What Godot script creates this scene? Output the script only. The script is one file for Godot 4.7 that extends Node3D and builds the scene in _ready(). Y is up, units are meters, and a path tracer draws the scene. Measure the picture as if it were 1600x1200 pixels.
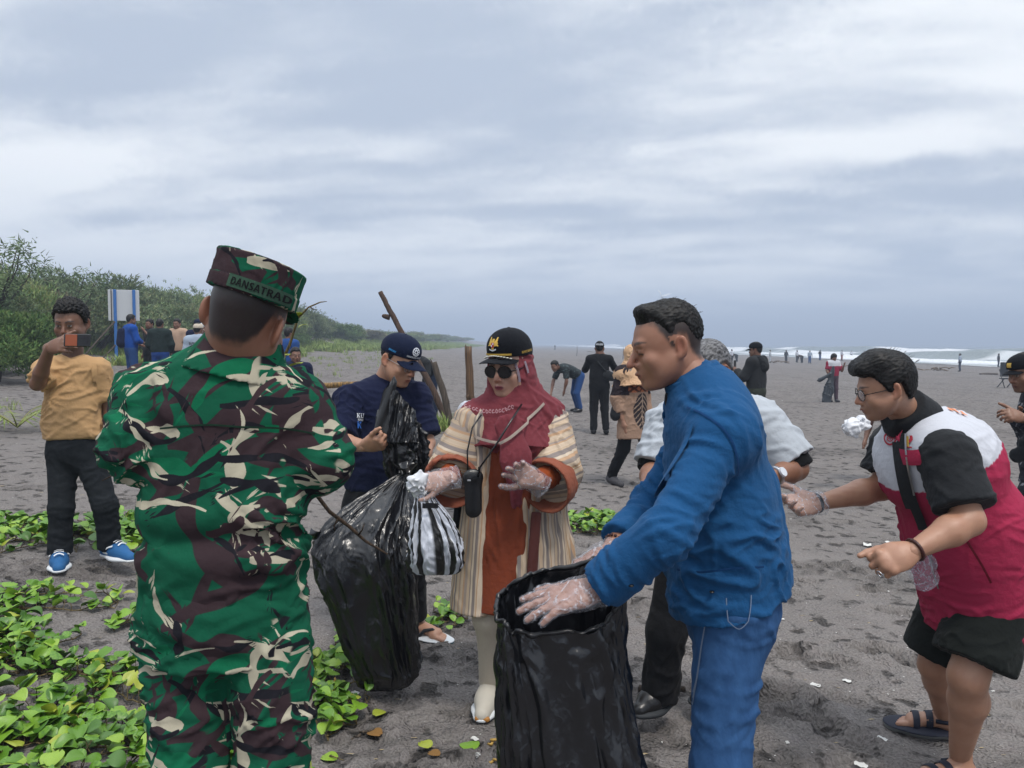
extends Node3D
# A beach clean-up on dark volcanic sand under a bright overcast sky. y is up, units are metres; the photographer stands at the origin and looks along -z.

const EYE := 1.55
var jobs: Array[Dictionary] = []      # surfaces that are meshed in parallel, then handed to their MeshInstance3D
var taken := {}
var M := {}
var T := {}
var fine := FastNoiseLite.new()
var land := FastNoiseLite.new()


func _ready() -> void:
	setup_noise()
	setup_camera()
	setup_sky()
	make_textures()
	make_materials()
	build_ground()
	build_sea()
	build_dunes()
	build_vines()
	build_beach_things()
	build_people()
	run_jobs()


func setup_camera() -> void:
	var cam := Camera3D.new()
	cam.name = "camera"
	cam.fov = 53.13
	cam.near = 0.05
	cam.far = 12000.0
	cam.position = Vector3(0, EYE, 0)
	cam.rotation.x = -atan(63.0 / 1200.0)
	add_child(cam)


func setup_sky() -> void:
	var e := Environment.new()
	e.background_mode = Environment.BG_SKY
	var sky := Sky.new()
	var mat := PanoramaSkyMaterial.new()
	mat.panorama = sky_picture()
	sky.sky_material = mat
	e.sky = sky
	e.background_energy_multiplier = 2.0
	e.tonemap_mode = Environment.TONE_MAPPER_LINEAR
	e.tonemap_exposure = 1.48
	e.sdfgi_enabled = true
	e.ssao_enabled = true
	e.ssil_enabled = true
	e.fog_enabled = true
	e.fog_density = 0.0021
	e.fog_light_color = Color(0.80, 0.86, 0.95)
	var we := WorldEnvironment.new()
	we.name = "environment"
	we.environment = e
	add_child(we)
	var sun := DirectionalLight3D.new()
	sun.name = "sun"
	sun.light_energy = 0.5
	sun.light_angular_distance = 11.0
	sun.light_color = Color(1.0, 0.97, 0.93)
	sun.shadow_enabled = true
	sun.rotation_degrees = Vector3(-62, 28, 0)
	add_child(sun)


func setup_noise() -> void:
	fine.seed = 7
	fine.noise_type = FastNoiseLite.TYPE_SIMPLEX_SMOOTH
	fine.frequency = 1.0
	fine.fractal_octaves = 3
	land.seed = 21
	land.noise_type = FastNoiseLite.TYPE_SIMPLEX_SMOOTH
	land.frequency = 1.0
	land.fractal_octaves = 5


# A high overcast: broad stretched grey and lilac banks, brighter veils between them, a bluish band low over the sea.
func sky_picture() -> Texture2D:
	var w := 2048
	var h := 1024
	var rows := []
	rows.resize(h)
	var n1 := FastNoiseLite.new()
	n1.seed = 5
	n1.noise_type = FastNoiseLite.TYPE_SIMPLEX_SMOOTH
	n1.frequency = 0.55
	n1.fractal_octaves = 6
	n1.fractal_gain = 0.52
	n1.domain_warp_enabled = true
	n1.domain_warp_amplitude = 0.5
	n1.domain_warp_frequency = 0.6
	var n2 := FastNoiseLite.new()
	n2.seed = 31
	n2.noise_type = FastNoiseLite.TYPE_SIMPLEX_SMOOTH
	n2.frequency = 1.7
	n2.fractal_octaves = 5
	var job := func(j: int) -> void:
		var line := PackedByteArray()
		line.resize(w * 3)
		var el := PI * (0.5 - (j + 0.5) / h)
		for i in w:
			var c := Vector3(0.30, 0.31, 0.34)
			if el > -0.02:
				var az := TAU * (i + 0.5) / w
				var dir := Vector3(sin(az) * cos(el), sin(el), cos(az) * cos(el))   # cloud layer seen in perspective
				var t := 1.0 / (maxf(dir.y, 0.0) + 0.16)
				var p := Vector3(dir.x * t * 0.62, 0.0, dir.z * t * 0.95)
				p = Vector3(p.x * 0.93 - p.z * 0.36, 0, p.x * 0.36 + p.z * 0.93) * Vector3(1.3, 1, 1.5)
				var a := n1.get_noise_3dv(p + Vector3(3.1, 0, 8.4))
				var b := n2.get_noise_3dv(Vector3(p.x * 0.7, 2.0, p.z * 1.3))
				var v := clampf(0.60 + a * 1.05 + b * 0.46, 0.0, 1.0)
				v = v * v * (3.0 - 2.0 * v)
				c = Vector3(0.365, 0.420, 0.510).lerp(Vector3(0.735, 0.760, 0.785), v)
				var hz := clampf(1.0 - dir.y / 0.22, 0.0, 1.0)                      # paler, bluer veil towards the horizon
				c = c.lerp(Vector3(0.475, 0.555, 0.660), hz * hz * 0.80)
				c = c.lerp(Vector3(0.425, 0.520, 0.635), pow(clampf(1.0 - dir.y / 0.06, 0.0, 1.0), 1.5) * 0.8)
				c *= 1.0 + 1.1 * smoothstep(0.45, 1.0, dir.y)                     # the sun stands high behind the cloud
			var col := Color(c.x * 0.5, c.y * 0.5, c.z * 0.5).linear_to_srgb()
			line[i * 3] = int(clampf(col.r, 0, 1) * 255.0 + 0.5 * fmod(i * 0.731 + j * 0.417, 1.0))
			line[i * 3 + 1] = int(clampf(col.g, 0, 1) * 255.0 + 0.5 * fmod(i * 0.731 + j * 0.417, 1.0))
			line[i * 3 + 2] = int(clampf(col.b, 0, 1) * 255.0 + 0.5 * fmod(i * 0.731 + j * 0.417, 1.0))
		rows[j] = line
	parallel(job, h)
	var all := PackedByteArray()
	for r in rows:
		all.append_array(r)
	return ImageTexture.create_from_image(Image.create_from_data(w, h, false, Image.FORMAT_RGB8, all))


func parallel(work: Callable, count: int) -> void:
	var id := WorkerThreadPool.add_group_task(work, count)
	WorkerThreadPool.wait_for_group_task_completion(id)

# ------------------------------------------------------------------ naming and tagging
func numbered(called: String) -> String:
	if not taken.has(called):
		taken[called] = 0
		return called
	taken[called] += 1
	return "%s_%03d" % [called, taken[called]]


func tag(o: Node3D, label: String, category: String, group := "", kind := "") -> Node3D:
	if label:
		o.set_meta("label", label)
	if category:
		o.set_meta("category", category)
	if group:
		o.set_meta("group", group)
	if kind:
		o.set_meta("kind", kind)
	return o


func thing(called: String, at: Vector3, label: String, category: String, group := "") -> Node3D:
	var o := Node3D.new()
	o.name = numbered(called)
	o.position = at
	add_child(o)
	return tag(o, label, category, group)


func part(called: String, mesh: Mesh, mat: Material, parent: Node, label := "") -> MeshInstance3D:
	var o := MeshInstance3D.new()
	o.name = numbered(called) if parent == self else called
	o.mesh = mesh
	o.material_override = mat
	parent.add_child(o, true)
	if label:
		o.set_meta("label", label)
	return o


func structure(called: String, mesh: Mesh, mat: Material) -> MeshInstance3D:
	var o := part(called, mesh, mat, self)
	o.set_meta("kind", "structure")
	return o


# ------------------------------------------------------------------ distance-field solids: limbs, heads, hands, cloth
class Prim:
	var kind := 0          # 0 tapered limb, 1 ellipsoid
	var cut := false       # carved out instead of joined
	var k := 0.02          # how softly it joins
	var a: Vector3
	var ab: Vector3
	var il := 0.0
	var ln := 0.0
	var ra := 0.0
	var dr := 0.0
	var fa := false        # flat ends
	var fb := false
	var flatend := false
	var n := Vector3.ZERO  # flattened along n by s
	var s := 1.0
	var si := 0.0
	var m := Basis()
	var ir: Vector3
	var ir2: Vector3
	var lo: Vector3
	var hi: Vector3

	func d(p: Vector3) -> float:
		var v := p - a
		if kind == 1:
			v = m * v
			var k1 := (v * ir2).length()
			if k1 < 1e-6:
				return -1.0 / maxf(ir.x, maxf(ir.y, ir.z))
			var k0 := (v * ir).length()
			return k0 * (k0 - 1.0) / k1
		if kind == 2:
			return v.dot(n)
		if si != 0.0:
			v += n * (v.dot(n) * si)
		var h := v.dot(ab) * il
		var hc := clampf(h, 0.0, 1.0)
		if not (fa or fb):
			return ((v - ab * hc).length() - ra - dr * hc) * s
		var hh := h
		if not fa:
			hh = maxf(hh, 0.0)
		if not fb:
			hh = minf(hh, 1.0)
		var e := (v - ab * hh).length() - ra - dr * hc
		if fb:
			e = maxf(e, (h - 1.0) * ln)
		if fa:
			e = maxf(e, -h * ln)
		return e * s


# a limb from a to b; flat: "", "a", "b" or "ab"; n, s: flattened along n to s of its width
func C(a: Vector3, b: Vector3, ra: float, rb: float, k := 0.02, n := Vector3.ZERO, s := 1.0, flat := "", cut := false) -> Prim:
	var q := Prim.new()
	q.a = a
	q.ab = b - a
	if s != 1.0:
		q.n = n.normalized()
		q.s = s
		q.si = 1.0 / s - 1.0
		q.ab += q.n * (q.ab.dot(q.n) * q.si)
	q.ln = maxf(q.ab.length(), 1e-5)
	q.il = 1.0 / (q.ln * q.ln)
	q.ra = ra
	q.dr = rb - ra
	q.k = k
	q.cut = cut
	q.fa = flat.contains("a")
	q.fb = flat.contains("b")
	q.flatend = q.fa or q.fb
	var r := maxf(ra, rb)
	q.lo = Vector3(minf(a.x, b.x) - r, minf(a.y, b.y) - r, minf(a.z, b.z) - r)
	q.hi = Vector3(maxf(a.x, b.x) + r, maxf(a.y, b.y) + r, maxf(a.z, b.z) + r)
	return q


# an ellipsoid; axes: columns are its own directions
func E(at: Vector3, axes: Basis, r: Vector3, k := 0.02, cut := false) -> Prim:
	var q := Prim.new()
	q.kind = 1
	q.a = at
	q.m = axes.transposed()
	q.ir = Vector3(1 / r.x, 1 / r.y, 1 / r.z)
	q.ir2 = q.ir * q.ir
	q.k = k
	q.cut = cut
	var w := maxf(r.x, maxf(r.y, r.z))
	q.lo = at - Vector3.ONE * w
	q.hi = at + Vector3.ONE * w
	return q


static func field(p: Vector3, list: Array) -> float:
	var d := 1e3
	for q: Prim in list:
		var e: float
		if q.kind == 0 and not q.flatend:
			var v := p - q.a
			if q.si != 0.0:
				v += q.n * (v.dot(q.n) * q.si)
			var h := clampf(v.dot(q.ab) * q.il, 0.0, 1.0)
			e = ((v - q.ab * h).length() - q.ra - q.dr * h) * q.s
		else:
			e = q.d(p)
		var k := q.k
		if q.cut:
			var h := k - absf(d + e)
			d = maxf(d, -e)
			if h > 0.0:
				d += h * h * 0.25 / k
		else:
			var h := k - absf(d - e)
			d = minf(d, e)
			if h > 0.0:
				d -= h * h * 0.25 / k
	return d


# Surface nets over the cells near the surface. Appends to vs / ids.
static func nets(list: Array, cell: float, vs: PackedVector3Array, ids: PackedInt32Array) -> void:
	var lo := Vector3.ONE * 1e9
	var hi := -lo
	for q: Prim in list:
		if not q.cut:
			lo = lo.min(q.lo)
			hi = hi.max(q.hi)
	lo -= Vector3.ONE * cell * 2.5
	hi += Vector3.ONE * cell * 2.5
	var B := 4
	var bx := int(ceil((hi.x - lo.x) / cell / B))
	var by := int(ceil((hi.y - lo.y) / cell / B))
	var bz := int(ceil((hi.z - lo.z) / cell / B))
	var nx := bx * B
	var ny := by * B
	var nz := bz * B
	var g := PackedFloat32Array()
	g.resize(nx * ny * nz)
	g.fill(1e8)
	var R := cell * (B * 0.5 + 1.0) * 1.7321
	var sy := nx
	var sz := nx * ny
	var live := PackedInt32Array()
	# coarse pass over groups of blocks, so that the empty air costs little
	var G := 4
	var RG := cell * (B * G * 0.5 + 1.0) * 1.7321
	for Z in range(0, bz, G):
		for Y in range(0, by, G):
			for X in range(0, bx, G):
				var cg := lo + Vector3(X * B + B * G * 0.5, Y * B + B * G * 0.5, Z * B + B * G * 0.5) * cell
				var dm := 1e9
				var ds := PackedFloat32Array()
				for q: Prim in list:
					var e := q.d(cg)
					ds.append(e)
					if not q.cut:
						dm = minf(dm, e)
				if dm > RG * 1.25 + 0.03:
					continue
				var near := []
				for i in list.size():
					var q: Prim = list[i]
					if ds[i] < RG + q.k + 0.01:
						near.append(q)
				for z in range(Z, mini(Z + G, bz)):
					for y in range(Y, mini(Y + G, by)):
						for x in range(X, mini(X + G, bx)):
							var c := lo + Vector3(x * B + B * 0.5 - 0.5, y * B + B * 0.5 - 0.5, z * B + B * 0.5 - 0.5) * cell
							var dn := 1e9
							var dc := -1e9
							var es := PackedFloat32Array()
							for q: Prim in near:
								var e := q.d(c)
								es.append(e)
								if not q.cut:
									dn = minf(dn, e)
								else:
									dc = maxf(dc, -e)
							if maxf(dn, dc) > R + 0.020 or maxf(dn, dc) < -R - 0.004:
								continue
							var few := []
							for i in near.size():
								var q: Prim = near[i]
								if es[i] < R + q.k + 0.004:
									few.append(q)
							for k in B:
								for j in B:
									var at := (x * B) + (y * B + j) * sy + (z * B + k) * sz
									var p := lo + Vector3(x * B, y * B + j, z * B + k) * cell
									for i in B:
										g[at + i] = field(p, few)
										p.x += cell
							live.append(x + y * bx + z * bx * by)
	var idx := PackedInt32Array()
	idx.resize(nx * ny * nz)
	idx.fill(-1)
	for b in live:
		var x0 := (b % bx) * B
		var y0 := ((b / bx) % by) * B
		var z0 := (b / (bx * by)) * B
		for k in B:
			if z0 + k >= nz - 1:
				continue
			for j in B:
				if y0 + j >= ny - 1:
					continue
				var row := x0 + (y0 + j) * sy + (z0 + k) * sz
				for i in B:
					if x0 + i >= nx - 1:
						continue
					var o := row + i
					var a0 := g[o]
					var a1 := g[o + 1]
					var a2 := g[o + sy]
					var a3 := g[o + sy + 1]
					var a4 := g[o + sz]
					var a5 := g[o + sz + 1]
					var a6 := g[o + sz + sy]
					var a7 := g[o + sz + sy + 1]
					var neg := int(a0 < 0) + int(a1 < 0) + int(a2 < 0) + int(a3 < 0) + int(a4 < 0) + int(a5 < 0) + int(a6 < 0) + int(a7 < 0)
					if neg == 0 or neg == 8:
						continue
					if a0 > 1e7 or a1 > 1e7 or a2 > 1e7 or a3 > 1e7 or a4 > 1e7 or a5 > 1e7 or a6 > 1e7 or a7 > 1e7:
						continue
					var s := Vector3.ZERO
					var n := 0
					if (a0 < 0) != (a1 < 0): s += Vector3(a0 / (a0 - a1), 0, 0); n += 1
					if (a2 < 0) != (a3 < 0): s += Vector3(a2 / (a2 - a3), 1, 0); n += 1
					if (a4 < 0) != (a5 < 0): s += Vector3(a4 / (a4 - a5), 0, 1); n += 1
					if (a6 < 0) != (a7 < 0): s += Vector3(a6 / (a6 - a7), 1, 1); n += 1
					if (a0 < 0) != (a2 < 0): s += Vector3(0, a0 / (a0 - a2), 0); n += 1
					if (a1 < 0) != (a3 < 0): s += Vector3(1, a1 / (a1 - a3), 0); n += 1
					if (a4 < 0) != (a6 < 0): s += Vector3(0, a4 / (a4 - a6), 1); n += 1
					if (a5 < 0) != (a7 < 0): s += Vector3(1, a5 / (a5 - a7), 1); n += 1
					if (a0 < 0) != (a4 < 0): s += Vector3(0, 0, a0 / (a0 - a4)); n += 1
					if (a1 < 0) != (a5 < 0): s += Vector3(1, 0, a1 / (a1 - a5)); n += 1
					if (a2 < 0) != (a6 < 0): s += Vector3(0, 1, a2 / (a2 - a6)); n += 1
					if (a3 < 0) != (a7 < 0): s += Vector3(1, 1, a3 / (a3 - a7)); n += 1
					idx[o] = vs.size()
					vs.append(lo + (Vector3(x0 + i, y0 + j, z0 + k) + s / n) * cell)
	for b in live:
		var x0 := (b % bx) * B
		var y0 := ((b / bx) % by) * B
		var z0 := (b / (bx * by)) * B
		for k in B:
			for j in B:
				for i in B:
					var o := (x0 + i) + (y0 + j) * sy + (z0 + k) * sz
					if idx[o] < 0:
						continue
					var inside := g[o] < 0
					if y0 + j > 0 and z0 + k > 0 and x0 + i < nx - 1 and (g[o + 1] < 0) != inside:
						quad(ids, idx[o], idx[o - sy], idx[o - sy - sz], idx[o - sz], inside)
					if x0 + i > 0 and z0 + k > 0 and y0 + j < ny - 1 and (g[o + sy] < 0) != inside:
						quad(ids, idx[o], idx[o - sz], idx[o - sz - 1], idx[o - 1], inside)
					if x0 + i > 0 and y0 + j > 0 and z0 + k < nz - 1 and (g[o + sz] < 0) != inside:
						quad(ids, idx[o], idx[o - 1], idx[o - 1 - sy], idx[o - sy], inside)


static func quad(ids: PackedInt32Array, a: int, b: int, c: int, d: int, flip: bool) -> void:
	if a < 0 or b < 0 or c < 0 or d < 0:
		return
	if flip:
		ids.append_array([a, c, b, a, d, c])
	else:
		ids.append_array([a, b, c, a, c, d])


static func normals_of(vs: PackedVector3Array, ids: PackedInt32Array) -> PackedVector3Array:
	var ns := PackedVector3Array()
	ns.resize(vs.size())
	for t in range(0, ids.size(), 3):
		var a := vs[ids[t]]
		var n := (vs[ids[t + 2]] - a).cross(vs[ids[t + 1]] - a)
		ns[ids[t]] += n
		ns[ids[t + 1]] += n
		ns[ids[t + 2]] += n
	for i in ns.size():
		ns[i] = ns[i].normalized()
	return ns


static func arrays_mesh(vs: PackedVector3Array, ids: PackedInt32Array, ns: PackedVector3Array, cs = null, uv = null) -> ArrayMesh:
	var a := []
	a.resize(Mesh.ARRAY_MAX)
	a[Mesh.ARRAY_VERTEX] = vs
	a[Mesh.ARRAY_NORMAL] = ns
	a[Mesh.ARRAY_INDEX] = ids
	if cs != null and cs.size():
		a[Mesh.ARRAY_COLOR] = cs
	if uv != null and uv.size():
		a[Mesh.ARRAY_TEX_UV] = uv
	var me := ArrayMesh.new()
	me.add_surface_from_arrays(Mesh.PRIMITIVE_TRIANGLES, a)
	return me


# A solid to be meshed with the others at the end. Several grids [[prims, cell], ...] become one mesh.
#   fold: {amp, freq, grain: Basis, spots: [[at, radius, amp], ...]} creases pushed along the normal; paint(p, n) -> Color; wrap(p, n) -> UV
func solid(called: String, grids: Array, mat: Material, parent: Node3D, o := {}) -> MeshInstance3D:
	var node := part(called, null, mat, parent, o.get("label", ""))
	var origin := parent.position
	if parent.get_parent() is Node3D and parent.get_parent() != self:
		origin += parent.get_parent().position
	jobs.append({"node": node, "grids": grids, "origin": origin, "o": o})
	return node


func run_jobs() -> void:
	jobs.sort_custom(func(a, b): return weight(a) > weight(b))
	parallel(do_job, jobs.size())
	for j in jobs:
		if j.vs.size() == 0:
			print("empty: ", j.node.get_path())
			j.node.queue_free()
			continue
		j.node.mesh = arrays_mesh(j.vs, j.ids, j.ns, j.cs, j.uv)


func weight(j: Dictionary) -> float:
	var w := 0.0
	for g in j.grids:
		w += g[0].size() * 10.0 + 1.0 / g[1]
	return w


func do_job(at: int) -> void:
	var j := jobs[at]
	var t0 := Time.get_ticks_msec()
	var vs := PackedVector3Array()
	var ids := PackedInt32Array()
	for g in j.grids:
		nets(g[0], g[1], vs, ids)
	var o: Dictionary = j.o
	if o.has("fold") or o.has("smooth"):   # eases the steps that a hem or cuff leaves on the grid
		var sum := PackedVector3Array()
		var cnt := PackedInt32Array()
		sum.resize(vs.size())
		cnt.resize(vs.size())
		for q in range(0, ids.size(), 3):
			for k in 3:
				var i0 := ids[q + k]
				sum[i0] += vs[ids[q + (k + 1) % 3]] + vs[ids[q + (k + 2) % 3]]
				cnt[i0] += 2
		for i in vs.size():
			if cnt[i]:
				vs[i] = vs[i].lerp(sum[i] / cnt[i], 0.6)
	var ns := normals_of(vs, ids)
	if o.has("fold"):
		var f: Dictionary = o.fold
		var n1 := FastNoiseLite.new()
		n1.seed = f.get("seed", 3)
		n1.noise_type = FastNoiseLite.TYPE_SIMPLEX_SMOOTH
		n1.frequency = 1.0
		n1.fractal_type = FastNoiseLite.FRACTAL_NONE
		var grain: Basis = f.get("grain", Basis())
		var fr: float = f.get("freq", 9.0)
		var spots: Array = f.get("spots", [])
		for i in vs.size():
			var p := vs[i]
			var amp: float = f.amp
			for s in spots:
				amp += s[2] * exp(-p.distance_squared_to(s[0]) / (s[1] * s[1]))
			var q: Vector3 = grain * p * fr
			var w := Vector3(n1.get_noise_3dv(q * 0.45), n1.get_noise_3dv(q * 0.45 + Vector3(9, 4, 2)), n1.get_noise_3dv(q * 0.45 + Vector3(1, 7, 5)))
			var a := n1.get_noise_3dv(q + w * 0.9)
			var b := n1.get_noise_3dv(q * 2.1 + w * 1.6 + Vector3(5, 5, 5))
			var here := clampf(0.35 + 1.5 * n1.get_noise_3dv(p * fr * 0.38 + Vector3(31, 7, 3)), 0.0, 1.0)
			var e := here * (0.95 * exp(-a * a * 18.0) - 0.30) + 0.22 * here * exp(-b * b * 14.0) + 0.55 * w.x
			vs[i] = p + ns[i] * (amp * e)
		ns = normals_of(vs, ids)
	if o.has("crease"):   # soft ridges where the cloth is drawn or gathers, each across the limb that it lies on
		var f: Dictionary = o.crease
		var r := RandomNumberGenerator.new()
		r.seed = f.get("seed", 5)
		var list := []
		for i in int(f.n):
			var pick := r.randi() % vs.size()
			var p := vs[pick]
			var best := 1e9
			var bone: Array = f.bones[0]
			for b in f.bones:
				var q := Geometry3D.get_closest_point_to_segment(p, b[0], b[1]).distance_to(p)
				if q < best:
					best = q
					bone = b
			if r.randf() > bone[2]:
				continue
			var m: Vector3 = ((bone[1] as Vector3) - bone[0]).normalized()
			m = (m - ns[pick] * m.dot(ns[pick])).normalized().rotated(ns[pick], r.randfn() * float(bone[4]))
			var R: float = f.get("R", 0.07) * r.randf_range(0.5, 1.4)
			list.append([p, m, m.cross(ns[pick]), R, float(f.get("w", 0.010)) * r.randf_range(0.6, 1.5), float(f.amp) * float(bone[3]) * r.randf_range(0.35, 1.2), r.randf_range(-2.5, 2.5)])
		var add := PackedFloat32Array()
		add.resize(vs.size())
		var H := 0.09
		var bins := {}
		for i in vs.size():
			var key := Vector3i((vs[i] / H).floor())
			if not bins.has(key):
				bins[key] = PackedInt32Array()
			bins[key].append(i)
		for c in list:
			var p0: Vector3 = c[0]
			var m: Vector3 = c[1]
			var l: Vector3 = c[2]
			var r2: float = c[3] * c[3]
			var w: float = c[4]
			var amp: float = c[5]
			var bow: float = c[6]
			var reach := sqrt(r2 * 2.2)
			var k0 := Vector3i(((p0 - Vector3.ONE * reach) / H).floor())
			var k1 := Vector3i(((p0 + Vector3.ONE * reach) / H).floor())
			for kx in range(k0.x, k1.x + 1):
				for ky in range(k0.y, k1.y + 1):
					for kz in range(k0.z, k1.z + 1):
						var bin = bins.get(Vector3i(kx, ky, kz))
						if bin == null:
							continue
						for i: int in bin:
							var q := vs[i] - p0
							var d2 := q.length_squared()
							if d2 > r2 * 2.2:
								continue
							var t := q.dot(l)
							var x := (q.dot(m) + bow * t * t) / w
							if x > 4.5 or x < -4.5:
								continue
							add[i] += amp * exp(-d2 / r2 * 1.6) * (exp(-x * x) - 0.55 * exp(-x * x * 0.22))
		for i in vs.size():
			vs[i] += ns[i] * clampf(add[i], -0.012, 0.012)
		ns = normals_of(vs, ids)
	if o.has("bow"):   # a brim arched down at its sides
		var inv: Transform3D = o.bow[0]
		for i in vs.size():
			var q := inv * vs[i]
			vs[i] -= o.bow[2].basis.y * (float(o.bow[1]) * q.x * q.x / 0.09)
		ns = normals_of(vs, ids)
	if o.has("shift"):
		for i in vs.size():
			vs[i] += ns[i] * float(o.shift.call(vs[i], ns[i]))
		ns = normals_of(vs, ids)
	var cs := PackedColorArray()
	if o.has("paint"):
		cs.resize(vs.size())
		for i in vs.size():
			cs[i] = o.paint.call(vs[i], ns[i])
	var uv := PackedVector2Array()
	if o.has("wrap"):
		uv.resize(vs.size())
		for i in vs.size():
			uv[i] = o.wrap.call(vs[i], ns[i])
	for i in vs.size():
		vs[i] -= j.origin
	j.vs = vs
	j.ids = ids
	j.ns = ns
	j.cs = cs
	j.uv = uv
	j.ms = Time.get_ticks_msec() - t0


# Where a line from outside first meets a solid.
var missed := 0


func drop(p: Vector3, dir: Vector3, list: Array, off := 0.003) -> Vector3:
	var q := p
	for i in 60:
		var d := field(q, list) - off
		q += dir * d * 0.9
		if absf(d) < 0.0004:
			return q
		if (q - p).dot(dir) > 0.42:
			break
	missed += 1
	return Vector3(0, -999, 0)


func without_missed(vs: PackedVector3Array, ids: PackedInt32Array) -> PackedInt32Array:   # drops the faces that found nothing to lie on
	if missed == 0:
		return ids
	missed = 0
	var keep := PackedInt32Array()
	for t in range(0, ids.size(), 3):
		if vs[ids[t]].y > -400.0 and vs[ids[t + 1]].y > -400.0 and vs[ids[t + 2]].y > -400.0:
			keep.append_array([ids[t], ids[t + 1], ids[t + 2]])
	for i in vs.size():
		if vs[i].y < -400.0:
			vs[i] = vs[keep[0]] if keep.size() else Vector3.ZERO
	return keep


# A thin patch (badge, print, pocket) that lies on a solid: a grid dropped onto it along -out.
func patch(called: String, at: Vector3, right: Vector3, up: Vector3, w: float, h: float, list: Array, mat: Material, parent: Node3D, off := 0.004, nx := 8, ny := 8, mask = null) -> MeshInstance3D:
	var out := right.cross(up).normalized()
	var vs := PackedVector3Array()
	var uv := PackedVector2Array()
	var ids := PackedInt32Array()
	for j in ny + 1:
		for i in nx + 1:
			var u := float(i) / nx
			var v := float(j) / ny
			vs.append(drop(at + right * ((u - 0.5) * w) + up * ((0.5 - v) * h) + out * 0.12, -out, list, off) - parent.position)
			uv.append(Vector2(u, v))
	for j in ny:
		for i in nx:
			if mask != null and not mask.call((i + 0.5) / nx, (j + 0.5) / ny):
				continue
			var a := j * (nx + 1) + i
			ids.append_array([a, a + 1, a + nx + 2, a, a + nx + 2, a + nx + 1])
	ids = without_missed(vs, ids)
	return part(called, arrays_mesh(vs, ids, normals_of(vs, ids), null, uv), mat, parent)


# Lettering that lies on a solid.
func letters(called: String, text: String, at: Vector3, right: Vector3, up: Vector3, size: float, list: Array, mat: Material, parent: Node3D, off := 0.005, font := "Droid Sans", width := 0.0) -> MeshInstance3D:
	var tm := TextMesh.new()
	var f := SystemFont.new()
	f.font_names = PackedStringArray([font])
	f.font_weight = 700
	tm.font = f
	tm.text = text
	tm.font_size = 64
	tm.pixel_size = size / 46.0
	tm.depth = 0.0
	tm.curve_step = 2.0
	var out := right.cross(up).normalized()
	var arr := tm.get_mesh_arrays()
	var src: PackedVector3Array = arr[Mesh.ARRAY_VERTEX]
	var lo := Vector3.ONE * 1e9
	var hi := -lo
	for p in src:
		lo = lo.min(p)
		hi = hi.max(p)
	var mid := (lo + hi) * 0.5
	var sx := 1.0 if width == 0.0 else width / (hi.x - lo.x)
	var vs := PackedVector3Array()
	for p in src:
		vs.append(drop(at + right * ((p.x - mid.x) * sx) + up * (p.y - mid.y) + out * 0.12, -out, list, off) - parent.position)
	var ids: PackedInt32Array = arr[Mesh.ARRAY_INDEX]
	ids = without_missed(vs, ids)
	return part(called, arrays_mesh(vs, ids, normals_of(vs, ids)), mat, parent)


# ------------------------------------------------------------------ swept and lathed shapes
func tube(st: SurfaceTool, pts: Array, radii: Array, sides := 8, caps := true, col = null) -> void:
	var base := Vector3.ZERO
	var rings := []
	var side := Vector3.UP
	for i in pts.size():
		var dir: Vector3 = ((pts[mini(i + 1, pts.size() - 1)] as Vector3) - (pts[maxi(i - 1, 0)] as Vector3)).normalized()
		if i == 0:
			side = dir.cross(Vector3.UP if absf(dir.y) < 0.9 else Vector3.RIGHT).normalized()
		else:
			side = (side - dir * side.dot(dir)).normalized()
		var other := dir.cross(side)
		var ring := []
		for k in sides:
			var t := TAU * k / sides
			ring.append((pts[i] as Vector3) + (side * cos(t) + other * sin(t)) * float(radii[mini(i, radii.size() - 1)]))
		rings.append(ring)
	for i in pts.size() - 1:
		for k in sides:
			var k2 := (k + 1) % sides
			face4(st, rings[i][k], rings[i][k2], rings[i + 1][k2], rings[i + 1][k], col)
	if caps:
		for k in sides:
			face3(st, pts[0], rings[0][(k + 1) % sides], rings[0][k], col)
			face3(st, pts[-1], rings[-1][k], rings[-1][(k + 1) % sides], col)


func face3(st: SurfaceTool, a: Vector3, b: Vector3, c: Vector3, col = null) -> void:
	for p in [a, b, c]:
		if col != null:
			st.set_color(col)
		st.add_vertex(p)


func face4(st: SurfaceTool, a: Vector3, b: Vector3, c: Vector3, d: Vector3, col = null) -> void:
	face3(st, a, b, c, col)
	face3(st, a, c, d, col)


func begin(smooth := true) -> SurfaceTool:
	var st := SurfaceTool.new()
	st.begin(Mesh.PRIMITIVE_TRIANGLES)
	st.set_smooth_group(0 if smooth else -1)
	return st


func finish(st: SurfaceTool) -> ArrayMesh:
	st.index()
	st.generate_normals()
	return st.commit()


func tube_mesh(pts: Array, radii: Array, sides := 8, origin := Vector3.ZERO) -> ArrayMesh:
	var st := begin()
	var moved := []
	for p in pts:
		moved.append(p - origin)
	tube(st, moved, radii, sides)
	return finish(st)


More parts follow.
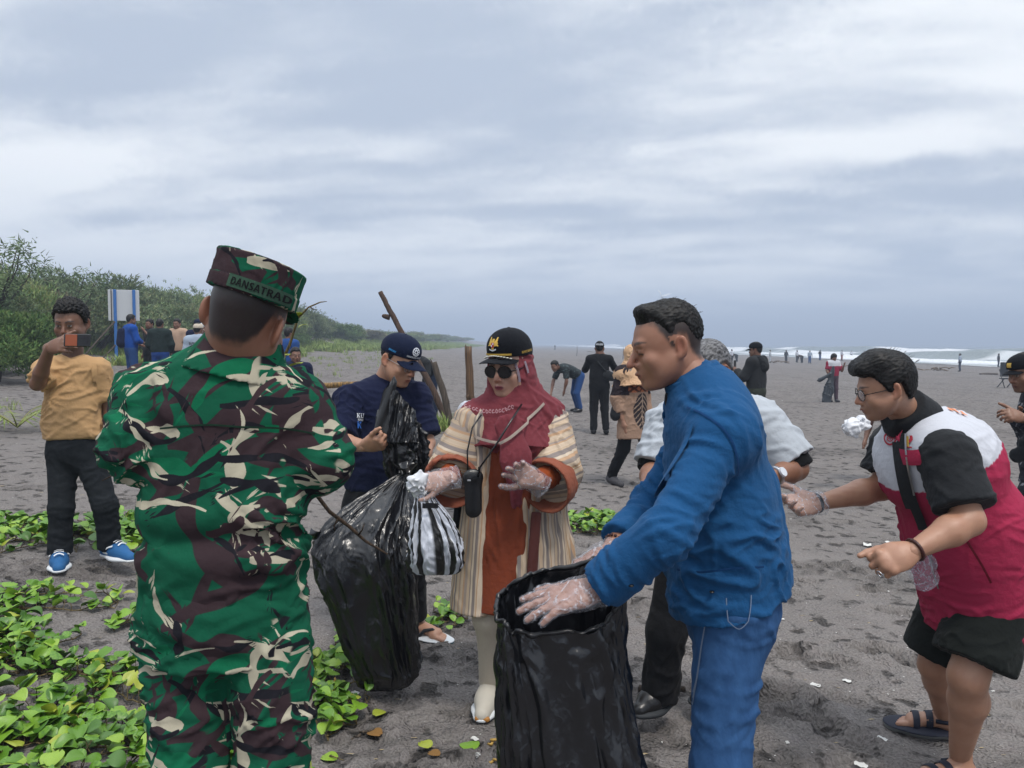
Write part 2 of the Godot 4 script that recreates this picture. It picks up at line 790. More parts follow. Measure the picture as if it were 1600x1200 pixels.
# a box with its edges cut
func chamfered(size: Vector3, c: float) -> ArrayMesh:
	var st := begin(false)
	var h := size * 0.5
	var pts := []
	for s in [Vector3(1, 1, 1), Vector3(-1, 1, 1), Vector3(1, -1, 1), Vector3(-1, -1, 1), Vector3(1, 1, -1), Vector3(-1, 1, -1), Vector3(1, -1, -1), Vector3(-1, -1, -1)]:
		for k in 3:
			var p: Vector3 = s * h
			for ax in 3:
				if ax != k:
					p[ax] -= s[ax] * c
			pts.append(p)
	var hull := ConvexPolygonShape3D.new()
	hull.points = PackedVector3Array(pts)
	# faces: six sides, twelve bevels, eight corners
	for k in 3:
		for s in [-1.0, 1.0]:
			var ring := []
			for p in pts:
				if absf(p[k] - s * h[k]) < 1e-6:
					ring.append(p)
			fan(st, ring, Vector3.ZERO)
	for k in 3:
		for s1 in [-1.0, 1.0]:
			for s2 in [-1.0, 1.0]:
				var a := (k + 1) % 3
				var b := (k + 2) % 3
				var ring := []
				for p in pts:
					if signf(p[a]) == s1 and signf(p[b]) == s2 and absf(absf(p[k]) - (h[k] - c)) < 1e-6 and (absf(absf(p[a]) - h[a]) < 1e-6 or absf(absf(p[b]) - h[b]) < 1e-6):
						ring.append(p)
				fan(st, ring, Vector3.ZERO)
	for i in 8:
		fan(st, [pts[i * 3], pts[i * 3 + 1], pts[i * 3 + 2]], Vector3.ZERO)
	st.generate_normals()
	return st.commit()


func fan(st: SurfaceTool, ring: Array, inside: Vector3) -> void:
	if ring.size() < 3:
		return
	var mid := Vector3.ZERO
	for p in ring:
		mid += p
	mid /= ring.size()
	var n: Vector3 = (ring[1] - ring[0]).cross(ring[2] - ring[0]).normalized()
	if n.dot(mid - inside) < 0:
		n = -n
	var u: Vector3 = (ring[0] - mid).normalized()
	var v := n.cross(u)
	var sorted := ring.duplicate()
	sorted.sort_custom(func(p, q): return atan2((p - mid).dot(v), (p - mid).dot(u)) > atan2((q - mid).dot(v), (q - mid).dot(u)))
	for i in range(1, sorted.size() - 1):
		face3(st, sorted[0], sorted[i], sorted[i + 1])


func sheet(f: Callable, nu: int, nv: int, origin := Vector3.ZERO, closed_u := false, paint = null) -> ArrayMesh:
	var vs := PackedVector3Array()
	var uv := PackedVector2Array()
	var ids := PackedInt32Array()
	var cs := PackedColorArray()
	var row := nu if closed_u else nu + 1
	for j in nv + 1:
		for i in row:
			var u := float(i) / nu
			var v := float(j) / nv
			vs.append(f.call(u, v) - origin)
			uv.append(Vector2(u, v))
			if paint != null:
				cs.append(paint.call(u, v))
	for j in nv:
		for i in nu:
			var a := j * row + i
			var b := j * row + (i + 1) % row
			ids.append_array([a, b, b + row, a, b + row, a + row])
	return arrays_mesh(vs, ids, normals_of(vs, ids), cs, uv)


func grey(v: float) -> Color:
	return Color(v, v, v)


func lin(hex: String) -> Color:
	return Color(hex).srgb_to_linear()


func basis_from(x: Vector3, y: Vector3) -> Basis:   # x kept, y made square to it
	x = x.normalized()
	var z := x.cross(y).normalized()
	return Basis(x, z.cross(x), z)


# A narrow strip (seam, trim, strap, zip) laid on a solid along a path; out is where it is looked at from.
func ribbon(called: String, pts: Array, width: float, list: Array, m: Material, parent: Node3D, out: Vector3, off := 0.004, fine_steps := 5, label := "", paint = null) -> MeshInstance3D:
	out = out.normalized()
	var path := []
	for i in pts.size() - 1:
		for k in fine_steps:
			var t := float(k) / fine_steps
			var p0: Vector3 = pts[maxi(i - 1, 0)]
			var p3: Vector3 = pts[mini(i + 2, pts.size() - 1)]
			path.append((pts[i] as Vector3).cubic_interpolate(pts[i + 1], p0, p3, t))
	path.append(pts[-1])
	var vs := PackedVector3Array()
	var ids := PackedInt32Array()
	var uv := PackedVector2Array()
	var origin := parent.position
	if parent.get_parent() is Node3D and parent.get_parent() != self:
		origin += parent.get_parent().position
	for i in path.size():
		var d: Vector3 = ((path[mini(i + 1, path.size() - 1)] as Vector3) - (path[maxi(i - 1, 0)] as Vector3)).normalized()
		var s := d.cross(out).normalized() * width * 0.5
		for q in [-1.0, -0.33, 0.33, 1.0]:
			var bulge := 0.0 if absf(q) > 0.9 else width * 0.04
			vs.append(drop((path[i] as Vector3) + s * q + out * 0.10, -out, list, off + bulge) - origin)
			uv.append(Vector2(float(i) / (path.size() - 1), q * 0.5 + 0.5))
	for i in path.size() - 1:
		for k in 3:
			var a := i * 4 + k
			ids.append_array([a, a + 4, a + 5, a, a + 5, a + 1])
	ids = without_missed(vs, ids)
	var ns := normals_of(vs, ids)
	if ns.size() and ns[ns.size() / 2].dot(out) < 0.0:
		ids.reverse()
		ns = normals_of(vs, ids)
	return part(called, arrays_mesh(vs, ids, ns, null, uv), m, parent, label)

# ------------------------------------------------------------------ textures and materials
func noise_tex(size: int, freq: float, octaves: int, seed_: int, normal := false, bump := 8.0, ramp: Gradient = null, kind := FastNoiseLite.TYPE_SIMPLEX_SMOOTH, ridged := false) -> Texture2D:
	var n := FastNoiseLite.new()
	n.seed = seed_
	n.noise_type = kind
	n.frequency = freq
	n.fractal_octaves = octaves
	if ridged:
		n.fractal_type = FastNoiseLite.FRACTAL_RIDGED
	var im := n.get_seamless_image(size, size)
	if normal:
		im.convert(Image.FORMAT_RGBA8)
		im.bump_map_to_normal_map(bump)
	elif ramp:
		var lut := []
		for i in 256:
			lut.append(ramp.sample(i / 255.0))
		var src := im.get_data()
		var out := PackedByteArray()
		out.resize(size * size * 3)
		for i in size * size:
			var c: Color = lut[src[i]]
			out[i * 3] = c.r8
			out[i * 3 + 1] = c.g8
			out[i * 3 + 2] = c.b8
		im = Image.create_from_data(size, size, false, Image.FORMAT_RGB8, out)
	return ImageTexture.create_from_image(im)


func ramp(a: Color, b: Color, mid = null) -> Gradient:
	var g := Gradient.new()
	g.set_color(0, a)
	g.set_color(1, b)
	if mid != null:
		g.add_point(0.5, mid)
	return g


# fills a polygon on a tile that repeats
func fill_poly(im: Image, pts: PackedVector2Array, col: Color) -> void:
	var w := im.get_width()
	var h := im.get_height()
	var lo := 1e9
	var hi := -1e9
	for p in pts:
		lo = minf(lo, p.y)
		hi = maxf(hi, p.y)
	for y in range(int(floor(lo)), int(ceil(hi)) + 1):
		var xs := []
		for i in pts.size():
			var a := pts[i]
			var b := pts[(i + 1) % pts.size()]
			if (a.y <= y) != (b.y <= y):
				xs.append(a.x + (y - a.y) / (b.y - a.y) * (b.x - a.x))
		xs.sort()
		for i in range(0, xs.size() - 1, 2):
			var x0 := int(round(xs[i]))
			var n := int(round(xs[i + 1])) - x0
			if n <= 0:
				continue
			x0 = posmod(x0, w)
			var yy := posmod(y, h)
			im.fill_rect(Rect2i(x0, yy, mini(n, w - x0), 1), col)
			if x0 + n > w:
				im.fill_rect(Rect2i(0, yy, x0 + n - w, 1), col)


# one brush stroke of a camouflage print: a curved, tapering swoosh whose end breaks up into a few bristle marks
func stroke(im: Image, r: RandomNumberGenerator, at: Vector2, ang: float, len_: float, wid: float, bend: float, col: Color, bristles: int) -> void:
	var n := 26
	var left := PackedVector2Array()
	var right := PackedVector2Array()
	var p := at
	var a := ang
	var ph := r.randf() * 10.0
	for i in n + 1:
		var t := float(i) / n
		var w := wid * pow(sin(PI * clampf(t * 0.93 + 0.05, 0.0, 1.0)), 0.62) * (0.86 + 0.24 * sin(t * 7.0 + ph) + 0.10 * sin(t * 17.0 + ph * 2.0))
		var nn := Vector2(-sin(a), cos(a))
		left.append(p + nn * w * (0.62 + 0.25 * sin(t * 5.0 + ph)))
		right.append(p - nn * w * (0.5 + 0.2 * sin(t * 9.0 + ph * 1.7)))
		p += Vector2(cos(a), sin(a)) * len_ / n
		a += bend / n
	right.reverse()
	left.append_array(right)
	fill_poly(im, left, col)
	for b in bristles:   # loose marks beside the end
		var q := p + Vector2(r.randf_range(-0.9, 0.3) * wid, r.randf_range(-1.1, 1.1) * wid)
		var l := wid * r.randf_range(0.7, 1.9)
		var w := wid * r.randf_range(0.05, 0.16)
		var d := Vector2(cos(a + r.randf_range(-0.35, 0.35)), sin(a + r.randf_range(-0.35, 0.35)))
		var s := Vector2(-d.y, d.x)
		fill_poly(im, PackedVector2Array([q - d * l * 0.5, q + s * w, q + d * l * 0.5, q - s * w * 0.7]), col)


func camo_tile(size: int, base: Color, layers: Array, seed_: int) -> Texture2D:
	var r := RandomNumberGenerator.new()
	r.seed = seed_
	var im := Image.create(size, size, false, Image.FORMAT_RGB8)
	im.fill(base)
	for l in layers:
		for i in l.n:
			var g := ceili(sqrt(l.n))
			var at := Vector2((i % g + r.randf_range(0.1, 0.9)) / g, (i / g + r.randf_range(0.1, 0.9)) / g) * size
			stroke(im, r, at, r.randf_range(-0.75, 0.75) + (PI if r.randf() < 0.5 else 0.0) + l.get("lean", 0.0), size * r.randf_range(l.l0, l.l1), size * r.randf_range(l.w0, l.w1), r.randf_range(-1.9, 1.9), l.c, l.b)
	return ImageTexture.create_from_image(im)


func stripes_tile(w: int, seed_: int) -> Texture2D:   # woven stripes of beige, tan, grey and ochre; u runs across them
	var r := RandomNumberGenerator.new()
	r.seed = seed_
	var im := Image.create(w, 64, false, Image.FORMAT_RGB8)
	im.fill(Color("b3a08c"))
	var cols := [Color("c9b69f"), Color("77706f"), Color("b58c69"), Color("d4c6b2"), Color("8d8380"), Color("a4835f"), Color("67646a"), Color("bfa98f")]
	var x := 0
	var k := 0
	while x < w:
		var n := r.randi_range(5, 26)
		var c: Color = (cols[k % cols.size()] as Color).lerp(Color("ab9a88"), 0.42)
		for y in 64:
			for q in mini(n, w - x):
				var e := 0.93 + 0.10 * r.randf()
				im.set_pixel(x + q, y, Color(c.r * e, c.g * e, c.b * e))
		x += n
		k += r.randi_range(1, 3)
	return ImageTexture.create_from_image(im)


func mat(albedo: Color, rough := 0.85, tex: Texture2D = null, scale := 1.0, nrm: Texture2D = null, depth := 1.0, spec := 0.5) -> StandardMaterial3D:
	var m := StandardMaterial3D.new()
	m.albedo_color = albedo
	m.roughness = rough
	m.metallic_specular = spec
	if tex or nrm:
		m.uv1_triplanar = true
		m.uv1_triplanar_sharpness = 6.0
		m.uv1_scale = Vector3.ONE * scale
	if tex:
		m.albedo_texture = tex
	if nrm:
		m.normal_enabled = true
		m.normal_texture = nrm
		m.normal_scale = depth
	return m


func cloth(hex: String, weave := 5.0, rough := 0.9, depth := 0.5) -> StandardMaterial3D:
	var m := mat(Color(hex), rough, T.weave, weave, T.weave_n, depth, 0.3)
	m.rim_enabled = true
	m.rim = 0.25
	return m


func make_textures() -> void:
	T.weave = noise_tex(512, 0.16, 4, 3, false, 0, ramp(Color(0.82, 0.82, 0.82), Color(1, 1, 1)))
	T.weave_n = noise_tex(512, 0.012, 6, 4, true, 9.0)
	T.skin_n = noise_tex(256, 0.2, 3, 8, true, 2.0)
	T.denim = noise_tex(512, 0.025, 6, 2, false, 0, ramp(Color(0.80, 0.82, 0.85), Color(1, 1, 1)))
	T.plastic_n = crumple_tile()
	T.glove_n = noise_tex(512, 0.02, 4, 14, true, 20.0, null, FastNoiseLite.TYPE_SIMPLEX_SMOOTH, true)
	T.wood = wood_tile()
	T.sand = sand_tile()
	T.sand_n = sand_normal()
	T.leaf = noise_tex(256, 0.03, 4, 19, false, 0, ramp(Color(0.55, 0.66, 0.50), Color(1, 1, 0.92)))
	T.stripes = stripes_tile(512, 6)
	T.camo = camo_tile(1024, Color("10503a"), [
		{"n": 16, "l0": 0.26, "l1": 0.48, "w0": 0.06, "w1": 0.115, "c": Color("362a2e"), "b": 3},
		{"n": 6, "l0": 0.22, "l1": 0.4, "w0": 0.035, "w1": 0.06, "c": Color("0f5f41"), "b": 3},
		{"n": 28, "l0": 0.12, "l1": 0.30, "w0": 0.02, "w1": 0.05, "c": Color("a8a28f"), "b": 4},
		{"n": 28, "l0": 0.12, "l1": 0.32, "w0": 0.016, "w1": 0.04, "c": Color("1c1c22"), "b": 5},
		{"n": 7, "l0": 0.12, "l1": 0.24, "w0": 0.03, "w1": 0.055, "c": Color("3a2c30"), "b": 2},
		{"n": 12, "l0": 0.08, "l1": 0.2, "w0": 0.008, "w1": 0.02, "c": Color("b3ad99"), "b": 3},
	], 11)
	T.navy_camo = camo_tile(512, Color("2a2d35"), [
		{"n": 22, "l0": 0.15, "l1": 0.3, "w0": 0.02, "w1": 0.05, "c": Color("14161d"), "b": 3},
		{"n": 36, "l0": 0.08, "l1": 0.22, "w0": 0.01, "w1": 0.028, "c": Color("8a8b92"), "b": 3},
		{"n": 20, "l0": 0.1, "l1": 0.2, "w0": 0.01, "w1": 0.02, "c": Color("191b22"), "b": 3},
	], 5)


func wood_tile() -> Texture2D:
	var n := FastNoiseLite.new()
	n.frequency = 0.03
	n.fractal_octaves = 4
	var im := Image.create(256, 512, false, Image.FORMAT_RGB8)
	for x in 256:
		for y in 512:
			var v := 0.62 + 0.45 * n.get_noise_2d(x * 2.6, y * 0.12) + 0.15 * n.get_noise_2d(x * 6.0 + 300, y * 0.5)
			im.set_pixel(x, y, Color(v, v * 0.97, v * 0.93).clamp())
	return ImageTexture.create_from_image(im)


func film_tile() -> Texture2D:   # thin clear film: nearly invisible where it lies flat, crease highlights painted in white
	var n := FastNoiseLite.new()
	n.seed = 66
	n.frequency = 0.009
	n.fractal_octaves = 3
	n.fractal_type = FastNoiseLite.FRACTAL_RIDGED
	var g := n.get_seamless_image(512, 512).get_data()
	var out := PackedByteArray()
	for v in g:
		var a := 0.15 + 0.42 * pow(smoothstep(0.60, 0.98, v / 255.0), 1.5)
		out.append_array([255, 255, 255, int(a * 255.0)])
	return ImageTexture.create_from_image(Image.create_from_data(512, 512, false, Image.FORMAT_RGBA8, out))


func crumple_tile() -> Texture2D:   # thin film: flat facets that meet in sharp creases, large and small
	var n := FastNoiseLite.new()
	n.seed = 12
	n.noise_type = FastNoiseLite.TYPE_CELLULAR
	n.cellular_return_type = FastNoiseLite.RETURN_DISTANCE
	n.cellular_jitter = 1.0
	n.frequency = 0.011
	n.fractal_octaves = 3
	n.fractal_gain = 0.42
	n.domain_warp_enabled = true
	n.domain_warp_amplitude = 40.0
	n.domain_warp_frequency = 0.008
	var im := n.get_seamless_image(1024, 1024)
	im.convert(Image.FORMAT_RGBA8)
	im.bump_map_to_normal_map(9.0)
	return ImageTexture.create_from_image(im)


func sand_tile() -> Texture2D:   # 4 m of sand: grain, pale and dark patches, and the dark lips of scuffs and prints
	var a := FastNoiseLite.new()
	a.seed = 17
	a.frequency = 0.11
	a.fractal_octaves = 4
	var b := FastNoiseLite.new()
	b.seed = 23
	b.frequency = 0.010
	b.fractal_octaves = 5
	var g := a.get_seamless_image(2048, 2048).get_data()
	var w := b.get_seamless_image(2048, 2048).get_data()
	var out := PackedByteArray()
	out.resize(2048 * 2048)
	for i in out.size():
		var k := w[i]
		var v := 196 + (g[i] >> 2) - 10
		if k > 165:
			v -= mini((k - 165) * 2, 84)
		elif k < 80:
			v += mini((80 - k) / 3, 12)
		out[i] = clampi(v, 0, 255)
	return ImageTexture.create_from_image(Image.create_from_data(2048, 2048, false, Image.FORMAT_L8, out))


func sand_normal() -> Texture2D:   # 4 m of trampled beach: low humps, scuffs and grain in one relief
	var a := FastNoiseLite.new()
	a.seed = 40
	a.frequency = 0.0084
	a.fractal_octaves = 8
	a.fractal_gain = 0.56
	var im := a.get_seamless_image(1024, 1024)
	im.convert(Image.FORMAT_RGBA8)
	im.bump_map_to_normal_map(16.0)
	return ImageTexture.create_from_image(im)


func make_materials() -> void:
	M.skin = mat(Color(1, 1, 1), 0.44, null, 16.0, T.skin_n, 0.5, 0.5)
	M.skin.vertex_color_use_as_albedo = true
	M.painted = mat(Color(1, 1, 1), 0.88, T.weave, 5.0, T.weave_n, 0.5, 0.3)
	M.painted.vertex_color_use_as_albedo = true
	M.hair = mat(Color(1, 1, 1), 0.5, null, 30.0, T.skin_n, 0.4, 0.35)
	M.hair.vertex_color_use_as_albedo = true
	M.grey_hair = mat(Color(1, 1, 1), 0.6, null, 30.0, T.skin_n, 0.6)
	M.grey_hair.vertex_color_use_as_albedo = true
	M.camo = mat(Color(1, 1, 1), 0.9, T.camo, 1.68, T.weave_n, 0.35, 0.25)
	M.camo.uv1_triplanar_sharpness = 40.0
	M.camo_plain = cloth("8f8c80")
	M.navy_camo = mat(Color(1, 1, 1), 0.9, T.navy_camo, 1.9, T.weave_n, 0.35, 0.25)
	M.navy_camo.uv1_triplanar_sharpness = 12.0
	M.denim = mat(Color("365a86"), 0.9, T.denim, 1.6, T.weave_n, 0.4, 0.25)
	M.denim.uv1_scale = Vector3(2.0, 0.9, 2.0)
	M.denim_far = cloth("28497d")
	M.black_cloth = cloth("17181b")
	M.charcoal = cloth("26282b")
	M.navy = cloth("141b38")
	M.tan = cloth("c09a6e")
	M.blue_shirt = cloth("1a5080", 6.0, 0.9, 0.6)
	M.light_grey = cloth("b9c0c8")
	M.red = cloth("a42d4a")
	M.white_cloth = cloth("c8ccd6")
	M.maroon = cloth("7c3a42")
	M.rust = cloth("84402a")
	M.cream = cloth("c6bbaa")
	M.striped = StandardMaterial3D.new()
	M.striped.albedo_texture = T.stripes
	M.striped.roughness = 0.9
	M.striped.metallic_specular = 0.3
	M.plastic = mat(Color("121317"), 0.24, null, 1.3, T.plastic_n, 0.75, 0.55)
	M.plastic.uv1_scale = Vector3(2.0, 1.15, 2.0)
	M.plastic_plain = mat(Color("111215"), 0.33, null, 3.5, T.plastic_n, 0.5, 0.5)
	M.glove = mat(Color(0.90, 0.92, 0.97, 1.0), 0.28, null, 4.0, T.glove_n, 1.3, 1.0)
	M.glove.albedo_texture = film_tile()
	M.glove.transparency = BaseMaterial3D.TRANSPARENCY_ALPHA
	M.white_plastic = mat(Color("d3d5da"), 0.6, null, 5.0, T.plastic_n, 0.3, 0.3)
	M.rubber = mat(Color("22262a"), 0.7)
	M.white_rubber = mat(Color("cfd3d6"), 0.6)
	M.black_leather = mat(Color("131315"), 0.32, null, 8.0, T.weave_n, 0.3)
	M.metal = mat(Color("a9abb0"), 0.3)
	M.metal.metallic = 1.0
	M.gold = mat(Color("c9a54a"), 0.45)
	M.gold.metallic = 0.4
	M.frame = mat(Color("101012"), 0.25)
	M.lens = mat(Color(0.75, 0.8, 0.85, 0.12), 0.05)
	M.lens.transparency = BaseMaterial3D.TRANSPARENCY_ALPHA
	M.dark_lens = mat(Color("17131a"), 0.12)
	M.wood_grey = mat(Color("6d6258"), 0.9, T.wood, 2.0, T.weave_n, 0.8)
	M.wood_grey.uv1_scale = Vector3(5, 1.2, 5)
	M.wood_brown = mat(Color("6a5040"), 0.85, T.wood, 2.0, T.weave_n, 0.8)
	M.wood_brown.uv1_scale = Vector3(5, 1.2, 5)
	M.bamboo = mat(Color("8a6a48"), 0.6, T.wood, 2.0)
	M.bamboo.uv1_scale = Vector3(6, 0.8, 6)
	M.bamboo_yellow = mat(Color("b8924f"), 0.55, T.wood, 2.0)
	M.twig = mat(Color("54412f"), 0.9, T.wood, 12.0)
	M.stem = mat(Color("97885c"), 0.85, T.wood, 8.0)
	M.leaf = []
	for c in ["8fb340", "6f9833", "a8c24e", "527a2b", "c0c052"]:
		var m := mat(Color(c), 0.42, T.leaf, 9.0, T.weave_n, 0.35, 0.5)
		m.backlight_enabled = true
		m.backlight = Color(c) * 0.5
		M.leaf.append(m)
	M.dead_leaf = mat(Color("9c6a3c"), 0.85, T.leaf, 9.0)
	M.sand = mat(Color(1, 1, 1), 0.95, T.sand, 0.25, T.sand_n, 1.0, 0.25)
	M.sand.uv1_world_triplanar = true
	M.sand.vertex_color_use_as_albedo = true
	M.sand.heightmap_enabled = true
	M.sand.heightmap_texture = T.sand
	M.sand.heightmap_scale = 5.0
	M.foliage = mat(Color(1, 1, 1), 0.75, null, 1.0, null, 1.0, 0.3)
	M.foliage.vertex_color_use_as_albedo = true
	M.foliage.backlight_enabled = true
	M.foliage.backlight = Color(0.35, 0.4, 0.3)
	M.grass = M.foliage
	M.bark = mat(Color("55493e"), 0.9, T.wood, 3.0)
	M.water = mat(Color(1, 1, 1), 0.22, null, 0.3, T.glove_n, 0.5, 0.5)
	M.water.uv1_scale = Vector3(0.13, 0.13, 0.05)
	M.water.vertex_color_use_as_albedo = true
	M.sign_white = mat(Color("c9cdd2"), 0.5, T.weave, 1.0)
	M.sign_blue = mat(Color("2a63a6"), 0.5)
	M.trash_white = mat(Color("c8c8c4"), 0.5)
	M.debris = mat(Color(1, 1, 1), 0.8)
	M.debris.vertex_color_use_as_albedo = true
	more_materials()


func more_materials() -> void:
	M.tape = cloth("3a5647")
	M.camo_plain_dark = cloth("163024")
	M.brown_thread = mat(Color("5b4030"), 0.9)
	M.black_faded = mat(Color("24272a"), 0.92, T.denim, 2.2, T.weave_n, 0.4, 0.25)
	M.sneaker_blue = mat(Color("1f6199"), 0.8, T.weave, 14.0, T.weave_n, 0.6)
	M.orange_case = mat(Color("8a4526"), 0.5)
	M.navy_cap = cloth("0f1a34")
	M.black_felt = cloth("0e1118")
	M.white_print = mat(Color("c9ced6"), 0.8)
	M.cyan_print = mat(Color("2f8fd0"), 0.8)
	M.blue_print = mat(Color("2461b4"), 0.8)
	M.pink_print = mat(Color("a8848a"), 0.9)
	M.red_print = mat(Color("a12235"), 0.8)
	M.orange_print = mat(Color("d98a62"), 0.8)
	M.teal_rubber = mat(Color("2a4a50"), 0.7)
	M.silver_thread = mat(Color("b9b8ad"), 0.5)
	M.trim = cloth("a89a90")
	M.trim_dark = cloth("8d7f8a")
	M.maroon_dull = cloth("5a3330")
	M.rust_light = cloth("925440")
	M.rust_bright = cloth("93441f")
	M.cream_shoe = cloth("cbc5b8", 14.0)
	M.gum = mat(Color("a5702f"), 0.6)
	M.blue_seam = cloth("0d3a69")
	M.stitch = mat(Color("64748c"), 0.9)
	M.denim_pocket = mat(Color("2f4f7c"), 0.9, T.denim, 2.2, T.weave_n, 0.4, 0.25)
	M.bead = mat(Color("3a1815"), 0.45)
	M.plaid_dark = mat(Color("35303c"), 0.9, T.stripes, 4.0)
	M.plaid_green = mat(Color("6f9a98"), 0.9, T.navy_camo, 2.6)
	M.plaid_green.albedo_color = Color("9fc4bd")
	M.red_dark = cloth("6c1a2b")
	M.shorts = cloth("1a1e1c")
	M.sole_grey = mat(Color("6b6d6c"), 0.8)
	M.sandal_navy = mat(Color("161c30"), 0.75, T.weave, 14.0)
	M.shoe_grey = mat(Color("3b3a3e"), 0.7)
	M.beige_scarf = cloth("cda886")
	M.olive = cloth("33382f")
	M.dull_purple = cloth("4c3b45")
	M.plastic_dusty = mat(Color("2b3138"), 0.5, null, 2.0, T.plastic_n, 0.7)
	M.yellow_rubber = mat(Color("b59a2f"), 0.6)
	M.navy_dull = cloth("1f2a40")
	M.bright_blue = cloth("14489a")
	M.bright_blue_dull = cloth("254a86")
	M.dark_green = cloth("1e2b2a")
	M.jeans_bright = cloth("1e3f80")
	M.beige_shirt = cloth("b79b86")
	M.pale_blue = cloth("9fadbf")
	M.brown_cloth = cloth("3c2f2a")
	M.striped_film = mat(Color(1, 1, 1), 0.33, null, 4.0, T.plastic_n, 0.5, 0.5)
	M.striped_film.vertex_color_use_as_albedo = true
	M.striped_film_dark = mat(Color("16161a"), 0.35)
	M.pale_wood = mat(Color("a08a6c"), 0.9, T.wood, 2.0)
	M.pale_film = mat(Color("aab4be"), 0.3)
	M.straw = mat(Color("b4924a"), 0.8)

# ------------------------------------------------------------------ the beach
const PITS := 150
var pits := []          # [x, z, along, across, depth, angle]


func lie(x: float, z: float) -> float:   # the broad lie of the land: up to the dunes on one hand, down to the sea on the other
	var h := 0.0
	if x < 0.0:
		h = 0.066 * (sqrt(x * x + 0.6) - 0.775) + 0.07 * exp(-(pow((x + 2.9) / 1.2, 2.0) + pow((z + 4.4) / 3.0, 2.0)))
		h += 1.7 * smoothstep(-15.0, -27.0, x) + 0.6 * smoothstep(-27.0, -60.0, x)
	else:
		h = -1.5 * (1.0 - exp(-x / 38.0))
		if x > 55.0:
			h -= (x - 55.0) * 0.018
	return h


func rough(x: float, z: float) -> float:
	var d := sqrt(x * x + z * z)
	var h := 0.0
	h += 0.016 * land.get_noise_3d(x * 1.3, 0.0, z * 1.3)
	var near := 1.0 - smoothstep(9.0, 24.0, d)
	h += 0.05 * smoothstep(6.0, 20.0, d) * land.get_noise_3d(x * 0.55 + 40, 0.0, z * 0.55) * (1.0 - smoothstep(150.0, 400.0, d))
	if near > 0.0:
		h += 0.010 * near * fine.get_noise_3d(x * 5.0, 3.0, z * 5.0)
		var c := clod(x, z)
		if c > 0.0:
			h += near * c * (0.030 * fine.get_noise_3d(x * 9.0, 9.0, z * 9.0) + 0.012 * fine.get_noise_3d(x * 15.0, 4.0, z * 15.0))
	return h


func clod(x: float, z: float) -> float:   # where the crust is broken up into clods of damp, darker sand
	var n := land.get_noise_3d(x * 0.42 + 7.0, 5.0, z * 0.62)
	var c := smoothstep(0.16, 0.36, n)
	for s in [[-0.62, -3.0, 0.42], [-0.28, -2.85, 0.5], [0.02, -2.75, 0.4], [-0.72, -3.35, 0.32], [-0.12, -3.15, 0.3], [1.12, -3.3, 0.32], [0.95, -2.85, 0.4], [0.62, -3.1, 0.25]]:
		c = maxf(c, smoothstep(1.0, 0.35, sqrt(pow((x - s[0]) / s[2], 2.0) + pow((z - s[1]) / (s[2] * 0.55), 2.0)) + 0.5 * n))
	return c


func pit(x: float, z: float) -> Vector2:   # (height, darkness) of the footprints
	var h := 0.0
	var dark := 0.0
	for p in pits:
		var dx: float = x - p[0]
		var dz: float = z - p[1]
		if absf(dx) > 0.3 or absf(dz) > 0.3:
			continue
		var u: float = (dx * cos(p[5]) + dz * sin(p[5])) / p[2]
		var v: float = (-dx * sin(p[5]) + dz * cos(p[5])) / p[3]
		var r := sqrt(u * u + v * v) + 0.22 * fine.get_noise_3d(x * 8.0, 2.0, z * 8.0)
		if r < 1.7:
			h += p[4] * (-smoothstep(1.15, 0.5, r) + 0.42 * exp(-pow((r - 1.25) / 0.22, 2.0)))
			dark = maxf(dark, smoothstep(1.15, 0.75, r) * p[6])
	return Vector2(h, dark)


func ground(x: float, z: float) -> float:
	return lie(x, z) + rough(x, z)


func steps(a: float, b: float, s: float, grow: float, far: float) -> Array:
	var out := []
	var x := a
	while x < b:
		out.append(x)
		x += s
	while x < far:
		out.append(x)
		s *= 1.0 + grow
		x += s
	out.append(far)
	return out


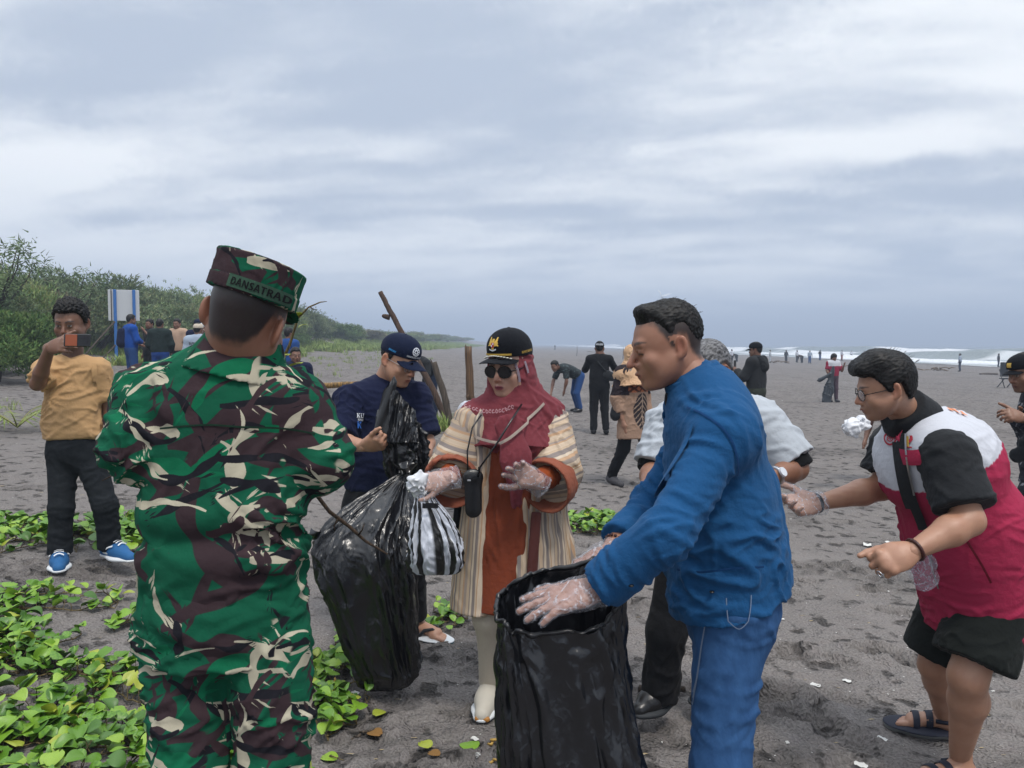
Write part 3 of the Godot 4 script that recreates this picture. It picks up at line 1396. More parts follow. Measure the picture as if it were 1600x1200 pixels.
func build_ground() -> void:
	var r := RandomNumberGenerator.new()
	r.seed = 77
	for i in PITS:
		var d := r.randf_range(1.9, 9.5)
		pits.append([r.randf_range(-0.75, 0.85) * d, -d, r.randf_range(0.09, 0.17), r.randf_range(0.04, 0.075), r.randf_range(0.012, 0.04), r.randf_range(-0.6, 0.9), r.randf_range(0.1, 0.9)])
	for q in [[1.95, -3.95, .16, .09, .055], [2.08, -3.8, .15, .08, .05], [1.43, -3.95, .14, .07, .05], [1.05, -5.2, .16, .06, .045], [0.98, -4.55, .15, .07, .045], [1.12, -3.4, .2, .11, .055], [1.28, -3.2, .15, .08, .045], [2.35, -4.6, .16, .07, .045], [1.75, -4.9, .16, .06, .04], [0.42, -5.9, .18, .06, .045], [2.6, -3.3, .15, .08, .05], [0.3, -4.6, .13, .06, .04], [-.12, -3.7, .14, .06, .035]]:
		pits.append([q[0], q[1], q[2], q[3], q[4], r.randf_range(-0.4, 0.7), 1.0])
	var xs := steps(0.0, 3.8, 0.024, 0.032, 700.0)
	var left := xs.slice(1)
	left.reverse()
	var gx := PackedFloat32Array()
	for x in left:
		gx.append(-x)
	for x in xs:
		gx.append(x)
	var zs := steps(1.8, 6.8, 0.024, 0.03, 2500.0)
	var gz := PackedFloat32Array([40.0, 12.0, 4.0, 1.5, 0.2, -0.8])
	for z in zs:
		gz.append(-z)
	var nx := gx.size()
	var nz := gz.size()
	var rows := []
	rows.resize(nz)
	var job := func(j: int) -> void:
		var v := PackedVector3Array()
		var c := PackedColorArray()
		v.resize(nx)
		c.resize(nx)
		var z := gz[j]
		for i in nx:
			var x := gx[i]
			var h := ground(x, z)
			var d := sqrt(x * x + z * z)
			var tone := 0.245 + 0.022 * land.get_noise_3d(x * 0.21, 8.0, z * 0.3) + 0.012 * fine.get_noise_3d(x * 2.1, 1.0, z * 2.6)
			var dark := 0.0
			if d < 14.0:
				dark = clod(x, z) * 0.75 * clampf(0.6 + 1.3 * fine.get_noise_3d(x * 9.0, 6.0, z * 9.0), 0.0, 1.0)
				if d < 11.0 and z < -1.0:
					var p := pit(x, z)
					h += p.x
					dark = maxf(dark, p.y * 0.4)
			else:
				dark = 0.5 * smoothstep(0.15, 0.5, land.get_noise_3d(x * 0.8, 3.0, z * 0.8))
			var wet := smoothstep(50.0, 60.0, x)
			dark = maxf(dark, wet * 0.75)
			tone *= 1.0 - 0.55 * dark
			v[i] = Vector3(x, h, z)
			var sea := smoothstep(-0.4, -1.0, lie(x, z)) * 0.0
			c[i] = Color(tone * (1.06 - sea), tone * 0.972, tone * 0.925)
		rows[j] = [v, c]
	parallel(job, nz)
	var vs := PackedVector3Array()
	var cs := PackedColorArray()
	for q in rows:
		vs.append_array(q[0])
		cs.append_array(q[1])
	var ids := PackedInt32Array()
	ids.resize((nx - 1) * (nz - 1) * 6)
	var k := 0
	for j in nz - 1:
		for i in nx - 1:
			var a := j * nx + i
			ids[k] = a; ids[k + 1] = a + nx + 1; ids[k + 2] = a + 1
			ids[k + 3] = a; ids[k + 4] = a + nx; ids[k + 5] = a + nx + 1
			k += 6
	var ns := normals_of(vs, ids)
	if ns[nx * 20 + nx / 2].y < 0:
		ids.reverse()
		ns = normals_of(vs, ids)
	structure("sand_ground", arrays_mesh(vs, ids, ns, cs), M.sand)


# ------------------------------------------------------------------ the sea, with lines of breakers that roll in along the shore
const SEA := -1.3


func swell(x: float, z: float) -> Vector2:   # (height, foam)
	var h := 0.12 * sin(x * 0.21 + 0.6 * land.get_noise_3d(0, 1, z * 0.01)) + 0.10 * land.get_noise_3d(x * 0.06, 6.0, z * 0.03)
	var foam := 0.0
	for b in [[70.0, 1.2, 1.05], [92.0, 2.2, 0.74], [122.0, 2.3, 0.50]]:
		var c: float = b[0] + 9.0 * land.get_noise_3d(b[0], 0.0, z * 0.006)
		var up := 0.55 + 0.9 * land.get_noise_3d(b[0] * 3.0, 2.0, z * 0.009 + 4.0)
		up = clampf(up, 0.15, 1.0)
		var dx := x - c
		h += b[1] * up * (exp(-pow(dx / 2.6, 2.0)) if dx < 0.0 else exp(-pow(dx / 5.5, 2.0)))
		var broken := smoothstep(0.02, 0.2, land.get_noise_3d(b[0] * 1.7, 9.0, z * 0.012) + b[2] - 0.55)
		var n := land.get_noise_3d(x * 0.35, 4.0, z * 0.22)
		foam = maxf(foam, broken * smoothstep(-9.0 - 3.0 * n, -4.5, dx) * smoothstep(2.2, 0.2, dx + 1.5 * n))
		foam = maxf(foam, 0.55 * broken * smoothstep(0.2, 0.45, n) * smoothstep(-12.0, -6.0, dx) * smoothstep(4.0, 0.0, dx))
	var edge := 57.0 + 3.0 * land.get_noise_3d(5.0, 0.0, z * 0.02)
	foam = maxf(foam, smoothstep(edge - 1.5, edge, x) * smoothstep(edge + 5.0, edge + 1.5, x) * (0.5 + 0.6 * land.get_noise_3d(x * 0.5, 1.0, z * 0.2)))
	h *= smoothstep(54.0, 66.0, x)
	h += foam * (0.10 + 0.12 * land.get_noise_3d(x * 0.7, 2.0, z * 0.5))
	return Vector2(h, clampf(foam, 0.0, 1.0))


func build_sea() -> void:
	var xs := steps(53.0, 150.0, 0.55, 0.09, 9000.0)
	var zs := steps(-20.0, 190.0, 1.3, 0.03, 9000.0)
	zs = [-2000.0, -400.0, -90.0] + zs
	var nx := xs.size()
	var nz := zs.size()
	var rows := []
	rows.resize(nz)
	var job := func(j: int) -> void:
		var v := PackedVector3Array()
		var c := PackedColorArray()
		for i in nx:
			var x: float = xs[i]
			var z: float = -zs[j]
			var s := swell(x, z) if x < 400.0 else Vector2(0.1 * land.get_noise_3d(x * 0.02, 0, z * 0.02), 0)
			v.append(Vector3(x, SEA + s.x, z))
			var deep := smoothstep(70.0, 220.0, x)
			var col := Color(0.17, 0.205, 0.20).lerp(Color(0.10, 0.145, 0.165), deep)
			c.append(col.lerp(Color(0.84, 0.86, 0.88), s.y))
		rows[j] = [v, c]
	parallel(job, nz)
	var vs := PackedVector3Array()
	var cs := PackedColorArray()
	for q in rows:
		vs.append_array(q[0])
		cs.append_array(q[1])
	var ids := PackedInt32Array()
	for j in nz - 1:
		for i in nx - 1:
			var a := j * nx + i
			ids.append_array([a, a + 1, a + nx + 1, a, a + nx + 1, a + nx])
	var ns := normals_of(vs, ids)
	if ns[nx * 20 + nx / 2].y < 0:
		ids.reverse()
		ns = normals_of(vs, ids)
	structure("sea", arrays_mesh(vs, ids, ns, cs), M.water)


# ------------------------------------------------------------------ the dune's thicket and grass
func crown_mesh(r: RandomNumberGenerator, n: int, w: float, h: float, tone: Color, tuft: float, wispy: float) -> ArrayMesh:
	# feathery foliage: thin needle-like blades in tufts along many branchlets, spread through an uneven volume
	var vs := PackedVector3Array()
	var cs := PackedColorArray()
	var lumps := []
	for i in 13:
		var a := r.randf() * TAU
		var q := sqrt(r.randf()) * 0.75
		lumps.append([Vector3(cos(a) * q * w, h * (0.30 + 0.62 * r.randf() * (1.0 - q * 0.45)), sin(a) * q * w), r.randf_range(0.24, 0.42) * w, r.randf_range(0.75, 1.25)])
	var count := n / 6
	for i in count:
		var l: Array = lumps[r.randi() % lumps.size()]
		var dir := Vector3(r.randfn(), r.randfn() * 0.8, r.randfn()).normalized()
		var p: Vector3 = l[0] + dir * (l[1] * pow(r.randf(), 0.42)) * Vector3(1, 0.85, 1)
		if r.randf() < wispy:
			p += Vector3(r.randfn() * 0.12, absf(r.randfn()) * 0.28, r.randfn() * 0.12) * h * 0.4
		if p.y < 0.02 * h:
			p.y = r.randf() * 0.2 * h
		var grow := (Vector3(dir.x * 0.8, 0.75 + 0.5 * r.randf(), dir.z * 0.8)).normalized()
		for k in 6:
			var d := (grow + Vector3(r.randfn(), r.randfn(), r.randfn()) * 0.5).normalized()
			var s := d.cross(Vector3(r.randfn(), r.randfn(), r.randfn())).normalized()
			var len_ := tuft * r.randf_range(0.6, 1.5)
			var q := p + Vector3(r.randfn(), r.randfn(), r.randfn()) * tuft * 0.4
			var t := tone * (float(l[2]) * r.randf_range(0.75, 1.3))
			t.r *= r.randf_range(0.85, 1.3)
			vs.append_array([q - s * len_ * 0.16, q + d * len_, q + s * len_ * 0.16])
			cs.append_array([t, t, t])
	var ids := PackedInt32Array(range(vs.size()))
	return arrays_mesh(vs, ids, normals_of(vs, ids), cs)


const ORDINALS := ["first", "second", "third", "fourth", "fifth", "sixth", "seventh", "eighth", "ninth", "tenth", "eleventh", "twelfth", "thirteenth", "fourteenth", "fifteenth", "sixteenth", "seventeenth", "eighteenth", "nineteenth"]


func build_dunes() -> void:
	var r := RandomNumberGenerator.new()
	r.seed = 909
	var greens := [Color(0.140, 0.185, 0.092), Color(0.115, 0.160, 0.080), Color(0.160, 0.225, 0.085), Color(0.160, 0.165, 0.105)]
	var crowns := []
	for i in 6:
		crowns.append(crown_mesh(r, 21000, 1.0, 1.0, greens[i % 4], 0.056, 0.10 if i % 2 else 0.22))
	var trunks := []
	for i in 3:
		var st := begin()
		for k in 5:
			var a := r.randf() * TAU
			var pts := [Vector3(r.randfn() * 0.05, -0.06, r.randfn() * 0.05)]
			for q in 4:
				pts.append(pts[-1] + Vector3(cos(a) * 0.12 + r.randfn() * 0.03, 0.18, sin(a) * 0.12 + r.randfn() * 0.03))
			tube(st, pts, [0.030, 0.024, 0.018, 0.011, 0.004], 5)
		trunks.append(finish(st))
	# [x, z, half width, height, crown variety]
	var spots := []
	for i in 19:
		var d: float = 19.0 + i * 3.1
		spots.append([-14.6 - r.randf() * 2.2 - i * 0.28, -d, r.randf_range(2.1, 2.9), r.randf_range(2.1, 2.9)])
	for i in 17:
		var d: float = 21.0 + i * 4.2
		spots.append([-19.5 - r.randf() * 2.5 - i * 0.1, -d, r.randf_range(2.6, 3.6), r.randf_range(2.0, 2.9)])
	for i in 16:
		var d: float = 82.0 + i * 7.5
		spots.append([-19.0 - r.randf() * 3.0, -d, r.randf_range(2.8, 4.2), r.randf_range(1.2, 2.1)])
	for i in 10:
		var d: float = 205.0 + i * 16.0
		spots.append([-20.0 - r.randf() * 5.0, -d, r.randf_range(4.0, 6.5), r.randf_range(0.8, 1.7)])
	var kinds := ["grey-green feathery", "dark green dense", "bright green bushy", "olive dry-twigged", "grey-green loose", "deep green rounded"]
	for i in spots.size():
		var s: Array = spots[i]
		var v := i % 6
		var base := Vector3(s[0], lie(s[0], s[1]) - 0.05, s[1])
		var rows := [[0, 19, "in the front dune row from its near end"], [19, 36, "in the back dune row from its near end"], [36, 52, "outwards along the far dune ridge"], [52, 99, "outwards in the haze where the dunes end"]]
		var where := ""
		for q in rows:
			if i >= q[0] and i < q[1]:
				where = "%s %s" % [ORDINALS[i - int(q[0])], q[2]]
		var t := thing("dune_shrub", base, "%s shrub, %s" % [kinds[v], where], "shrub", "shrubs growing along the dune")
		t.rotation.y = r.randf() * TAU
		var tr := part("trunk", trunks[i % 3], M.bark, t)
		tr.scale = Vector3(s[2] * 0.9, s[3] * 0.95, s[2] * 0.9)
		var cr := part("crown", crowns[v], M.foliage, t)
		cr.scale = Vector3(s[2], s[3], s[2])
	# one thin bare-topped tree that stands above the thicket, and low light green bushes before it
	for q in [[-14.3, -21.2, 1.5, 3.7, 0.5], [-17.2, -30.0, 1.6, 3.6, 0.6]]:
		var t := thing("casuarina_tree", Vector3(q[0], lie(q[0], q[1]) - 0.05, q[1]), "thin open-crowned tree rising above the %s of the dune thicket" % ("near end" if q[1] > -25 else "middle"), "tree")
		var st := begin()
		var tips := []
		for k in 9:
			var a := TAU * k / 9.0 + r.randf()
			var pts := [Vector3(0, 0, 0), Vector3(0.05, q[3] * 0.35, 0.02)]
			for z in 4:
				pts.append(pts[-1] + Vector3(cos(a) * 0.16 * q[2], q[3] * (0.10 + 0.05 * r.randf()), sin(a) * 0.16 * q[2]) + Vector3(r.randfn(), 0, r.randfn()) * 0.06)
				tips.append(pts[-1])
			tube(st, pts, [0.09, 0.06, 0.04, 0.028, 0.018, 0.008], 5)
		part("trunk", finish(st), M.bark, t)
		var vs := PackedVector3Array()
		var cs := PackedColorArray()
		for p in tips:
			for z in 46:
				var d := Vector3(r.randfn(), r.randfn() * 0.6 + 0.4, r.randfn()).normalized()
				var o: Vector3 = p + Vector3(r.randfn(), r.randfn() * 0.7, r.randfn()) * 0.2
				var sd := d.cross(Vector3(r.randfn(), r.randfn(), r.randfn())).normalized() * 0.022
				var c: Color = greens[1] * r.randf_range(0.8, 1.3)
				vs.append_array([o - sd, o + d * 0.2, o + sd])
				cs.append_array([c, c, c])
		var ids := PackedInt32Array(range(vs.size()))
		part("crown", arrays_mesh(vs, ids, normals_of(vs, ids), cs), M.foliage, t)
	var light := crown_mesh(r, 16000, 1.0, 1.0, Color(0.085, 0.15, 0.045), 0.06, 0.03)
	var low := [[-11.6, -17.2, 1.7, 1.55, "low bright green bush nearest the man with the phone"], [-13.2, -19.6, 1.9, 1.5, "low green bush just behind the nearest bright bush"], [-19.3, -88.0, 2.9, 2.0, "rounded light green bush on the dune toe, behind the navy cap"], [-17.5, -62.0, 1.6, 1.1, "small round bush at the edge of the dune grass"]]
	for q in low:
		var t := thing("green_bush", Vector3(q[0], lie(q[0], q[1]) - 0.05, q[1]), q[4], "bush")
		var cr := part("crown", light, M.foliage, t)
		cr.scale = Vector3(q[2], q[3], q[2])
		var tr := part("trunk", trunks[0], M.bark, t)
		tr.scale = Vector3(q[2] * 0.8, q[3] * 0.8, q[2] * 0.8)
	grass_band(r)


# dune grass: tens of thousands of blades that nobody could count, as one object
func grass_band(r: RandomNumberGenerator) -> void:
	var bl := []
	for v in 3:
		var st := begin(false)
		for k in 14:
			var a := r.randf() * TAU
			var o := Vector3(r.randfn() * 0.10, 0, r.randfn() * 0.10)
			var d := Vector3(cos(a) * 0.10, r.randf_range(0.14, 0.36), sin(a) * 0.10)
			var s := Vector3(-sin(a), 0, cos(a)) * 0.011
			var c := Color(0.19, 0.27, 0.07).lerp(Color(0.32, 0.29, 0.11), r.randf() * r.randf() * 1.2) * r.randf_range(0.75, 1.15)
			face3(st, o - s, o + d * 0.6 + s * 0.6, o + s, c)
			face3(st, o - s, o + d * 0.6 - s * 0.6, o + d * 0.6 + s * 0.6, c)
			face3(st, o + d * 0.6 - s * 0.6, o + d + Vector3(d.x, -0.02, d.z) * 0.6, o + d * 0.6 + s * 0.6, c)
		st.generate_normals()
		bl.append(st.commit())
	for v in 3:
		var places := []
		for i in 9000:
			var z: float = -(15.0 + 285.0 * pow(r.randf(), 2.2))
			var w := r.randf()
			var x := -(12.6 + 7.5 * w * w) + 1.0 * land.get_noise_3d(1.0, v, z * 0.09) - smoothstep(-40.0, -15.0, z) * 0.0
			if z < -60.0:
				x = -(10.5 + 9.0 * w) + 2.0 * land.get_noise_3d(1.0, 0, z * 0.05)
			if land.get_noise_3d(x * 0.35, 2.0, z * 0.2) < -0.08 + 0.3 * (1.0 - smoothstep(-13.0, -16.0, x)):
				continue
			var sc := r.randf_range(0.7, 1.3) * (1.0 if z > -60.0 else 1.5)
			places.append(Transform3D(Basis(Vector3.UP, r.randf() * TAU).scaled(Vector3(sc * 1.5, sc, sc * 1.5)), Vector3(x, lie(x, z) - 0.01, z)))
		for i in 260:   # sparse tufts out on the open sand
			var z := -r.randf_range(12.0, 60.0)
			var x := -r.randf_range(6.0, 12.5)
			if land.get_noise_3d(x * 0.5, 7.0, z * 0.3) < 0.12:
				continue
			places.append(Transform3D(Basis(Vector3.UP, r.randf() * TAU).scaled(Vector3.ONE * r.randf_range(0.35, 0.7)), Vector3(x, ground(x, z) - 0.01, z)))
		for i in 40:    # tuft at the foot of the leaning poles
			var x := -1.28 + r.randfn() * 0.28
			var z := -13.6 + r.randfn() * 0.3
			places.append(Transform3D(Basis(Vector3.UP, r.randf() * TAU).scaled(Vector3.ONE * r.randf_range(0.5, 0.95)), Vector3(x, ground(x, z) - 0.01, z)))
		var mm := MultiMesh.new()
		mm.transform_format = MultiMesh.TRANSFORM_3D
		mm.mesh = bl[v]
		mm.instance_count = places.size()
		for i in places.size():
			mm.set_instance_transform(i, places[i])
		var o := MultiMeshInstance3D.new()
		o.name = numbered("dune_grass")
		o.multimesh = mm
		o.material_override = M.grass
		add_child(o)
		tag(o, ["short green grass on the dune toe", "yellowing tufts of grass on the dune toe", "loose grass tufts along the dune"][v], "grass", "", "stuff")

# ------------------------------------------------------------------ beach vines: runners on the sand, each leaf two rounded halves folded at the midrib
func vine_leaf(fold: float, curl: float, wide: float) -> ArrayMesh:
	var st := begin()
	var n := 7
	for s in [-1.0, 1.0]:
		var rib := []
		var mid := []
		var rim := []
		for i in n + 1:
			var t := float(i) / n
			var w := wide * 0.52 * pow(sin(PI * clampf(t * 0.90 + 0.055, 0.0, 1.0)), 0.55)
			var y := t * 1.0 + (0.07 if i == n else 0.0)
			var zc := -curl * pow(t - 0.3, 2.0)
			var notch := 0.0
			if i == n:
				notch = 0.10
			rib.append(Vector3(0, zc, y - notch * 1.6))
			mid.append(Vector3(s * w * 0.55, zc + fold * w * 0.55, y * 0.98 + 0.015))
			rim.append(Vector3(s * w, zc + fold * w * 0.85 - curl * 0.12, y * 0.95 + 0.02 - (0.04 if i == n else 0.0)))
		for i in n:
			if s > 0:
				face4(st, rib[i], mid[i], mid[i + 1], rib[i + 1])
				face4(st, mid[i], rim[i], rim[i + 1], mid[i + 1])
			else:
				face4(st, rib[i], rib[i + 1], mid[i + 1], mid[i])
				face4(st, mid[i], mid[i + 1], rim[i + 1], rim[i])
	return finish(st)


func vine_patch(label: String, ctr: Vector2, rad: Vector2, runners: int, per: int, size: float, upright: float, seed_: int, turn := 0.0, most := 300) -> void:
	var r := RandomNumberGenerator.new()
	r.seed = seed_
	var base := Vector3(ctr.x, ground(ctr.x, ctr.y), ctr.y)
	var t := thing("beach_vine", base, label, "vine", "vines creeping over the sand")
	var shapes := [vine_leaf(0.35, 0.25, 1.0), vine_leaf(0.7, 0.1, 0.92), vine_leaf(0.15, 0.45, 1.1), vine_leaf(1.0, 0.3, 0.95)]
	var st := begin()
	var leaves := []
	for k in runners:
		var a := r.randf() * TAU
		var q := sqrt(r.randf())
		var o := Vector2(cos(a) * q * rad.x, sin(a) * q * rad.y).rotated(turn) + ctr
		var dir := Vector2.RIGHT.rotated(r.randf() * TAU)
		var pts := []
		for i in per:
			var g := ground(o.x, o.y)
			pts.append(Vector3(o.x, g + r.randf_range(0.004, 0.022), o.y) - base)
			var e := (o - ctr).rotated(-turn) / rad
			if e.length() > 1.0:
				dir = dir.slerp((ctr - o).normalized(), 0.35)
			dir = dir.rotated(r.randfn() * 0.3)
			o += dir * size * 0.62
		tube(st, pts, [0.0034], 5, false)
		for i in pts.size():
			for z in 1 if r.randf() < 0.75 else 2:
				var lean := Vector3(r.randfn() * 0.5, 1.0, r.randfn() * 0.5).normalized()
				var pet := size * r.randf_range(0.25, 1.0) * upright
				var tip: Vector3 = pts[i] + lean * pet
				tube(st, [pts[i], (pts[i] + tip) * 0.5 + Vector3(r.randfn(), 0, r.randfn()) * 0.008, tip], [0.0024, 0.0019, 0.0016], 4, false)
				leaves.append([tip, r.randf() * TAU, r.randf_range(-0.2, 0.75), r.randfn() * 0.35, size * r.randf_range(0.5, 1.08)])
	part("runner", finish(st), M.stem, t)
	leaves.sort_custom(func(p, q): return p[4] > q[4])
	var loose := begin()
	for i in leaves.size():
		var l: Array = leaves[i]
		var b := Basis(Vector3.UP, l[1]) * Basis(Vector3.RIGHT, -l[2]) * Basis(Vector3.BACK, l[3])
		var tr := Transform3D(b.scaled_local(Vector3.ONE * l[4]), l[0])
		if i < most:
			var pick := r.randf()
			var o := part("leaf", shapes[r.randi() % 4], M.leaf[0 if pick < 0.32 else 1 if pick < 0.62 else 2 if pick < 0.76 else 3 if pick < 0.94 else 4], t)
			o.transform = tr
		else:
			loose.append_from(shapes[i % 4], 0, tr)
	if leaves.size() > most:
		var rest := part("small_leaves", loose.commit(), M.leaf[1], t)
		rest.set_meta("kind", "stuff")


func build_vines() -> void:
	vine_patch("large-leaved vine filling the corner of sand beside the soldier's legs", Vector2(-1.42, -2.45), Vector2(0.66, 0.36), 33, 14, 0.072, 0.95, 1, 0.0)
	vine_patch("bright vine with tangled bare runners beside the soldier's hip", Vector2(-1.68, -3.02), Vector2(0.66, 0.32), 32, 14, 0.067, 0.9, 2, 0.0)
	vine_patch("dark green vine mat just in front of the blue and white sneakers", Vector2(-2.45, -3.85), Vector2(0.62, 0.36), 24, 13, 0.066, 0.8, 3)
	vine_patch("light green vine patch around the black trousers of the man with the phone", Vector2(-3.05, -5.25), Vector2(0.95, 0.55), 36, 13, 0.078, 0.9, 4)
	vine_patch("small vine clump between the phone man's shoes and the soldier", Vector2(-2.2, -5.0), Vector2(0.45, 0.35), 9, 10, 0.08, 0.8, 5)
	vine_patch("vine growing beside the full black rubbish bag, at the soldier's elbow side", Vector2(-0.86, -3.25), Vector2(0.22, 0.52), 20, 10, 0.070, 0.9, 6)
	vine_patch("vine strip on open sand behind the woman in the striped robe", Vector2(0.62, -6.55), Vector2(0.52, 0.26), 15, 12, 0.078, 0.95, 7)
	vine_patch("vine clump seen between the striped bag and the striped robe", Vector2(-0.48, -5.7), Vector2(0.5, 0.55), 19, 11, 0.08, 0.95, 8)
	vine_patch("few vine sprigs on the sand by the flip-flop", Vector2(-0.34, -4.35), Vector2(0.22, 0.28), 5, 8, 0.062, 0.8, 9)
	vine_patch("vine spreading at the foot of the vine corner, lowest in the picture", Vector2(-1.05, -2.05), Vector2(0.55, 0.22), 18, 11, 0.072, 0.9, 10)
	vine_patch("vine reaching in at the picture's edge between the two near vine mats", Vector2(-2.45, -3.25), Vector2(0.40, 0.30), 24, 12, 0.068, 0.9, 11)
	# a young palm frond clump at the picture's edge behind the phone man
	var base := Vector3(-6.6, lie(-6.6, -10.2), -10.2)
	var t := thing("palm_seedling", base, "young palm with arching yellow-green fronds beside the phone man's elbow", "palm")
	var r := RandomNumberGenerator.new()
	r.seed = 55
	for k in 7:
		var a := TAU * k / 7.0 + 0.3
		var pts := []
		for i in 9:
			var s := i / 8.0
			pts.append(Vector3(cos(a) * s * 0.75, 0.75 * s - 0.55 * s * s + 0.05, sin(a) * s * 0.75))
		var st := begin(false)
		tube(st, pts, [0.012, 0.01, 0.008, 0.006, 0.005, 0.004, 0.003, 0.002, 0.001], 4, false, Color(0.22, 0.22, 0.08))
		for i in range(2, 9):
			for sgn in [-1.0, 1.0]:
				for h in 2:
					var q: Vector3 = pts[i - 1].lerp(pts[i], h * 0.5)
					var side: Vector3 = Vector3(-sin(a), 0, cos(a)) * float(sgn)
					var tip: Vector3 = q + side * 0.24 * (1.0 - 0.05 * i) + Vector3(cos(a), 0, sin(a)) * 0.13 + Vector3(0, -0.05 + r.randfn() * 0.03, 0)
					face3(st, q, q + Vector3(cos(a), 0, sin(a)) * 0.028, tip, Color(0.17, 0.22, 0.06) * r.randf_range(0.8, 1.3))
		st.generate_normals()
		part("frond", st.commit(), M.foliage, t)

# ------------------------------------------------------------------ people
# A figure is laid out as joints J: hd head centre, hf / hu the way the face looks and the crown points, nk neck, ch chest, wa waist, pe pelvis,
# shL elL wrL (shoulder, elbow, wrist), hpL knL anL (hip, knee, ankle), toL toe tip; the same with R.

func stance(base: Vector3, yaw: float, tall: float, over := {}) -> Dictionary:
	var k := tall / 1.72
	var d := {
		"hd": Vector3(0, 1.60, .02), "nk": Vector3(0, 1.45, -.015), "ch": Vector3(0, 1.27, 0), "wa": Vector3(0, 1.08, .0), "pe": Vector3(0, .94, 0),
		"shL": Vector3(.175, 1.40, -.01), "elL": Vector3(.225, 1.13, -.04), "wrL": Vector3(.235, .88, .04),
		"shR": Vector3(-.175, 1.40, -.01), "elR": Vector3(-.225, 1.13, -.04), "wrR": Vector3(-.235, .88, .04),
		"hpL": Vector3(.09, .90, 0), "knL": Vector3(.10, .48, .03), "anL": Vector3(.11, .075, -.03),
		"hpR": Vector3(-.09, .90, 0), "knR": Vector3(-.10, .48, .03), "anR": Vector3(-.11, .075, -.03),
	}
	d.merge(over, true)
	if not d.has("toL"):
		d.toL = Vector3(d.anL.x + 0.02, d.anL.y - 0.055, d.anL.z + 0.17)
	if not d.has("toR"):
		d.toR = Vector3(d.anR.x - 0.02, d.anR.y - 0.055, d.anR.z + 0.17)
	var b := Basis(Vector3(cos(yaw), 0, -sin(yaw)), Vector3.UP, Vector3(sin(yaw), 0, cos(yaw)))
	var J := {}
	for j in d:
		if j in ["hf", "hu", "haL", "haR"]:
			J[j] = (b * (d[j] as Vector3)).normalized()
		else:
			J[j] = base + b * ((d[j] as Vector3) * k)
	if not J.has("hf"):
		J.hf = b * Vector3(0, -0.08, 1).normalized()
	if not J.has("hu"):
		J.hu = Vector3.UP
	J.base = base
	J.tall = k
	return J


func head_frame(J: Dictionary, size := 1.0) -> Transform3D:
	var f: Vector3 = J.hf.normalized()
	var u: Vector3 = (J.hu - f * f.dot(J.hu)).normalized()
	return Transform3D(Basis(u.cross(f) * size, u * size, f * size), J.hd)


func body_axes(J: Dictionary) -> Basis:
	var y: Vector3 = (J.nk - J.pe).normalized()
	var x: Vector3 = J.shL - J.shR
	x = (x - y * x.dot(y)).normalized()
	return Basis(x, y, x.cross(y))


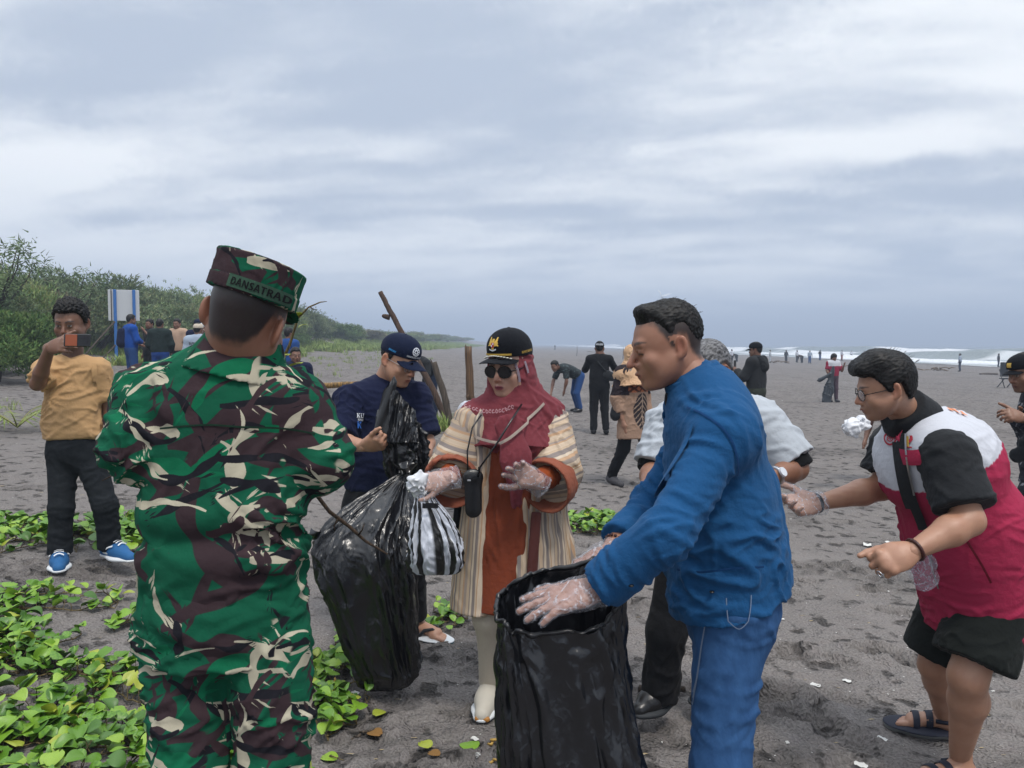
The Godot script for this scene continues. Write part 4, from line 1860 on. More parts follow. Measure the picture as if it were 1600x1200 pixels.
func head_solid(X: Transform3D, J: Dictionary, o := {}) -> Array:
	var s := X.basis.x.length()
	var B := X.basis.orthonormalized()
	var L := []
	var el := func(p: Vector3, r: Vector3, k := 0.02, cut := false): L.append(E(X * p, B, r * s, k * s, cut))
	var ca := func(a: Vector3, b: Vector3, ra: float, rb: float, k := 0.01, cut := false): L.append(C(X * a, X * b, ra * s, rb * s, k * s, Vector3.ZERO, 1.0, "", cut))
	var w: float = o.get("jaw", 1.0)
	el.call(Vector3(0, .038, -.014), Vector3(.076, .086, .098))
	el.call(Vector3(0, -.005, .026), Vector3(.066 * (0.6 + 0.4 * w), .088, .066), 0.03)
	el.call(Vector3(0, -.062, .030), Vector3(.056 * w, .05, .056), 0.03)
	ca.call(Vector3(-.013, -.100, .076), Vector3(.013, -.100, .076), .0165, .0165, 0.028)
	for x in [-1.0, 1.0]:
		ca.call(Vector3(x * .056 * w, -.04, -.004), Vector3(x * .03 * w, -.094, .05), .018, .017, 0.03)
		el.call(Vector3(x * .043, -.028, .066), Vector3(.024, .02, .02), 0.02)
		el.call(Vector3(x * .040 * w, -.052, .030), Vector3(.022, .032, .036), 0.03)
	ca.call(Vector3(-.034, .021, .082), Vector3(.034, .021, .082), .0115, .0115, 0.016)
	if o.get("simple", false):
		ca.call(Vector3(0, .010, .088), Vector3(0, -.032, .112), .008, .013, 0.012)
		for x in [-1.0, 1.0]:
			el.call(Vector3(x * .080, -.006, -.018), Vector3(.0095, .032, .0195))
			el.call(Vector3(x * .031, -.001, .103), Vector3(.017, .0125, .014), 0.012, true)
		L.append(C(X * Vector3(0, -.03, -.03), J.nk + (J.hd - J.nk) * 0.1, .053 * s, .058 * s, 0.035 * s))
		return L
	for x in [-1.0, 1.0]:
		el.call(Vector3(x * .031, -.001, .101), Vector3(.017, .0125, .014), 0.012, true)
	var nz: float = o.get("nose", 1.0)
	ca.call(Vector3(0, .010, .088), Vector3(0, -.032, .088 + .026 * nz), .0075, .0115, 0.012)
	for x in [-1.0, 1.0]:
		el.call(Vector3(x * .0125, -.037, .097), Vector3(.0095, .0085, .011), 0.008)
		el.call(Vector3(x * .031, .000, .0815), Vector3(.0135, .0125, .0125), 0.002)
		ca.call(Vector3(x * .020, .0055, .0925), Vector3(x * .043, .004, .083), .0038, .0034, 0.004)
		ca.call(Vector3(x * .020, -.0075, .0905), Vector3(x * .042, -.0065, .082), .0032, .003, 0.004)
		el.call(Vector3(x * .006, -.0445, .104), Vector3(.0038, .003, .005), 0.003, true)
	el.call(Vector3(0, -.062, .078), Vector3(.03, .022, .022), 0.02)
	ca.call(Vector3(-.019, -.0665, .092), Vector3(0, -.0635, .1025), .0042, .0058, 0.006)
	ca.call(Vector3(.019, -.0665, .092), Vector3(0, -.0635, .1025), .0042, .0058, 0.006)
	ca.call(Vector3(-.015, -.0740, .0935), Vector3(.015, -.0740, .0935), .0062, .0062, 0.006)
	ca.call(Vector3(-.02, -.0688, .1035), Vector3(.02, -.0688, .1035), .0022, .0022, 0.003, true)
	if not o.get("no_ears", false):
		for x in [-1.0, 1.0]:
			var EB := B * Basis(Vector3.UP, -x * 0.55) * Basis(Vector3.RIGHT, -0.12)
			L.append(E(X * Vector3(x * .084, -.006, -.020), EB, Vector3(.0085, .033, .0180) * s, 0.006 * s))
			L.append(E(X * Vector3(x * .0925, -.002, -.015), EB, Vector3(.0080, .022, .0105) * s, 0.004 * s, true))
			L.append(C(X * Vector3(x * .0775, -.030, -.008), X * Vector3(x * .080, -.033, -.010), .0072 * s, .007 * s, 0.006 * s))
	L.append(C(X * Vector3(0, -.03, -.03), J.nk + (J.hd - J.nk) * 0.1, .053 * s, .058 * s, 0.035 * s))
	return L


const LINE := [[0.0, 0.074], [0.55, 0.075], [0.80, 0.066], [1.0, 0.045], [1.16, 0.020], [1.30, -0.008], [1.50, -0.012], [1.60, 0.022], [1.95, 0.018], [2.15, -0.028], [2.5, -0.058], [3.2, -0.066]]


static func hairline(q: Vector3, lift := 0.0) -> float:   # height above the hairline, head-sized units
	var t := atan2(absf(q.x), q.z + 0.015)
	var y := -0.066
	for i in LINE.size() - 1:
		if t <= LINE[i + 1][0]:
			y = lerpf(LINE[i][1], LINE[i + 1][1], clampf((t - LINE[i][0]) / (LINE[i + 1][0] - LINE[i][0]), 0.0, 1.0))
			break
	return q.y - y - lift


func face_paint(X: Transform3D, skin: Color, o := {}) -> Variant:
	var inv := X.affine_inverse()
	var hair: Color = o.get("hair_color", Color(0.010, 0.009, 0.010))
	var stubble: float = o.get("scalp", 0.8)
	var lips: Color = o.get("lips", Color(skin.r * 0.80, skin.g * 0.52, skin.b * 0.55))
	var nse := fine
	var down: bool = o.get("down", false)
	return func(p: Vector3, _n: Vector3) -> Color:
		var q := inv * p
		var c := skin
		var m := nse.get_noise_3d(p.x * 14.0, p.y * 14.0, p.z * 14.0)
		var m2 := nse.get_noise_3d(p.x * 60.0, p.y * 60.0, p.z * 60.0)
		c = Color(c.r * (1.0 + 0.07 * m + 0.05 * m2), c.g * (1.0 + 0.12 * m + 0.08 * m2), c.b * (1.0 + 0.14 * m + 0.09 * m2))
		if q.length() > 0.2:
			return c
		var red := smoothstep(0.072, 0.084, absf(q.x)) * smoothstep(0.05, 0.0, absf(q.y)) * smoothstep(0.03, 0.0, absf(q.z + 0.015))
		red = maxf(red, 0.6 * smoothstep(0.03, 0.012, q.distance_to(Vector3(0, -0.034, 0.11))))
		c = c.lerp(Color(skin.r * 1.05, skin.g * 0.72, skin.b * 0.68), red * 0.7)
		if q.z > 0.07:
			var l := pow(q.x / 0.0225, 2.0) + pow((q.y + 0.0695) / 0.0098, 2.0)
			c = c.lerp(lips, smoothstep(1.25, 0.7, l))
			c = c.lerp(Color(0.05, 0.018, 0.018), smoothstep(0.0016, 0.0006, absf(q.y + 0.0688)) * smoothstep(0.021, 0.018, absf(q.x)))
		var ax := absf(q.x)
		if q.z > 0.05:
			var by := 0.0225 + 0.005 * sin(clampf((ax - 0.012) / 0.04, 0.0, 1.0) * 2.4)
			var bw := 0.0046 * smoothstep(0.060, 0.040, ax)
			c = c.lerp(hair * 1.4, 0.85 * smoothstep(bw + 0.0016, bw * 0.5, absf(q.y - by)) * smoothstep(0.010, 0.015, ax) * smoothstep(0.060, 0.048, ax))
			var e := Vector2(ax - 0.031, q.y - 0.0005)
			if down:
				if e.length() < 0.017:
					c = c.lerp(Color(skin.r * 0.72, skin.g * 0.62, skin.b * 0.58), 0.5)
				if absf(e.y + 0.0042 + e.x * e.x * 18.0) < 0.0019 and absf(e.x) < 0.0140 and q.z > 0.07:
					c = c.lerp(hair, 0.85)
			elif absf(e.x) < 0.0125 and absf(e.y) < 0.0046 * sqrt(1.0 - pow(e.x / 0.0126, 2.0)) and q.z > 0.079:
				c = Color(0.30, 0.26, 0.24)
				if e.length() < 0.0056:
					c = Color(0.018, 0.012, 0.010)
			elif absf(e.y - 0.0058) < 0.0016 and absf(e.x) < 0.0135:
				c = c.lerp(hair, 0.8)
		var beard: float = o.get("beard", 0.0)
		if beard > 0.0:
			var bz := smoothstep(-0.035, -0.06, q.y) * smoothstep(0.0, 0.03, q.z + 0.02) + smoothstep(0.010, 0.004, absf(q.y + 0.054)) * smoothstep(0.026, 0.02, ax) * smoothstep(0.07, 0.08, q.z)
			c = c.lerp(hair * 2.0, clampf(bz, 0.0, 1.0) * beard)
		if stubble > 0.0 and q.y > -0.085:
			var d := hairline(q) + 0.004 * m
			if absf(q.x) < 0.0755 or absf(q.z + 0.015) > 0.024 or q.y > 0.03:
				c = c.lerp(hair * (1.0 + 0.9 * absf(nse.get_noise_3d(p.x * 420.0, p.y * 420.0, p.z * 420.0))), stubble * smoothstep(-0.012, 0.020, d + 0.006 * m2))
		return c


# strands: how far the hair stands off, its grain and unruliness
func hair_on(X: Transform3D, parent: Node3D, o := {}) -> MeshInstance3D:
	var s := X.basis.x.length()
	var B := X.basis.orthonormalized()
	var t: float = o.get("thick", 0.010)
	var top: float = o.get("top", 0.016)
	var L := [E(X * Vector3(0, .038, -.014), B, Vector3(.076 + t, .086 + t, .098 + t) * s, 0.02),
		E(X * Vector3(0, -.005, .018), B, Vector3(.066 + t * 0.6, .09, .060 + t * 0.6) * s, 0.03),
		E(X * Vector3(0, .072, -.004), B, Vector3(.066, .052 + top, .086 + top * 0.5) * s, 0.03)]
	for q in o.get("more", []):
		L.append(C(X * (q[0] as Vector3), X * (q[1] as Vector3), q[2] * s, q[3] * s, 0.045 * s))
	if t >= 0.006 and not o.get("no_nape", false):
		L.append(C(X * Vector3(0, -.02, -.035), X * Vector3(0, -.06, -.035), (.058 + t) * s, (.052 + t * 0.3) * s, 0.03 * s))
	var inv := X.affine_inverse()
	var grain: Vector3 = o.get("grain", Vector3(190, 90, 26))
	var amp: float = o.get("amp", 0.0016)
	var lift: float = o.get("lift", 0.0)
	var fade: float = o.get("fade", 0.02)
	var nse := fine
	var shift := func(p: Vector3, _n: Vector3) -> float:
		var q := inv * p
		var d := hairline(q, lift) + 0.009 * nse.get_noise_3d(q.x * 160.0, q.y * 30.0, q.z * 160.0)
		var k := nse.get_noise_3dv(q * grain) * amp * 1.6
		if o.has("curl"):
			k += (0.5 - absf(nse.get_noise_3dv(q * float(o.curl)))) * amp * 2.0
		return (lerpf(-t - 0.012, k, smoothstep(-0.004, fade, d))) * s
	var opt := {"shift": shift}
	opt.paint = func(p: Vector3, _n: Vector3) -> Color:
		var q := inv * p
		var v := 0.5 + 0.9 * nse.get_noise_3dv(q * grain * 1.3)
		v = 0.003 + 0.024 * clampf(v, 0.0, 1.0) * clampf(v, 0.0, 1.0)
		return Color(v, v * 0.95, v * 0.95)
	if o.has("stray"):
		stray_hair(X, parent, int(o.stray), t + top)
	if o.has("grey"):
		var gr: Color = o.grey
		opt.paint = func(p: Vector3, _n: Vector3) -> Color:
			var q := inv * p
			return Color(0.015, 0.015, 0.017).lerp(gr, clampf(0.45 + 1.1 * nse.get_noise_3dv(q * Vector3(150, 50, 40)), 0.0, 1.0))
	return solid("hair", [[L, o.get("cell", 0.004)]], o.get("mat", M.hair), parent, opt)


# a hand: wrist, the way the fingers point, the way the back of the hand faces; left: whether it is a left hand
func hand_solid(w: Vector3, dir: Vector3, back: Vector3, left: bool, o := {}) -> Array:
	var s: float = o.get("size", 1.0)
	var D := dir.normalized()
	var N := (back - D * back.dot(D)).normalized()
	var S := (D.cross(N) if left else N.cross(D))     # towards the thumb
	var g: float = o.get("grow", 0.0)
	var B := Basis(S, D, S.cross(D))
	var L := [E(w + D * .050 * s, B, Vector3(.041 * s + g, .056 * s + g, .0155 * s + g), .02 * s),
		C(w - D * .02 * s, w + D * .03 * s, .027 * s + g, .031 * s + g, .02 * s, N, 0.68),
		C(w + D * .02 * s + S * .018 * s - N * .006 * s, w + D * .052 * s + S * .034 * s - N * .009 * s, .018 * s + g, .014 * s + g, .016 * s),
		C(w + D * .078 * s - S * .027 * s, w + D * .086 * s + S * .031 * s, .0115 * s + g, .0125 * s + g, .012 * s)]
	var curls: Array = o.get("curl", [0.25, 0.3, 0.35, 0.4])
	var spread: float = o.get("spread", 0.12)
	var off := [.032, .011, -.011, -.030]
	var start := [.088, .094, .091, .081]
	var len_ := [.070, .079, .073, .057]
	for i in 4:
		var p: Vector3 = w + (D * start[i] + S * off[i]) * s
		var d: Vector3 = (D + S * off[i] / .03 * spread).normalized()
		var axis := d.cross(N).normalized()
		var r: float = ([.0084, .0087, .0083, .0074][i]) * s + g
		for q in 3:
			d = d.rotated(axis, -float(curls[i]) * [0.9, 1.0, 0.7][q])
			var e: Vector3 = p + d * len_[i] * [.45, .30, .25][q] * s
			L.append(C(p, e, r, r * 0.93, .006 * s if q else .012 * s))
			p = e
			r *= 0.93
	var th: Vector3 = o.get("thumb", Vector3(0.75, 0.6, -0.3))   # towards thumb side, along fingers, towards back
	var p := w + (D * .040 + S * .034 - N * .006) * s
	var d := (S * th.x + D * th.y + N * th.z).normalized()
	var bend: float = o.get("thumb_bend", 0.3)
	var ax := d.cross(D).normalized() if absf(d.dot(D)) < 0.98 else N
	for q in 3:
		var e: Vector3 = p + d * [.040, .031, .025][q] * s
		L.append(C(p, e, ([.0125, .0108, .0100][q]) * s + g, ([.0112, .0102, .0088][q]) * s + g, (.012 if q == 0 else .006) * s))
		p = e
		d = d.rotated(ax, bend)
	return L


func glove_on(called_parent: Node3D, w: Vector3, dir: Vector3, back: Vector3, left: bool, o: Dictionary, cuff := 0.05) -> void:
	var q := o.duplicate()
	q.grow = 0.0034
	var L := hand_solid(w, dir, back, left, q)
	var D := dir.normalized()
	var N := (back - D * back.dot(D)).normalized()
	L.append(C(w + D * 0.03, w - D * cuff, 0.038, 0.046, 0.02, N, 0.75, "b"))
	solid("glove", [[L, 0.0042]], M.glove, called_parent, {"fold": {"amp": 0.0028, "freq": 55.0, "seed": int(absf(w.x) * 100)}, "label": "clear disposable plastic glove"})


func limb_prims(J: Dictionary, b: float, arms := true, legs := true, hands := true, lb := 0.0) -> Array:
	lb = lb if lb > 0.0 else b
	var A := body_axes(J)
	var L := [C(J.hd + (J.nk - J.hd) * 0.55, J.nk, .050, .055, .02),
		C(J.nk, J.ch, .06, .10, .03), C(J.ch, J.pe, .105, .10, .03, A.z, 0.75), C(J.shL, J.shR, .045, .045, .03)]
	for s in ["L", "R"]:
		if arms:
			var e: Vector3 = J["el" + s]
			var w: Vector3 = J["wr" + s]
			L.append(C(J["sh" + s], e, .048 * b, .040 * b, .02))
			L.append(C(e, e.lerp(w, 0.32), .040 * b, .042 * b, .02))
			L.append(C(e.lerp(w, 0.32), w, .042 * b, .0275, .02))
			if hands:
				var d: Vector3 = J["ha" + s] if J.has("ha" + s) else (w - e).normalized()
				L.append(C(w, w + d * 0.08, .026, .034, .01, A.x, 0.6))
				L.append(C(w + d * 0.08, w + d * 0.155, .032, .022, .01, A.x, 0.5))
				L.append(C(w + d * 0.03, w + d * 0.085 + A.z * 0.03, .015, .011, .01))
		if legs:
			var k: Vector3 = J["kn" + s]
			var n: Vector3 = J["an" + s]
			L.append(C(J["hp" + s], k, .078 * lb, .052 * lb, .02))
			L.append(C(k, k.lerp(n, 0.3) - A.z * 0.012, .052 * lb, .055 * lb, .03))
			L.append(C(k.lerp(n, 0.3) - A.z * 0.012, n, .055 * lb, .036, .03))
	return L


func foot_solid(an: Vector3, toe: Vector3, left_out: Vector3) -> Array:
	var f := Vector3(toe.x - an.x, 0, toe.z - an.z).normalized()
	var side := f.cross(Vector3.UP).normalized()
	if side.dot(left_out) < 0.0:
		side = -side           # towards the little toe
	var g := toe.y - 0.004
	var P := func(along: float, across: float, up: float) -> Vector3: return Vector3(an.x, g, an.z) + f * along + side * across + Vector3.UP * up
	var len_ := Vector2(toe.x - an.x, toe.z - an.z).length()
	var L := [C(an + Vector3.UP * 0.05, P.call(-0.012, 0, 0.04), .038, .036, .02), E(P.call(-0.03, 0, 0.03), Basis(side, Vector3.UP, f), Vector3(.031, .03, .036), .02),
		C(P.call(0.0, 0, 0.045), P.call(len_ * 0.62, 0.002, 0.026), .040, .036, .02, Vector3.UP, 0.75), C(P.call(len_ * 0.68, -0.026, 0.02), P.call(len_ * 0.58, 0.034, 0.018), .021, .019, .02)]
	for i in 5:
		var a := -0.034 + i * 0.0165
		L.append(C(P.call(len_ * (0.74 - 0.025 * i), a * 0.9, 0.016), P.call(len_ * (1.0 - [0.0, 0.0, 0.04, 0.09, 0.15][i]), a, 0.011), .0125 if i == 0 else .0095, .012 if i == 0 else .0085, .006))
	return L


func torso_prims(J: Dictionary, p: float, b: float, o := {}) -> Array:
	var A := body_axes(J)
	var ins: Vector3 = A.x * float(o.get("inset", 0.0))
	var shL: Vector3 = J.shL - ins
	var shR: Vector3 = J.shR + ins
	var dp: float = o.get("deep", 1.0)
	var L := [C(shL, shR, .058 + p, .058 + p, .05),
		E(J.ch + A.y * .02, A, Vector3(.160 * b + p, .20, (.108 * b + p) * dp), .06),
		E(J.wa, A, Vector3(.152 * b + p, .18, (.106 * b + p) * dp), .06),
		C(J.nk - A.y * .02, shL, .048 + p, .056 + p, .05), C(J.nk - A.y * .02, shR, .048 + p, .056 + p, .05)]
	if o.has("hem"):
		var h: Vector3 = o.hem
		L.append(C(J.wa + A.y * .06, h, .150 * b + p, float(o.get("hemr", .165 * b + p)), .05, A.z, float(o.get("flat", 0.70)), "b"))
	return L


func sleeve_prims(J: Dictionary, s: String, frac: float, p: float, b: float, cuff := 0.0) -> Array:
	var e: Vector3 = J["el" + s]
	var w: Vector3 = J["wr" + s]
	var sh: Vector3 = J["sh" + s]
	if frac <= 1.0:
		return [C(sh, sh.lerp(e, frac), .060 * b + p, (.056 * b if cuff == 0.0 else cuff) + p, .022, Vector3.ZERO, 1.0, "b")]
	return [C(sh, e, .058 * b + p, .046 * b + p, .022), C(e, e.lerp(w, frac - 1.0), .046 * b + p, (.036 * b if cuff == 0.0 else cuff) + p, .03, Vector3.ZERO, 1.0, "b")]


func trouser_prims(J: Dictionary, p: float, b: float, frac := 2.0, cuff := 0.0, k := 0.03) -> Array:
	var A := body_axes(J)
	var L := [E(J.pe, A, Vector3(.158 * b + p, .14, .115 * b + p), .04), C(J.pe + A.y * .02, J.pe.lerp(J.wa, 0.75), .150 * b + p, .148 * b + p, .04, A.z, 0.70, "b")]
	for s in ["L", "R"]:
		var h: Vector3 = J["hp" + s]
		var kn: Vector3 = J["kn" + s]
		var n: Vector3 = J["an" + s]
		if frac <= 1.0:
			L.append(C(h, h.lerp(kn, frac), .088 * b + p, (.080 * b if cuff == 0.0 else cuff) + p, k, Vector3.ZERO, 1.0, "b"))
		else:
			L.append(C(h, kn, .088 * b + p, .064 * b + p, k))
			L.append(C(kn, kn.lerp(n, frac - 1.0), .064 * b + p, (.052 * b if cuff == 0.0 else cuff) + p, k, Vector3.ZERO, 1.0, "b"))
	return L


func cap_on(X: Transform3D, parent: Node3D, m: Material, cell := 0.0045, o := {}) -> Array:
	X = X.translated_local(Vector3(0, o.get("up", 0.0), 0))
	var s := X.basis.x.length()
	var B := X.basis.orthonormalized()
	var h: float = o.get("high", 0.0)
	var crown := [E(X * Vector3(0, .050, -.012), B, Vector3(.088, .088 + h, .110) * s, .01), E(X * Vector3(0, .075 + h, .035), B, Vector3(.060, .050, .060) * s, .04)]
	var Lc := crown.duplicate()
	var rim := X * Vector3(0, .033, 0)
	var nrm := (B * Vector3(0, 1, o.get("tilt", -0.10))).normalized()
	Lc.append(half(rim, nrm))
	var top := X * Vector3(0, .137 + h, -.012)
	var c := solid("cap", [[Lc, cell]], m, parent, {"label": o.get("label", "")})
	var bw: float = o.get("brim", 0.075)
	var bl: float = o.get("long", 0.155)
	var br := []
	var Bt := B * Basis(Vector3.RIGHT, o.get("droop", 0.18))
	br.append(E(X * Vector3(0, .036, .075), Bt, Vector3(bw, .0065, bl - .05) * s, .01))
	br.append(E(X * Vector3(0, .030, .02), B, Vector3(.072, .03, .068) * s, .01, true))
	var inv := X.affine_inverse()
	var arc: float = o.get("arc", 0.45)
	solid("brim", [[br, cell * 0.8]], m if not o.has("brim_mat") else o.brim_mat, c, {"shift_world": true, "bow": [inv, arc, X], "label": ""})
	solid("button", [[[E(top, B, Vector3(.008, .005, .008) * s)], cell * 0.6]], m, c)
	return crown


func half(at: Vector3, n: Vector3) -> Prim:   # keeps only what lies on n's side
	var q := Prim.new()
	q.kind = 2
	q.cut = true
	q.k = 0.001
	q.a = at
	q.n = n
	q.lo = at
	q.hi = at
	return q


func shoe_on(an: Vector3, toe: Vector3, parent: Node3D, upper: Material, sole: Material, cell := 0.005, o := {}) -> void:
	var f := Vector3(toe.x - an.x, 0, toe.z - an.z).normalized()
	var len_ := Vector2(toe.x - an.x, toe.z - an.z).length()
	var g := toe.y - 0.012
	var side := f.cross(Vector3.UP)
	var P := func(along: float, up: float) -> Vector3: return Vector3(an.x, g, an.z) + f * along + Vector3.UP * up
	var U := [C(P.call(-0.025, 0.055), P.call(-0.03, 0.085), .040, .037, .02), C(P.call(-0.03, 0.045), P.call(len_ * 0.45, 0.045), .042, .044, .03), C(P.call(len_ * 0.4, 0.04), P.call(len_ * 0.93, 0.026), .047, .034, .03, side, 0.95),
		C(an, P.call(len_ * 0.5, 0.05), .038, .035, .03), half(P.call(0, 0.016), Vector3.UP)]
	var sh := solid("shoe", [[U, cell]], upper, parent, {"label": o.get("label", "")})
	var S := [C(P.call(-0.032, 0.012), P.call(len_ * 0.45, 0.012), .042, .045, .02, Vector3.UP, 0.36), C(P.call(len_ * 0.45, 0.012), P.call(len_ * 0.94, 0.014), .046, .036, .03, Vector3.UP, 0.36)]
	solid("sole", [[S, cell]], sole, sh)


func base_of(J: Dictionary) -> Vector3:
	var m: Vector3 = (J.toL + J.toR + J.anL + J.anR) * 0.25
	return Vector3(m.x, minf(J.toL.y, J.toR.y) - 0.012, m.z)


# A figure seen from afar or partly hidden: body, clothes, hair or cap, shoes.
func figure(J: Dictionary, label: String, o := {}) -> Node3D:
	var t := thing("person", base_of(J), label, "person", o.get("group", ""))
	var cell: float = o.get("cell", 0.012)
	var b: float = o.get("bulk", 1.0)
	var skin: Color = o.get("skin", Color(0.20, 0.105, 0.065))
	var k: float = J.get("tall", 1.0)
	var X := head_frame(J, o.get("head", 0.98) * maxf(k, 0.93))
	var hc: float = o.get("head_cell", cell * 0.6)
	solid("body", [[limb_prims(J, b, true, true, true, b * (0.86 if o.has("bottom") else 1.0)), cell], [head_solid(X, J, o), hc]], M.skin, t, {"paint": face_paint(X, skin, {"scalp": 0.0 if o.has("hijab") else 0.85, "beard": o.get("beard", 0.1)})})
	var fold := {"amp": o.get("fold", 0.008), "freq": 9.0, "seed": int(absf(J.nk.x * 37.0)) % 50}
	if o.has("top"):
		var T2: Dictionary = o.top
		var p: float = T2.get("puff", 0.014)
		var hem: Vector3 = J.pe if not T2.has("long") else J.pe - body_axes(J).y * float(T2.long)
		var L := torso_prims(J, p, b, {"hem": hem, "hemr": T2.get("hemr", .165 * b + p), "deep": T2.get("deep", 1.0)})
		for s in ["L", "R"]:
			L.append_array(sleeve_prims(J, s, T2.get("sleeve", 0.62), p * 0.9, b))
		var opt := {"fold": fold}
		if T2.has("paint"):
			opt.paint = T2.paint
		solid(T2.get("name", "shirt"), [[L, cell]], T2.mat, t, opt)
		if T2.has("collar"):
			var A := body_axes(J)
			solid("collar", [[[C(J.nk - A.y * .02, J.nk + A.y * .03, .07, .062, .01, Vector3.ZERO, 1.0, "b")], cell * 0.8]], T2.collar, t)
	if o.has("bottom"):
		var T3: Dictionary = o.bottom
		solid(T3.get("name", "trousers"), [[trouser_prims(J, T3.get("puff", 0.010), b, T3.get("len", 1.97)), cell]], T3.mat, t, {"fold": fold})
	if o.has("shoes"):
		for s in ["L", "R"]:
			var S := [C(J["an" + s] + Vector3.UP * 0.0, J["an" + s].lerp(J["to" + s], 0.3), .046, .046, .03), C(J["an" + s] - Vector3.UP * 0.02, J["to" + s] + Vector3.UP * 0.02, .046, .036, .03)]
			solid("shoe", [[S, cell * 0.8]], o.shoes, t)
	if o.has("cap"):
		cap_on(X, t, o.cap, maxf(cell * 0.55, 0.006))
	if o.has("hijab"):
		var A := body_axes(J)
		var L := [E(X * Vector3(0, .035, -.016), X.basis.orthonormalized(), Vector3(.09, .1, .112), .02), E(X * Vector3(0, -.03, .015), X.basis.orthonormalized(), Vector3(.084, .09, .08), .04),
			C(X * Vector3(0, -.05, -.02), J.nk, .085, .11, .04), C(J.shL - A.y * .02, J.shR - A.y * .02, .104, .104, .06), C(J.nk, J.ch - A.y * 0.02, .12, .25, .05, A.z, 0.88, "b"), E(X * Vector3(0, -.012, .105), X.basis.orthonormalized(), Vector3(.056, .074, .06), .012, true)]
		solid("headscarf", [[L, cell * 0.8]], o.hijab, t, {"fold": {"amp": 0.01, "freq": 14.0}})
	elif o.has("hair"):
		var h: Dictionary = o.hair.duplicate()
		h.cell = maxf(hc * 0.9, 0.006)
		hair_on(X, t, h)
	return t


func stray_hair(X: Transform3D, parent: Node3D, n: int, off: float) -> void:   # flyaway strands that break up the outline
	var r := RandomNumberGenerator.new()
	r.seed = n
	var st := begin()
	for i in n:
		var a := r.randf_range(-PI, PI)
		var u := r.randf_range(0.25, 1.35)
		var d := Vector3(cos(u) * sin(a), sin(u), cos(u) * cos(a))
		var p := Vector3(0, .040, -.012) + d * Vector3(.078 + off * .7, .088 + off * .6, .100 + off * .7)
		if hairline(p) < 0.014:
			continue
		var back := (Vector3(r.randfn() * .5, .15, -1.0) + d * .55).normalized()
		var l := r.randf_range(.007, .017)
		var pts := []
		for k in 4:
			pts.append(X * (p + back * l * k / 3.0 + d * (.004 * sin(k * 0.9)) - parent.position * 0.0) - parent.position)
		tube(st, pts, [.0005, .00045, .0004, .0002], 4, false, Color(.012, .011, .012))
	part("flyaway_strands", finish(st), M.hair, parent).set_meta("kind", "stuff")

# ------------------------------------------------------------------ the people, nearest first
func build_people() -> void:
	soldier()
	phone_man()
	navy_man()
	robe_woman()
	blue_man()
	grey_man()
	vest_man()
	edge_man()
	middle_distance()
	far_people()


func stitched(p: Vector3) -> Vector3:
	return p


